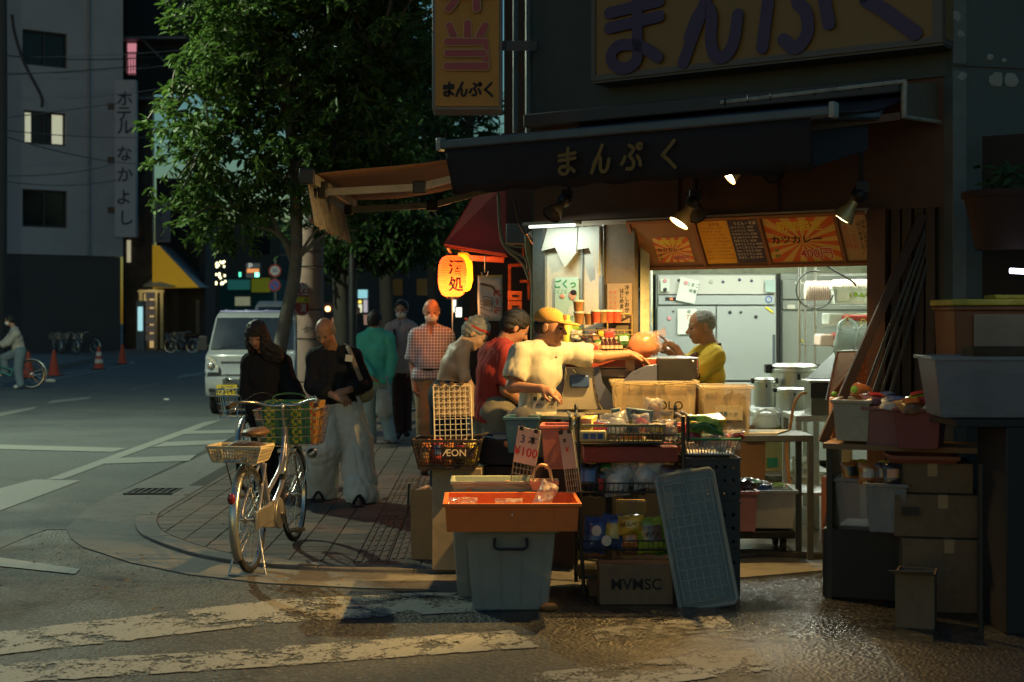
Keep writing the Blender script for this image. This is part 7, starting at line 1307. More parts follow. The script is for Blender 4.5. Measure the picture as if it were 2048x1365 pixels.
def grid_panel(t,w_,h,nx,nz,mt,r=.0022,edge=.004):
 m_=MB();m_.tube([(-w_/2,0,0),(w_/2,0,0),(w_/2,0,h),(-w_/2,0,h),(-w_/2,0,0)],edge,5)
 for i in range(1,nx):x=-w_/2+w_*i/nx;m_.tube([(x,0,0),(x,0,h)],r,4)
 for i in range(1,nz):z=h*i/nz;m_.tube([(-w_/2,.003,z),(w_/2,.003,z)],r,4)
 return obj('wire_grid',m_,mt,t)
crw=M('cream_wire',(.50,.46,.36),.5)
g1=thing('wire_grid_stand', 'cream wire grid with clipped cardboard standing in the black basket', 'wire grid',P(907,882,8.55),rot=Euler((R(-6),R(-1.5),R(4))));grid_panel(g1,.225,.33,7,10,crw,.003,.005)
m_=MB();m_.b2((-.11,.012,.145),(.13,.016,.345));obj('cardboard_sheet',m_,M('sheet_buff',(.40,.29,.17),.7),g1)
m_=MB()
for x in(-.06,.0,.06):m_.box((x,0,.345),(.022,.02,.016));m_.ring((x-.006,0,.36),.008,.0015,axis=(0,1,0),n=8,m=3);m_.ring((x+.006,0,.36),.008,.0015,axis=(0,1,0),n=8,m=3)
obj('binder_clip',m_,M('clip_brown',(.12,.07,.04),.4,.5),g1)
def pricecard(label,loc,rot,w_,h,lines,grid=True,mat=None):
 t=thing('price_sign',label, 'price sign',loc,rot=rot)
 if grid:g_=grid_panel(t,w_,h+.13,6,10,M('grey_wire',(.20,.21,.20),.4,.5),.002,.0035);g_.location=(0,.006,-h/2-.13)
 m_=MB();m_.b2((-w_/2,-.004,-h/2),(w_/2,0,h/2));obj('card',m_,mat or M('card_yellowed',(.50,.46,.34),.5,coat=.3,dirt=.08),t)
 for s_,sz,mt,x,z in lines:text(s_,sz,mt,t,(x,-.0065,z),off=.012)
 for x in(-w_*.32,w_*.32):m_=MB();m_.box((x,-.004,h/2-.006),(.022,.016,.022));m_.ring((x,-.004,h/2+.015),.008,.002,axis=(0,1,0),n=8,m=4);obj('clip',m_,dkmetal,t)
 return t
pricecard('yellowed card priced 3本 ¥100 on a grey wire grid',P(1054,893,7.95),Euler((0,R(9),R(-22))),.135,.20,[('3',.06,M('blue_ink',(.03,.06,.18),.6),-.028,.035),('本',.055,ink,.030,.035),('¥100',.070,redink,.0,-.035)])
pricecard('pale curled price sleeve hanging on the left side of the display rack',P(1136,900,7.85),Euler((0,R(-9),R(-35))),.09,.21,[('本',.03,ink,-.01,.05),('¥',.04,redink,.0,0)],mat=M('sleeve_pale',(.36,.35,.29),.4,alpha=.85))
for k,px in enumerate((1078,1102)):
 pricecard(('left', 'right')[k]+' of two small clipped handwritten cards before the cap man',P(px,810,8.75),Euler((R(-5),0,R(-3+k*8))),.072,.085,[('0000',.017,ink,0,.0),('ルルル',.017,ink,0,-.018)],grid=False)
 t=thing('fork_clip',('left', 'right')[k]+' pair of pronged clips above the small cards', 'clip',P(px,788,8.75));m_=MB()
 for x in(-.018,.018):m_.tube(curve([(x,0,-.02),(x,0,.0),(x-.01,0,.018)],3),.0025,4);m_.tube(curve([(x,0,0),(x+.010,0,.018)],3)if 0 else[(x,0,0),(x+.01,0,.018)],.0025,4)
 obj('prongs',m_,M('prong_dark',(.06,.035,.02),.4,.5),t)
blc=M('crate_charcoal',(.035,.042,.048),.55,dirt=.15)
cx=P(1425,0,7.95).x;
for k,(z0,h,lb)in enumerate(((.0,.265, 'bottom crate of the charcoal perforated crate stack'),(.268,.265, 'middle crate of the charcoal perforated crate stack'),(.536,.24, 'top crate of the charcoal perforated crate stack'))):
 t=thing('slatted_crate',lb, 'crate',(cx,8.15,z0),group='charcoal crates in one stack');w_=.315;dd=.36;m_=MB()
 holes=[(-.12+i*.048,.03+j*.075)for i in range(6)for j in range(3)]
 xs=sorted({-w_/2,w_/2,*[h_[0]-.0085 for h_ in holes],*[h_[0]+.0085 for h_ in holes]});zs_=sorted({0,h,*[h_[1]for h_ in holes],*[h_[1]+.017 for h_ in holes]})
 for a,b in zip(xs,xs[1:]):
  for c_,d_ in zip(zs_,zs_[1:]):
   if any(h_[0]-.009<(a+b)/2<h_[0]+.009 and h_[1]<(c_+d_)/2<h_[1]+.017 for h_ in holes):continue
   m_.b2((a,-dd/2,c_),(b,-dd/2+.006,d_))
 obj('front_wall',m_,blc,t);m_=MB();m_.b2((-w_/2,-dd/2+.007,0),(-w_/2+.006,dd/2,h));m_.b2((w_/2-.006,-dd/2+.007,0),(w_/2,dd/2,h));m_.b2((-w_/2,dd/2-.006,0),(w_/2,dd/2,h));m_.b2((-w_/2+.007,-dd/2+.007,.001),(w_/2-.007,dd/2-.007,.006));obj('tub',m_,blc,t);m_=MB();m_.b2((-w_/2-.006,-dd/2-.006,h-.014),(w_/2+.006,-dd/2-.0005,h));obj('rim',m_,blc,t)
gb=thing('green_rim_basket', 'white perforated basket with a green rim heaped with snacks on the charcoal crates', 'basket',(P(1422,0,8.0).x,8.15,.79));basket(m_:=MB(),(0,0,0),.26,.26,.31,.30,.085,16,14,2,bar=.007,rim=.006);obj('basket_body',m_,M('basket_white',(.34,.34,.30),.5),gb);m_=MB();m_.tube(curve([(-.155,-.15,.088),(0,-.155,.088),(.155,-.15,.088),(.16,0,.088),(.155,.15,.088),(0,.155,.088),(-.155,.15,.088),(-.16,0,.088),(-.155,-.15,.088)],4),.008,6);obj('green_rim',m_,M('rim_green',(.03,.20,.10),.5),gb,smooth=True)
for k,(px,py,mi,w_,h,lb,cl)in enumerate(((1412,850,2,.21,.10, 'green boxed biscuit pack with gold top on the heap',0),(1385,868,7,.12,.11, 'red packet at the left of the basket heap',0),(1405,885,0,.12,.10, 'clear bag of brown sweets in the basket',1),(1430,880,10,.12,.11, 'clear bag of orange sweets in the basket middle',1),(1455,882,7,.13,.13, 'clear bag with red ribbon at the right of the basket',1),(1472,872,7,.10,.05, 'red and white card tag sticking out right of the basket',0),(1440,895,4,.11,.08, 'silver packet at the basket front',1))):
 pack(P(px,py,8.05+.02*(k%3)),w_,h,.07,mi,lb,rot=Euler((R(-35),R(rnd.uniform(-15,15)),R(rnd.uniform(-20,20)))),clearw=bool(cl),group='packets in the green rimmed basket')
m_=MB();m_.box((0,0,0),(.20,.14,.035),rot=Euler((R(12),R(-4),R(6))).to_matrix());o=obj('biscuit_box',m_,packm[5],loc=P(1412,841,8.1),bev=.004);tag(o, 'gold striped biscuit box lying topmost on the heap', 'biscuit box')
ld=thing('box_cover', 'large translucent ribbed box lid leaning against the display rack', 'lid',G(1418,1214),rot=Euler((R(-12),R(-9.5),0), 'XYZ'));LW,LH=.315,.735;lm=M('lid_frosted',(.22,.27,.27),.28,0,.08,3,.05,alpha=.36,spec=.8)
m_=MB();m_.box((0,0,LH/2),(LW,.008,LH));obj('sheet',m_,lm,ld,bev=.003);m_=MB()
for i in range(1,6):x=-LW/2+.03+(LW-.06)*i/6;m_.b2((x-.0025,-.011,.04),(x+.0025,-.0041,LH-.06))
for j in range(1,11):z=.04+(LH-.10)*j/11;m_.b2((-LW/2+.03,-.0105,z-.0025),(LW/2-.03,-.0041,z+.0025))
obj('ribs',m_,M('rib_frosted',(.26,.31,.31),.3,alpha=.6,spec=.8),ld)
m_=MB();e=.02;c_=[(-LW/2+e,-LH*0),(LW/2-e,0),(LW/2,e),(LW/2,LH-e),(LW/2-e,LH),(-LW/2+e,LH),(-LW/2,LH-e),(-LW/2,e)];m_.tube([(x,-.012,z)for x,z in c_]+[(c_[0][0],-.012,c_[0][1])],.011,6);m_.tube([(-LW/2+.03,-.013,.035),(LW/2-.03,-.013,.035),(LW/2-.03,-.013,LH-.055),(-LW/2+.03,-.013,LH-.055),(-LW/2+.03,-.013,.035)],.005,5);obj('rim',m_,MC['rib_frosted'],ld,smooth=True)
m_=MB();m_.box((0,-.01,LH+.012),(.10,.02,.012));obj('latch',m_,lm,ld,bev=.003)
# == ORANGE TRAY, TOTES, BASKETS (left)
ob=thing('orange_tray', 'shallow orange bread crate resting on the clear tote', 'crate',Vector((P(1022,0,7.45).x,7.68,.44)),R(1.5));orm=M('crate_bright_orange',(.60,.15,.03),.45,0,.08,3,.08,dirt=.12)
m_=MB();m_.tray((0,0,0),(.70,.48),(.685,.465),.15,.006,.014);obj('tub',m_,orm,ob,bev=.003)
for x in(-.22,.22):m_=MB();m_.tube([(x,-.228,.02),(x,-.243,.128)],.004,4);obj('rib',m_,orm,ob)
m_=MB();m_.b2((-.345,-.2405,.118),(.345,-.236,.124));obj('rim_line',m_,orm,ob);m_=MB();m_.ell((.0,-.244,.09),(.006,.003,.006),8,6);obj('sticker',m_,paper,ob)
for k,(px,py,lb,sc_)in enumerate(((925,1000, 'clear crumpled bag at the left in the orange crate',.16),(1018,1002, 'clear crumpled bag in the middle of the orange crate',.15),(1090,985, 'twisted clear bag rising at the right of the orange crate',.10))):
 t=thing('clear_bag',lb, 'bag',P(px,py+8,7.62),group='clear bags in the orange crate');m_=MB();m_.pillow((0,0,0),sc_,.07 if k<2 else .16,.09,Euler((R(-15),R(0 if k<2 else 25),0)).to_matrix(),k+3,.5);obj('film',m_,M('clear_crinkle',(.6,.58,.52),.15,var=.2,bump=.9,bscale=30,spec=1,alpha=.35),t,smooth=True)
tm_=M('tote_clear_front',(.33,.36,.34),.32,0,.2,2.5,.06,alpha=.55,spec=.6,dirt=.12)
tote('clear_tote', 'tall cloudy clear tote with a black handle supporting the orange crate',Vector((P(1020,0,7.6).x,7.74,.0)),R(1),(.48,.34),(.40,.29),.435,tm_,handle=True,ribs=4)
tote('clear_tote', 'second cloudy tote half hidden behind the first on its left',Vector((P(975,0,8.0).x,8.06,.0)),R(4),(.40,.26),(.34,.22),.43,tm_,ribs=3)
for k,(x,z,s_,c_)in enumerate(((-.12,.05,.1,0),(.02,.1,.11,11),(.13,.06,.09,10))):m_=MB();m_.ell((P(1020,0,7.6).x+x,7.72,z+.05),(s_,.1,s_*.8),10,7,.2,seed=k);o=obj('dim_contents',m_,M('tote_contents',(.10,.09,.06),.7,0,.5,6),smooth=True);tag(o,('rounded dim bundle at the left inside the tall clear tote', 'rounded dim bundle in the middle of the tall clear tote', 'rounded dim bundle at the right inside the tall clear tote')[k], 'bundle')
m_=MB();m_.ell((0,0,.02),(.05,.03,.022),10,7,.3);o=obj('fallen_bread',m_,M('bread_brown',(.22,.11,.04),.7),loc=G(1098,1222)+Vector((0,0,.0)),smooth=True);tag(o, 'small brown item lying at the right foot of the tall tote', 'litter')
gt_=tote('pale_tray', 'pale green tray of wrapped greens behind the orange crate',Vector((P(985,0,8.0).x,8.12,.535)),R(1),(.46,.28),(.42,.25),.11,M('tray_pale_green',(.34,.38,.30),.4,alpha=.85),rim=.01)
grm=M('leafy_green',(.05,.22,.05),.35,0,.5,18,.6,20,coat=.6)
for k,(px,py,lb)in enumerate(((985,985, 'left bundle of wrapped greens in the pale tray'),(1015,978, 'middle bundle of wrapped greens with an orange tie'),(1038,980, 'right bundle of wrapped greens with an orange tie'))):
 t=thing('greens',lb, 'vegetables',P(px,py,8.1),group='wrapped greens in the tray');m_=MB();m_.ell((0,0,0),(.055,.05,.028),12,8,.3,seed=k);obj('leaves',m_,grm,t,smooth=True);m_=MB();m_.box((0,-.01,.035),(.03,.02,.026));obj('tie',m_,M('tie_orange',(.5,.22,.06),.6),t,bev=.004)
m_=MB();m_.box((0,0,0),(.03,.02,.03));o=obj('orange_tag',m_,MC['tie_orange'],loc=P(937,982,7.98),bev=.004);tag(o, 'small orange tag at the left end of the pale tray', 'tag')
hk=thing('handle_basket', 'peach basket with an arched handle right of the greens', 'basket',P(1088,992,8.0));m_=MB();m_.tray((0,0,0),(.15,.12),(.12,.1),.09,rim=.006);obj('tub',m_,M('basket_peach',(.50,.28,.17),.6),hk);m_=MB();m_.tube(curve([(-.065,0,.08),(-.05,0,.15),(-.01,0,.175),(.03,0,.15),(.045,0,.08)],5),.009,7);obj('handle',m_,M('handle_peach',(.52,.36,.2),.5),hk,smooth=True)
ab=thing('shopping_basket', 'black shopping basket lettered AEON full of orange packets', 'basket',Vector((P(897,0,8.6).x,8.65,.655)),R(-3));bkb=M('basket_brownblack',(.035,.026,.022),.45)
basket(m_:=MB(),(0,0,0),.33,.26,.41,.32,.17,26,18,8,bar=.0055,rim=.012);obj('basket_body',m_,bkb,ab);m_=MB();m_.slab([(-.03,-.152,.065),(.13,-.152,.065),(.135,-.164,.135),(-.035,-.164,.135)][::1],.004);pl_=obj('logo_plate',m_,bkb,ab);text('ÆON',.058,M('logo_pale',(.50,.40,.28),.5,bump=0),pl_,(.05,-.172,.10),off=.012,rx=80)
m_=MB();m_.tube(curve([(-.2,.0,.17),(-.16,-.05,.19),(0,-.07,.185),(.2,-.04,.20),(.24,.0,.21)],4),.007,6);obj('handle',m_,bkb,ab)
for k in range(14):pack(ab.location+Vector((-.14+(k%5)*.07,-.05+.06*(k//5),.08+.02*(k%2))),.07,.13,.05,(10,7,10,0,5)[k%5], '%s packet in the %s row of the black lettered basket, %s from the left'%(PKN[(10,7,10,0,5)[k%5]],('front', 'middle', 'back')[k//5],('first', 'second', 'third', 'fourth', 'fifth')[k%5]),group='packets inside the AEON basket')
carton('cardboard_box', 'pale plain box supporting the black AEON basket',Vector((P(917,0,8.7).x,8.75,.034)),R(-3),(.30,.28,.615),M('box_pale',(.33,.26,.17),.75,dirt=.2),tape=False)
pb_=thing('paper_sack', 'tall brown paper sack with crumpled top standing on the pavement', 'bag',Vector((P(851,0,8.9).x,9.05,.035)),R(-14));m_=MB();m_.tray((0,0,0),(.175,.14),(.165,.13),.44,.003);o=obj('sack',m_,M('sack_kraft',(.33,.21,.10),.75,0,.15,4,.4,14,dirt=.2),pb_)
m_=MB();m_.ell((0,0,.42),(.075,.055,.035),12,8,.5,seed=2);obj('crumpled_contents',m_,M('contents_peach',(.48,.26,.15),.5,0,.3,20,.5),pb_,smooth=True)
m_=MB();m_.tube([P(818,968,9.0),P(815,1030,9.0)],.008,5);o=obj('leaning_stick',m_,dkmetal);tag(o, 'short dark stick leaning on the left of the paper sack', 'stick')
nb_=thing('navy_basket', 'dark navy basket with a wrapped onion pack behind the black AEON basket', 'basket',Vector((P(1003,0,8.7).x,8.9,.655)),R(-8));m_=MB();m_.tray((0,0,0),(.30,.28),(.24,.23),.17,.006,.01);obj('tub',m_,M('navy_plastic',(.012,.016,.035),.45),nb_)
m_=MB();m_.tube([(-.2,-.13,.19),(.0,-.15,.165),(.15,-.14,.17)],.006,5);obj('wire_handle',m_,steel,nb_)
on=thing('onion_pack', 'boxed tray with a round orange onion on the navy basket', 'onion',P(1012,885,8.8));m_=MB();m_.b2((-.08,.02,-.03),(.075,.024,.05));obj('backing_card',m_,M('card_purple_edge',(.42,.38,.25),.6),on);m_=MB();m_.b2((-.084,.018,.045),(.079,.026,.054));obj('purple_edge',m_,M('purple_edge',(.10,.07,.25),.5),on);m_=MB();m_.ell((.02,-.02,.0),(.04,.04,.036),18,12,.03);obj('onion',m_,M('onion_skin',(.55,.24,.10),.35,0,.3,9,coat=.5),on,smooth=True)
for px,d,w_,h,mt,lb in((1045,8.75,.20,.22,M('bin_blue',(.06,.16,.22),.5), 'blue plastic bin at the left end of the steel bench'),(1112,8.45,.16,.26,M('bin_salmon',(.52,.16,.13),.5,dirt=.1), 'salmon pink bin left of the display rack'),(1375,8.5,.22,.24,M('bin_salmon2',(.40,.11,.09),.5), 'dull salmon bin behind the right end of the rack')):
 tote('plastic_bin',lb,Vector((P(px,0,d).x,d,P(0,832 if px<1100 else 848,d).z-h)),R(-4),(w_,.24),(w_*.8,.2),h,mt,rim=.012)
bn=thing('steel_bench', 'narrow steel topped bench with a perforated front rail', 'bench',(0,0,0));q0=P(1015,834,9.0);q1=P(1232,826,8.75);m_=MB();m_.prism([(q0.x,q0.y-.1),(q1.x,q1.y-.1),(q1.x+.05,q1.y+.3),(q0.x,q0.y+.3)],.935,.955);obj('top',m_,M('bench_steel',(.40,.37,.30),.35,.6),bn)
for q in((q0.x+.03,q0.y),(q1.x-.03,q1.y-.02),(q0.x+.03,q0.y+.25),(q1.x-.03,q1.y+.22)):m_=MB();m_.tube([(q[0],q[1],.03),(q[0],q[1],.934)],.014,6);obj('leg',m_,dkmetal,bn)
m_=MB();m_.slab([P(1170,838,8.55),P(1345,832,8.4),P(1345,822,8.4),P(1170,828,8.55)][::-1],.01);obj('front_rail',m_,M('rail_buff',(.45,.38,.25),.5),bn)
m_=MB()
for k in range(12):m_.box(P(1178+k*9,832.2-k*.3,8.535-k*.008),(.012,.004,.010))
obj('rail_slots',m_,blackp,bn)
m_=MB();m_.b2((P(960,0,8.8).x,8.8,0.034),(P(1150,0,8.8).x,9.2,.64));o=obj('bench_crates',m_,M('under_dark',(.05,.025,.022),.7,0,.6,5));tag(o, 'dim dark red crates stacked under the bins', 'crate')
# == PEOPLE: smooth distance-field bodies meshed with surface nets
def V3(p):return np.array(tuple(p),float)
def seg_d(Q,a,b,ra,rb):
 ab=b-a;t=np.clip(((Q-a)@ab)/max(ab@ab,1e-9),0,1);return np.linalg.norm(Q-a-t[...,None]*ab,axis=-1)-(ra+(rb-ra)*t)
def ell_d(Q,c,r,ax):
 q=(Q-c)@ax.T;k0=np.linalg.norm(q/r,axis=-1);k1=np.linalg.norm(q/(r*r),axis=-1);return k0*(k0-1)/np.maximum(k1,1e-9)
def field(prims,h,wr=None,pad=.03):
 lo=np.full(3,9e9);hi=-lo
 for p in prims:
  if p[0]in 'ce':
   pts=(p[1],p[2])if p[0]=='c' else(p[1],);r=max(p[3],p[4])if p[0]=='c' else max(p[2])
   for q in pts:lo=np.minimum(lo,q-r);hi=np.maximum(hi,q+r)
 lo-=pad;hi+=pad;n=np.ceil((hi-lo)/h).astype(int)+1;D=np.full(n,.2,np.float32)
 ax=[lo[i]+h*np.arange(n[i])for i in range(3)]
 for p in prims:
  if p[0]in 'cC':pts=(p[1],p[2]);r=max(p[3],p[4])
  elif p[0]in 'eE':pts=(p[1],);r=max(p[2])
  else:pts=None
  if pts:
   m=.055+r;a=np.maximum(0,np.floor((np.min(pts,0)-m-lo)/h).astype(int));b=np.minimum(n,np.ceil((np.max(pts,0)+m-lo)/h).astype(int)+1)
  else:a=np.zeros(3,int);b=n
  if(b<=a).any():continue
  sl=tuple(slice(a[i],b[i])for i in range(3));Q=np.stack(np.meshgrid(*[ax[i][sl[i]]for i in range(3)],indexing='ij'),-1)
  if p[0]in 'cC':d=seg_d(Q,*p[1:5]);k=p[5]
  elif p[0]in 'eE':d=ell_d(Q,p[1],np.array(p[2]),p[3]);k=p[4]
  else:d=(Q-p[1])@p[2];k=.01
  S0=D[sl]
  if p[0]in 'ce':hh=np.clip(.5+.5*(S0-d)/k,0,1);D[sl]=S0+(d-S0)*hh-k*hh*(1-hh)
  else:
   d=-d if p[0]!='P' else d;hh=np.clip(.5+.5*(d-S0)/k,0,1);D[sl]=S0+(d-S0)*hh+k*hh*(1-hh)
 if wr:
  I=np.argwhere(np.abs(D)<.045);Q=lo+I*h;amp,fr,aniso,sd=wr;rg=np.random.RandomState(sd);w_=np.zeros(len(I))
  wq=Q+.03*np.sin(Q[:,[1,2,0]]*17+sd)
  for j in range(5):k=rg.normal(size=3)*np.array(aniso);k=k/np.linalg.norm(k)*fr*(.6+.35*j);s_=np.sin(wq@k+rg.uniform(0,6));w_+=(1-np.abs(s_)**.6*1.5)/(1+.4*j)
  D[tuple(I.T)]+=(amp*w_/2).astype(np.float32)
 return D,lo
def nets(D,lo,h):
 s=D<0;n=np.array(D.shape);acc=np.zeros((*(n-1),3),np.float32);cnt=np.zeros(n-1,np.float32);quads=[];C={}
 for a in range(3):
  b,c=[i for i in range(3)if i!=a];s0=[slice(None)]*3;s1=[slice(None)]*3;s0[a]=slice(0,-1);s1[a]=slice(1,None);d0=D[tuple(s0)];d1=D[tuple(s1)];E=np.argwhere((d0<0)!=(d1<0));
  E=E[(E[:,b]>0)&(E[:,c]>0)&(E[:,b]<n[b]-1)&(E[:,c]<n[c]-1)]
  t=d0[tuple(E.T)]/(d0[tuple(E.T)]-d1[tuple(E.T)]);P_=E.astype(np.float32);P_[:,a]+=t
  cells=[]
  for ob,oc in((0,0),(1,0),(1,1),(0,1)):X=E.copy();X[:,b]-=ob;X[:,c]-=oc;cells.append(X);np.add.at(acc,tuple(X.T),P_);np.add.at(cnt,tuple(X.T),1)
  quads.append((cells,d0[tuple(E.T)]<0,a))
 idx=np.full(n-1,-1);A=np.argwhere(cnt>0);idx[tuple(A.T)]=np.arange(len(A));V=lo+h*acc[tuple(A.T)]/cnt[tuple(A.T)][:,None];F=[]
 for cells,ins,a in quads:
  q=np.stack([idx[tuple(X.T)]for X in cells],1);fl=ins if a!=1 else~ins;q[fl]=q[fl][:,::-1];F.append(q)
 return V,np.concatenate(F)
def sdf_obj(name,prims,h,mat,parent,wr=None,mats=None,facemat=None,off=None):
 D,lo=field(prims,h,wr);V,F=nets(D,lo,h);off=V3(off);F=F[:,::-1]
 me=bpy.data.meshes.new(name);me.vertices.add(len(V));me.vertices.foreach_set('co',(V-off).astype(np.float32).ravel());me.loops.add(F.size);me.loops.foreach_set('vertex_index',F.ravel().astype(np.int32));me.polygons.add(len(F));me.polygons.foreach_set('loop_start',np.arange(0,F.size,4));me.update(calc_edges=True);me.validate()
 me.materials.append(mat)
 if facemat:
  me.materials.append(facemat[0]);c=V[F].mean(1);me.polygons.foreach_set('material_index',facemat[1](c).astype(np.int32))
 me.shade_smooth();o=bpy.data.objects.new(name,me);sc.collection.objects.link(o);o.parent=parent;return o
def unit(v):v=np.array(v,float);return v/np.linalg.norm(v)
skin=M('skin',(.40,.20,.12),.5,0,.12,12,.12,90,sss=.08);lipm=M('lips',(.30,.10,.07),.5,bump=0);skinp=M('skin_pale',(.46,.27,.17),.55,0,.12,12,.12,90,sss=.08)
def cloth(name,col,**k):return M(name,col,.85,0,k.pop('var',.10),4,.25,k.pop('bs',260),spec=.2,**k)
hairk=M('hair_black',(.012,.010,.010),.45,0,.5,60,.8,130);hairg=M('hair_grey',(.24,.24,.22),.6,0,.4,50,.8,130);hairb=M('hair_brown',(.022,.014,.011),.5,0,.4,50,.8,120)
def hand(W,d,nrm,lat,curl=.5,s=1.,point=False,thumb=1.):
 d,nrm=unit(d),unit(nrm);lat=unit(np.cross(d,nrm))*lat;pr=[('c',W,W+d*.05*s,.022*s,.026*s,.02),('c',W+d*.035*s+lat*.018*s,W+d*.082*s+lat*.022*s,.016*s,.014*s,.015),('c',W+d*.035*s-lat*.018*s,W+d*.078*s-lat*.024*s,.016*s,.013*s,.015),('c',W+d*.04*s,W+d*.085*s,.016*s,.014*s,.015)]
 for i,(u,L)in enumerate(((.029,.072),(.010,.080),(-.010,.074),(-.028,.060))):
  c=(0.03 if point and i==0 else curl+(.5 if point else 0)+.08*i);p=W+d*(.080-.004*i)*s+lat*u*s;a=.15 if i or not point else 0
  for j,f in enumerate((.45,.32,.23)):a+=c*(.55 if j==0 else .6);q=p+(d*math.cos(a)+nrm*math.sin(a)+lat*u*1.8)*L*f*s;pr.append(('c',p,q,.0090*s-.0006*j,.0084*s-.0006*j,.004));p=q
 p=W+d*.022*s+lat*.024*s;q=p+(d*.62+lat*.62*thumb+nrm*.35)*.045*s;pr.append(('c',p,q,.014*s,.0105*s,.012));pr.append(('c',q,q+(d*.85+lat*.15+nrm*.35)*.035*s,.0105*s,.0085*s,.004));return pr
def head(c,f,u,s=1.):
 f=unit(f);u=np.array(u,float);u=unit(u-f*(u@f));r=np.cross(f,u);A=np.stack([r,f,u]);T=lambda x,y,z:c+(r*x+f*y+u*z)*s;e=lambda x,y,z,rr,k,ty='e':(ty,T(x,y,z),np.array(rr)*s,A,k)
 pr=[e(0,-.008,.035,(.073,.092,.082),.02),e(0,.028,-.03,(.060,.060,.072),.03),e(0,.05,-.088,(.028,.026,.020),.025),e(0,.07,.016,(.046,.017,.014),.015),e(.033,.058,-.028,(.022,.022,.02),.02),e(-.033,.058,-.028,(.022,.022,.02),.02),e(.030,.099,.001,(.019,.014,.011),.012, 'E'),e(-.030,.099,.001,(.019,.014,.011),.012, 'E'),('c',T(0,.084,.006),T(0,.106,-.028),.008*s,.012*s,.012),e(.011,.094,-.031,(.009,.011,.008),.006),e(-.011,.094,-.031,(.009,.011,.008),.006),e(0,.083,-.054,(.024,.011,.006),.006),e(0,.081,-.064,(.021,.011,.007),.006),e(0,.098,-.0585,(.026,.008,.0016),.003, 'E')]
 for x in(-1,1):pr+=[e(x*.076,-.008,-.004,(.009,.019,.031),.006),e(x*.085,-.002,-.0,(.005,.010,.018),.004, 'E')]
 return pr,T,A,f,u,r
PEOPLE={}
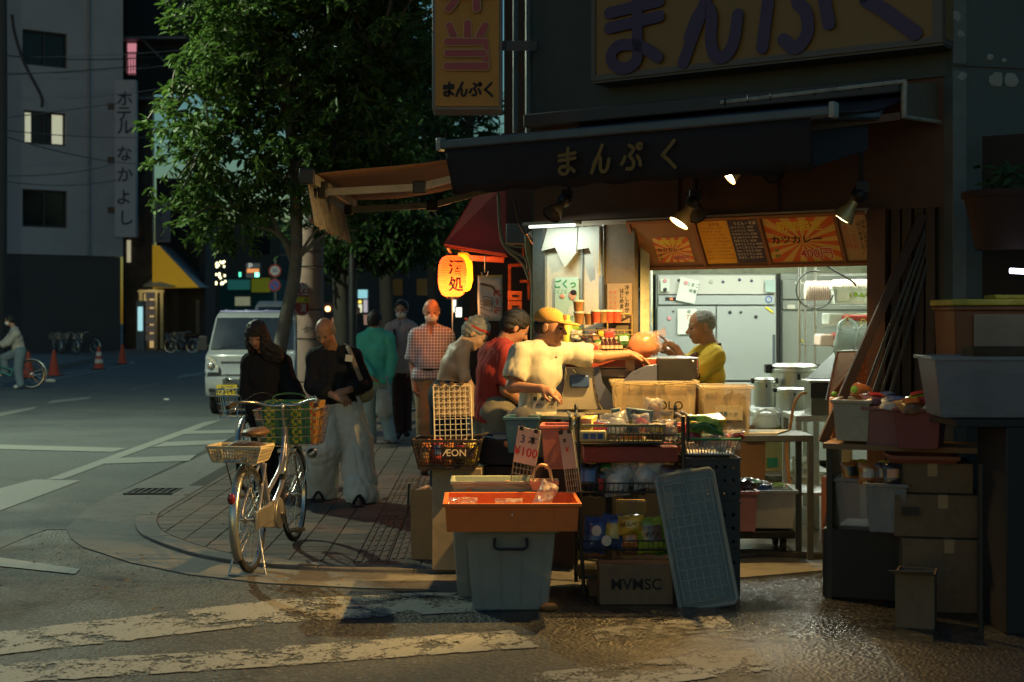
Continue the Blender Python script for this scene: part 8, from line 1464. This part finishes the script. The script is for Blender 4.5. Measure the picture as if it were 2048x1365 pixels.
def person(label,J,d0,face,up=(0,0,1),s=1.,hands=None,shirt=None,pants=None,shoes=None,hair=None,skinm=None,h=.010,belly=0,gz=.03,slim=1.,grp=None,hs=1.):
 """J: joints as (px, py, depth offset)."""
 j={k:V3(P(v[0],v[1],d0+(v[2]if len(v)>2 else 0)))for k,v in J.items()}
 fx=(j['aL']+j['aR'])/2;root=thing('person',label, 'person',(fx[0],fx[1],gz),group=grp);off=(fx[0],fx[1],gz)
 hp,T,A,f,u,r=head(j['head'],face,up,s*hs);q=slim
 c=lambda a,b,ra,rb,k=.03:('c',j[a]if isinstance(a,str)else a,j[b]if isinstance(b,str)else b,ra*s*q,rb*s*q,k)
 nb=j['nek'];pel=(j['hL']+j['hR'])/2;she=(j['sL']+j['sR'])/2;side=unit(j['sR']-j['sL']);ch=she+(pel-she)*.3;mid=(ch+pel)/2
 torso=[c(j['hL']*.8+pel*.2,j['hR']*.8+pel*.2,.098,.098),c(pel,mid,.11,.105+belly*.3),c(mid,ch,.105,.115),c(ch-side*.06*s,she-side*.06*s,.098,.075),c(ch+side*.06*s,she+side*.06*s,.098,.075),c('sL', 'sR',.056,.056,.04),c(nb, 'sL',.05,.052),c(nb, 'sR',.05,.052)]
 arms={};legs={}
 for k in 'LR':
  arms[k]=[c('s'+k, 'e'+k,.053,.041),c('e'+k, 'w'+k,.041,.028,.02)];legs[k]=[c('h'+k, 'k'+k,.085,.056),c('k'+k, 'a'+k,.056,.038,.02),c('a'+k,j['a'+k]+unit(V3((0,0,-1)))*.03,.038,.034)]
 feet=[]
 for k in 'LR':t=j['t'+k];an=j['a'+k];he=an+V3((0,0,-.045))*s-unit(t-an)*.03;feet+=[('c',he,t,.032*s,.024*s,.02),('c',he,an,.034*s,.034*s,.02)]
 body=torso+arms['L']+arms['R']+legs['L']+legs['R']+feet+[('c',nb,T(0,-.02,-.05),.056*s,.054*s,.03)]+hp
 for k in 'LR':
  w_=j['w'+k];dd=unit(w_-j['e'+k]);hd=(hands or{}).get(k)
  if hd:body+=hand(w_,hd[0],hd[1],hd[2],hd[3],s,*(hd[4:]))
  else:n_=unit(np.cross(dd,(0,1,0.1)));body+=hand(w_,dd,-n_ if k=='R' else n_,1 if k=='R' else-1,.35,s)
 lc=T(0,.092,-.059);o=sdf_obj('body',body,h,skinm or skin,root,facemat=(lipm,lambda C:(np.linalg.norm((C-lc)/np.array([.024,.024,.011]),axis=1)<1)),off=off)
 for x in(-.030,.030):
  m_=MB();m_.ell(tuple(V3(T(x,.0795,-.001))-V3(off)),(.0115*s,.0115*s,.0055*s),10,8);obj('eye',m_,M('eye_dark',(.05,.03,.025),.2,bump=0),root,smooth=True)
 if shirt:
  g=shirt.get('loose',.012);inf=lambda L:[(p[0],p[1],p[2],p[3]+g,p[4]+g,p[5])for p in L];S_=inf(torso)
  hem=V3(shirt['hem'])if 'hem' in shirt else None
  bot=pel+(pel-she)*shirt.get('low',.12);S_+=[('c',pel-side*.05,bot-side*.06,(.105+belly*.2)*s*q+g,(.112+belly*.2)*s*q+g,.03),('c',pel+side*.05,bot+side*.06,(.105+belly*.2)*s*q+g,(.112+belly*.2)*s*q+g,.03)]
  if belly:S_.append(('e',mid+unit(V3(face)*[1,1,0])*.05,np.array((.14,.12,.15))*s,np.eye(3),.05))
  for k in 'LR':
   L=shirt.get('sleeve',.7);a,b,w_=j['s'+k],j['e'+k],j['w'+k];sf=shirt.get('sl',.018)
   if L<=1:S_.append(('c',a,a+(b-a)*L,.056*s*q+g,.050*s*q+sf+g*.5,.03));S_.append(('C',a+(b-a)*(L*.82),a+(b-a)*(L+.25),.043*s*q+g*.3,.048*s*q+sf,.004))
   else:S_+=[('c',a,b,.056*s*q+g,.046*s*q+g,.03),('c',b,b+(w_-b)*(L-1),.046*s*q+g,.034*s*q+g*1.3,.02)]
  ax_=unit(pel-she);S_.append(('P',bot+ax_*.02*s,ax_))
  if shirt.get('v'):S_.append(('C',nb+u*.03,nb+unit(V3(f)*[1,1,0])*.10*s-V3((0,0,shirt['v'])),.058*s,.012,.008))
  S_.append(('C',nb+u*.01,nb+u*.09,.060*s,.075*s,.008))
  so=sdf_obj('shirt',S_,h,shirt['mat'],root,wr=(shirt.get('amp',.006),34,shirt.get('an',(1,1,.5)),3),off=off)
  if shirt.get('collar'):
   sdf_obj('collar',[('c',nb-side*.035+u*.01,nb+side*.035+u*.01,.066*s,.066*s,.02),('C',nb-u*.05,nb+u*.12,.058*s,.062*s,.004),('P',nb+u*.045*s,u),('P',nb-u*.015,-u),('C',nb+f*.05*s+u*.0,nb+f*.12*s-u*.02,.024,.034,.004)],.006,shirt['mat'],root,off=off)
 if pants:
  g=pants.get('loose',.014);w2=pants.get('wide',0);cut=pants.get('len',1.0);Pn=[('c',j['hL']*.8+pel*.2,j['hR']*.8+pel*.2,.1*s*q+g,.1*s*q+g,.03),('c',pel,pel+(she-pel)*.2,.1*s*q+g,.1*s*q+g*.6,.03)]
  for k in 'LR':
   H_,K_,A_=j['h'+k],j['k'+k],j['a'+k]
   if cut>=1:Pn+=[('c',H_,K_,.088*s*q+g+w2*.3,.058*s*q+g+w2,.025),('c',K_,A_+V3((0,0,-.01)),.058*s*q+g+w2,.048*s*q+g+w2*1.15,.02),('C',A_+V3((0,0,.03)),A_-V3((0,0,.08)),.036*s+w2,.04*s+w2,.004)]
   else:Pn+=[('c',H_,H_+(K_-H_)*cut,.088*s*q+g,.075*s*q+g+.01,.025)]
  for k in 'LR':Pn.append(('P',V3(j['a'+k])+V3((0,0,-.045)),V3((0,0,-1))))if cut>=1 and k=='L' and not pants.get('nocut')else None
  Pn.append(('P',pel+unit(she-pel)*.14*s,unit(she-pel)));sdf_obj('trousers' if cut>=1 else 'shorts',Pn,h,pants['mat'],root,wr=(pants.get('amp',.007),26,(1,1,.22),9),off=off)
 if shoes:
  for k in 'LR':t=j['t'+k];an=j['a'+k];he=an+V3((0,0,-.045))*s-unit(t-an)*.03;sdf_obj('shoe',[('c',he,t,.044*s,.038*s,.02),('c',he,an+V3((0,0,.0)),.042*s,.040*s,.02),('P',V3((0,0,gz)),V3((0,0,-1)))],.008,shoes,root,off=off)
 hs_=s*hs
 if hair:
  kind,hm_=hair;E=lambda x,y,z,rr,k=.02,ty='e':(ty,T(x,y,z),np.array(rr)*hs_,A,k)
  if kind=='stubble':hp2=[E(0,-.012,.037,(.0755,.090,.0825)),('P',T(0,0,-.01),unit(-u+f*.95)),('P',T(0,.052,0),unit(f*1.0-u*.15))];w3=(.003,200,(1,1,1),5)
  elif kind=='fringe':hp2=[E(0,-.022,.012,(.084,.090,.070)),('P',T(0,-.0,.045),unit(u*.75+f*.30)),('P',T(0,.02,0),unit(f)),('P',T(0,0,-.045),-u)];w3=(.004,170,(1,1,1),5)
  elif kind=='short':hp2=[E(0,-.012,.045,(.083,.098,.087)),E(0,-.035,.0,(.078,.075,.075)),('P',T(0,.064,.055),unit(f*1.0-u*.35)),('P',T(0,.02,-.02),unit(-u*.62+f*.8)),('P',T(0,0,-.065),-u)];w3=(.009,110,(1,1,1),5)
  elif kind=='cap':hp2=[E(0,-.028,.005,(.080,.080,.065)),('P',T(0,.0,.03),u),('P',T(0,.035,.0),unit(f)),('P',T(0,0,-.06),-u)];w3=(.006,120,(1,1,1),5)
  elif kind=='long':hp2=[E(0,-.015,.045,(.092,.105,.092)),E(.07,.0,-.07,(.045,.06,.12),.03),E(-.075,.02,-.09,(.055,.07,.15),.03),E(-.15,.05,-.17,(.075,.05,.11),.04),E(0,-.06,-.12,(.10,.05,.14),.03),E(0,.105,-.02,(.045,.05,.062),.01, 'E')];w3=(.014,80,(1,1,.25),5)
  sdf_obj('hair',hp2,.0065 if h<.012 else .009,hm_,root,wr=w3,off=off)
  if kind!='long':
   for x in(-1,1):m_=MB();m_.tube([tuple(V3(T(x*.045,.074,.022))-V3(off)),tuple(V3(T(x*.028,.086,.026))-V3(off)),tuple(V3(T(x*.014,.088,.022))-V3(off))],[.002,.0035,.002],5);obj('eyebrow',m_,hm_,root)
 PEOPLE[label]=(root,j,T,A,f,u,r,off,s);return root,j,T,A,f,u,r,off
def mask_on(pp,name='face_mask'):
 root,j,T,A,f,u,r,off=pp;o=sdf_obj(name,[('e',T(0,.040,-.045),np.array((.067,.058,.052)),A,.01),('e',T(0,.078,-.03),np.array((.022,.028,.03)),A,.03),('P',T(0,0,-.008),u),('P',T(0,.018,0),-f)],.006,M('mask_white',(.75,.73,.68),.8,var=.04),root,off=off)
 m_=MB()
 for x in(-1,1):m_.tube([tuple(V3(T(x*.06,.04,-.03))-V3(off)),tuple(V3(T(x*.082,0,.02))-V3(off))],.0025,4)
 obj('ear_loop',m_,MC['mask_white'],root)
def plaid(n,p,o):
 L=n.links.new;tc=n.nodes.new('ShaderNodeTexCoord');s_=n.nodes.new('ShaderNodeSeparateXYZ');L(tc.outputs['Object'],s_.inputs[0]);outs=[]
 for i in(0,2):
  m=n.nodes.new('ShaderNodeMath');m.operation='MULTIPLY';m.inputs[1].default_value=34;L(s_.outputs[i],m.inputs[0]);f_=n.nodes.new('ShaderNodeMath');f_.operation='FRACT';L(m.outputs[0],f_.inputs[0]);g=n.nodes.new('ShaderNodeMath');g.operation='GREATER_THAN';g.inputs[1].default_value=.62;L(f_.outputs[0],g.inputs[0]);outs.append(g)
 mx=n.nodes.new('ShaderNodeMath');mx.operation='MAXIMUM';L(outs[0].outputs[0],mx.inputs[0]);L(outs[1].outputs[0],mx.inputs[1]);m2=n.nodes.new('ShaderNodeMix');m2.data_type='RGBA';m2.inputs[6].default_value=(.13,.12,.20,1);m2.inputs[7].default_value=(.50,.47,.46,1);L(mx.outputs[0],m2.inputs[0]);L(m2.outputs[2],p.inputs['Base Color']);p.inputs['Roughness'].default_value=.85
cm=person('man in a mustard cap and cream T-shirt reaching across the counter',dict(head=(1100,655,0),nek=(1079,694,.02),sL=(1040,708,-.12),sR=(1128,706,.12),eL=(1024,774,-.20),wL=(1083,778,-.30),eR=(1198,714,.16),wR=(1256,708,.22),hL=(1046,846,-.06),hR=(1092,846,.08),kL=(1058,985,-.05),kR=(1098,985,.08),aL=(1052,1100,0),aR=(1092,1095,.12),tL=(1085,1118,-.04),tR=(1125,1110,.10)),9.0,(1,-.35,-.12),(0,0,1),hands={'L':((.8,-.35,-.25),(.2,.4,-.8),-1,.45), 'R':((.9,.15,-.25),(0,-.1,-1),-1,.42)},shirt=dict(mat=cloth('tshirt_cream',(.47,.45,.36)),sleeve=.62,loose=.009,v=.07,low=.42,amp=.009,an=(1,.6,.6),sl=.03),pants=dict(mat=cloth('pants_dim',(.10,.10,.11))),shoes=blackp,hair=('cap',hairk),h=.0065,slim=.92)
root,j,T,A,f,u,r,off=cm;capm=cloth('cap_mustard',(.46,.26,.07))
sdf_obj('cap',[('e',T(0,-.012,.052),np.array((.084,.100,.074)),A,.01),('P',T(0,0,.036),-u),('e',T(0,.125,.036),np.array((.070,.072,.012)),A,.012),('E',T(0,.11,.018),np.array((.085,.10,.014)),A,.006)],.0055,capm,root,off=off)
m_=MB();m_.box(tuple(V3(T(0,.094,.075))-V3(off)),(.022,.022,.030));obj('cap_badge',m_,M('badge',(.35,.16,.06),.7),root,bev=.004)
vn=person('elderly vendor in a yellow T-shirt and brown apron pointing across the counter',dict(head=(1404,655,0),nek=(1424,697,0),sL=(1401,712,.13),sR=(1430,716,-.13),eL=(1370,738,.10),wL=(1338,703,.02),eR=(1387,748,-.22),wR=(1352,697,-.20),hL=(1412,838,.1),hR=(1424,840,-.08),kL=(1405,950,.1),kR=(1420,955,-.08),aL=(1408,1040,.1),aR=(1424,1046,-.08),tL=(1370,1060,.08),tR=(1385,1064,-.1)),10.2,(-1,-.12,-.08),(-.05,0,1),hands={'R':((-.75,-.1,.55),(-.45,.2,-.8),-1,1.0,True,.4), 'L':((-.9,-.2,.2),(0,-.2,-1),1,.8)},shirt=dict(mat=cloth('tshirt_yellow',(.62,.42,.05)),sleeve=.80,loose=.018,low=.15,amp=.007,sl=.028),pants=dict(mat=cloth('pants_dark',(.04,.04,.05))),shoes=blackp,hair=('stubble',hairg),h=.0065,gz=.05,slim=.86,hs=1.06)
root,j,T,A,f,u,r,off=vn;apm=cloth('apron_brown',(.11,.035,.02));sh_=(j['sL']+j['sR'])/2;pl2=(j['hL']+j['hR'])/2
sdf_obj('apron',[('c',sh_+V3((-.06,0,-.06)),pl2+V3((-.06,0,0)),.098,.125,.03),('P',sh_+V3((-.075,0,0)),V3((1,0,.0)))],.009,apm,root,off=off)
m_=MB();n0=Vector(j['nek'])-Vector(off)
for y in(-.07,.07):m_.tube(curve([tuple(n0+Vector((-.10,y*.9,-.12))),tuple(n0+Vector((-.035,y*1.15,-.005))),tuple(n0+Vector((.045,y*.8,.03))),tuple(n0+Vector((.06,0,.03)))],5),.008,5)
obj('apron_strap',m_,apm,root,smooth=True)
rm=person('black haired man in a red T-shirt with a shoulder strap bending behind the cap man',dict(head=(1030,656,.02),nek=(1005,692,.02),sL=(981,712,.08),sR=(1018,712,-.14),eL=(990,780,.12),wL=(1030,790,.05),eR=(1012,780,-.18),wR=(1035,800,-.1),hL=(974,820,.08),hR=(996,826,-.08),kL=(976,930,.08),kR=(998,935,-.08),aL=(966,1035,.08),aR=(990,1042,-.08),tL=(1000,1055,.05),tR=(1020,1060,-.1)),9.7,(.85,.2,-.5),(.4,0,1),shirt=dict(mat=cloth('tshirt_red',(.36,.045,.035)),sleeve=.75,loose=.022,low=.12,amp=.007,sl=.02),pants=dict(mat=cloth('pants_khaki',(.20,.19,.15)),loose=.03),shoes=blackp,hair=('short',hairk),h=.009)
root,j,T,A,f,u,r,off=rm;m_=MB();o_=Vector(off);m_.tube(curve([P(1012,690,9.60)-o_,P(993,708,9.555)-o_,P(982,740,9.56)-o_,P(968,785,9.62)-o_],6),.009,5);obj('strap',m_,blackp,root,smooth=True)
om=person('stooping bare backed old man with grey hair and red headband',dict(head=(951,668,.0),nek=(928,692,0),sL=(911,702,.12),sR=(922,708,-.12),eL=(925,757,.14),wL=(945,785,.1),eR=(930,757,-.15),wR=(949,786,-.12),hL=(889,792,.09),hR=(899,796,-.09),kL=(884,905,.09),kR=(912,908,-.09),aL=(878,1010,.09),aR=(902,1018,-.09),tL=(915,1028,.05),tR=(938,1034,-.1)),10.3,(.8,-.1,-.62),(.55,0,.9),pants=dict(mat=cloth('pants_navy',(.018,.022,.035)),loose=.03),shoes=M('sneaker',(.35,.35,.36),.6),hair=('short',hairg),skinm=M('skin_tan_back',(.58,.35,.21),.55,0,.15,6,.2,60,sss=.06),h=.009,slim=.93)
root,j,T,A,f,u,r,off=om;sdf_obj('headband',[('e',T(0,-.008,.034),np.array((.086,.102,.092)),A,.01),('P',T(0,0,.058),unit(u-f*.25)),('P',T(0,0,.030),-unit(u-f*.25)),('e',T(0,-.115,.04),np.array((.03,.02,.014)),A,.01)],.006,cloth('headband_red',(.45,.05,.03)),root,off=off)
pm2=person('balding masked man in a checked short sleeved shirt walking towards the camera',dict(head=(863,624,-.03),nek=(862,658,.02),sL=(834,674,0),sR=(892,673,0),eL=(827,725,.02),wL=(829,768,-.06),eR=(901,724,.04),wR=(905,765,-.02),hL=(850,752,0),hR=(878,752,0),kL=(849,845,-.05),kR=(880,848,.1),aL=(850,928,.0),aR=(882,925,.15),tL=(848,944,-.15),tR=(884,940,.0)),14.0,(.08,-1,-.14),s=1.04,shirt=dict(mat=node_mat('plaid_cloth',plaid),sleeve=.78,loose=.02,low=.02,amp=.006,sl=.03,collar=1,v=.05),pants=dict(mat=cloth('pants_chino',(.30,.20,.11)),loose=.02),shoes=M('shoe_brown',(.06,.04,.03),.5),hair=('fringe',hairg),h=.010,belly=.06);mask_on(pm2)
root,j,T,A,f,u,r,off=pm2;m_=MB();pl2=(Vector(j['hL'])+Vector(j['hR']))/2-Vector(off)+Vector((0,0,.07));m_.ring(tuple(pl2),.158,.018,n=24,m=5);o=obj('belt',m_,blackp,root,smooth=True)
gm=person('dark haired person in a long sleeved green shirt seen from behind with a white bag',dict(head=(750,643,0),nek=(749,663,-.02),sL=(727,678,0),sR=(776,678,0),eL=(722,722,-.1),wL=(742,752,-.25),eR=(784,718,.0),wR=(778,752,-.03),hL=(737,760,0),hR=(766,760,0),kL=(738,825,.05),kR=(771,822,.1),aL=(742,879,.1),aR=(781,876,.0),tL=(752,892,.25),tR=(795,886,.12)),17.4,(.45,.9,-.1),s=1.02,shirt=dict(mat=cloth('shirt_green',(.10,.55,.40)),sleeve=1.9,loose=.022,low=.05,amp=.008,collar=1),pants=dict(mat=cloth('pants_slate',(.30,.40,.40)),loose=.022),shoes=M('sneaker_dark',(.12,.12,.14),.6),hair=('short',hairb),h=.011)
wb_=plasticbag(P(768,834,17.3),.21,.34,.12, 'white carrier bag held by the person in the green shirt',seed=21)
mw=person('masked dark haired walker in a pale jacket behind the green shirt',dict(head=(803,621,0),nek=(803,646,.02),sL=(784,660,0),sR=(823,660,0),eL=(779,700,.02),wL=(784,733,-.05),eR=(829,700,.02),wR=(823,733,-.05),hL=(794,732,0),hR=(813,732,0),kL=(794,798,0),kR=(812,800,.1),aL=(796,862,0),aR=(813,858,.1),tL=(795,874,-.15),tR=(814,868,-.05)),17.9,(-.1,-1,-.1),s=1.04,shirt=dict(mat=cloth('jacket_pale',(.42,.32,.30)),sleeve=1.85,loose=.03,low=.15,amp=.012,v=.06),pants=dict(mat=cloth('pants_brownish',(.07,.04,.035))),shoes=blackp,hair=('short',hairk),h=.012);mask_on(mw)
root,j,T,A,f,u,r,off=mw;m_=MB()
for px in(789,820):m_.tube(curve([P(px,655,18.0)-Vector(off),P(px,662,17.78)-Vector(off),P(px+1,690,17.74)-Vector(off),P(px-2,712,17.8)-Vector(off)],4),.018,5)
obj('backpack_strap',m_,blackp,root,smooth=True)
bm=person('bald man in a black loose shirt and wide white trousers looking down',dict(head=(650,664,-.12),nek=(666,704,.02),sL=(634,718,0),sR=(704,716,.02),eL=(628,772,-.05),wL=(672,794,-.25),eR=(727,768,.02),wR=(694,782,-.22),hL=(653,798,0),hR=(690,798,0),kL=(648,890,-.05),kR=(712,888,.05),aL=(642,985,.22),aR=(723,985,-.05),tL=(636,1010,.02),tR=(716,1012,-.28)),11.85,(-.22,-.85,-.62),(-.1,-.45,1),s=.98,hands={'L':((.85,-.3,-.3),(.1,.5,-.5),1,.8), 'R':((-.8,-.35,-.2),(.1,.5,-.5),-1,.8)},shirt=dict(mat=cloth('shirt_black',(.016,.016,.020)),sleeve=1.55,loose=.028,low=.06,amp=.012,v=.12),pants=dict(mat=cloth('pants_white',(.68,.66,.60)),loose=.022,wide=.060,amp=.018),hair=('fringe',hairg),h=.0085)
root,j,T,A,f,u,r,off=bm;o_=Vector(off);m_=MB();m_.tube(curve([P(690,692,11.98)-o_,P(698,700,11.76)-o_,P(710,730,11.68)-o_,P(722,760,11.72)-o_],5),.020,6);obj('bag_strap',m_,cloth('strap_beige',(.28,.22,.17)),root,smooth=True);m_=MB();m_.ell(tuple(P(728,786,11.9)-o_),(.085,.10,.085),14,9,.1,seed=1);obj('shoulder_bag',m_,cloth('bag_beige',(.34,.28,.15)),root,smooth=True);m_=MB();m_.box(tuple(P(698,717,11.66)-o_),(.06,.006,.055),rot=Euler((0,R(8),0)).to_matrix());obj('white_tag',m_,paper,root)
for k in 'LR':
 t,an=Vector(j['t'+k])-o_,Vector(j['a'+k])-o_;m_=MB();d_=(t-an);d_.z=0;d_.normalize();c_=t-d_*.07;m_.box((c_.x,c_.y,.009),(.10,.27,.018),rz=math.atan2(-d_.x,d_.y));ob2=obj('sandal',m_,blackp,root,bev=.008);m_=MB()
 for q in(-.04,.03):a_=c_+d_*(q+.02);m_.tube(curve([(a_.x-.048,a_.y,.015),(a_.x,a_.y,.082),(a_.x+.048,a_.y,.015)],5),.011,5)
 obj('strap',m_,blackp,ob2,smooth=True)
wo=person('woman with long loose dark hair in black clothes looking down beside the bald man',dict(head=(514,672,-.1),nek=(530,712,.03),sL=(502,728,0),sR=(562,728,.02),eL=(494,782,0),wL=(512,826,-.16),eR=(583,774,-.02),wR=(600,808,-.16),hL=(522,815,0),hR=(552,815,0),kL=(524,900,-.05),kR=(552,902,.05),aL=(524,972,0),aR=(552,970,.1),tL=(518,990,-.18),tR=(550,985,-.08)),12.2,(-.15,-.95,-.45),(-.1,-.35,1),s=.95,shirt=dict(mat=cloth('top_black',(.013,.012,.014)),sleeve=1.8,loose=.03,low=.25,amp=.012),pants=dict(mat=cloth('trousers_black',(.012,.012,.014)),loose=.03),shoes=blackp,hair=('long',hairb),h=.010)
cy=person('masked cyclist in a white shirt astride a teal bicycle cut by the left edge',dict(head=(19,642,0),nek=(29,658,0),sL=(27,667,.16),sR=(32,668,-.16),eL=(14,682,.2),wL=(2,690,.15),eR=(16,686,-.2),wR=(2,692,-.18),hL=(38,704,.1),hR=(40,706,-.1),kL=(8,716,.12),kR=(36,740,-.15),aL=(10,744,.14),aR=(41,768,-.2),tL=(2,750,.14),tR=(31,774,-.22)),31.9,(-1,-.25,-.2),s=1.0,shirt=dict(mat=cloth('shirt_offwhite',(.40,.38,.33)),sleeve=1.7,loose=.03,low=.05,amp=.012),pants=dict(mat=cloth('jeans_pale',(.16,.21,.24)),loose=.035,nocut=1),shoes=paper,hair=('short',hairk),h=.016,gz=.004);mask_on(cy)
tb2=dup(b3,None,None, 'teal bicycle ridden by the masked cyclist at the left edge');q=G(50,780);tb2.location=(q.x,31.9,.004);tb2.rotation_euler=(0,0,R(92));del tb2['group']
for ch in tb2.children:
 if ch.name.split('.')[0]in('down_tube', 'top_tube', 'seat_tube', 'head_tube'):ch.data=ch.data.copy();ch.data.materials[0]=M('frame_teal',(.05,.25,.24),.4,.2)
fp=person('small dark far pedestrian down the street behind the green shirt',dict(head=(716,622,0),nek=(716,629,0),sL=(709,633,0),sR=(723,633,0),eL=(707,647,0),wL=(708,659,0),eR=(725,647,0),wR=(724,659,0),hL=(713,660,0),hR=(720,660,0),kL=(713,682,0),kR=(720,682,0),aL=(713,703,0),aR=(720,702,0),tL=(712,706,-.2),tR=(720,705,-.2)),52,(0,-1,0),s=1.0,shirt=dict(mat=cloth('coat_dark',(.03,.03,.035)),sleeve=1.8),pants=dict(mat=MC['pants_dark']),hair=('short',hairk),h=.02)
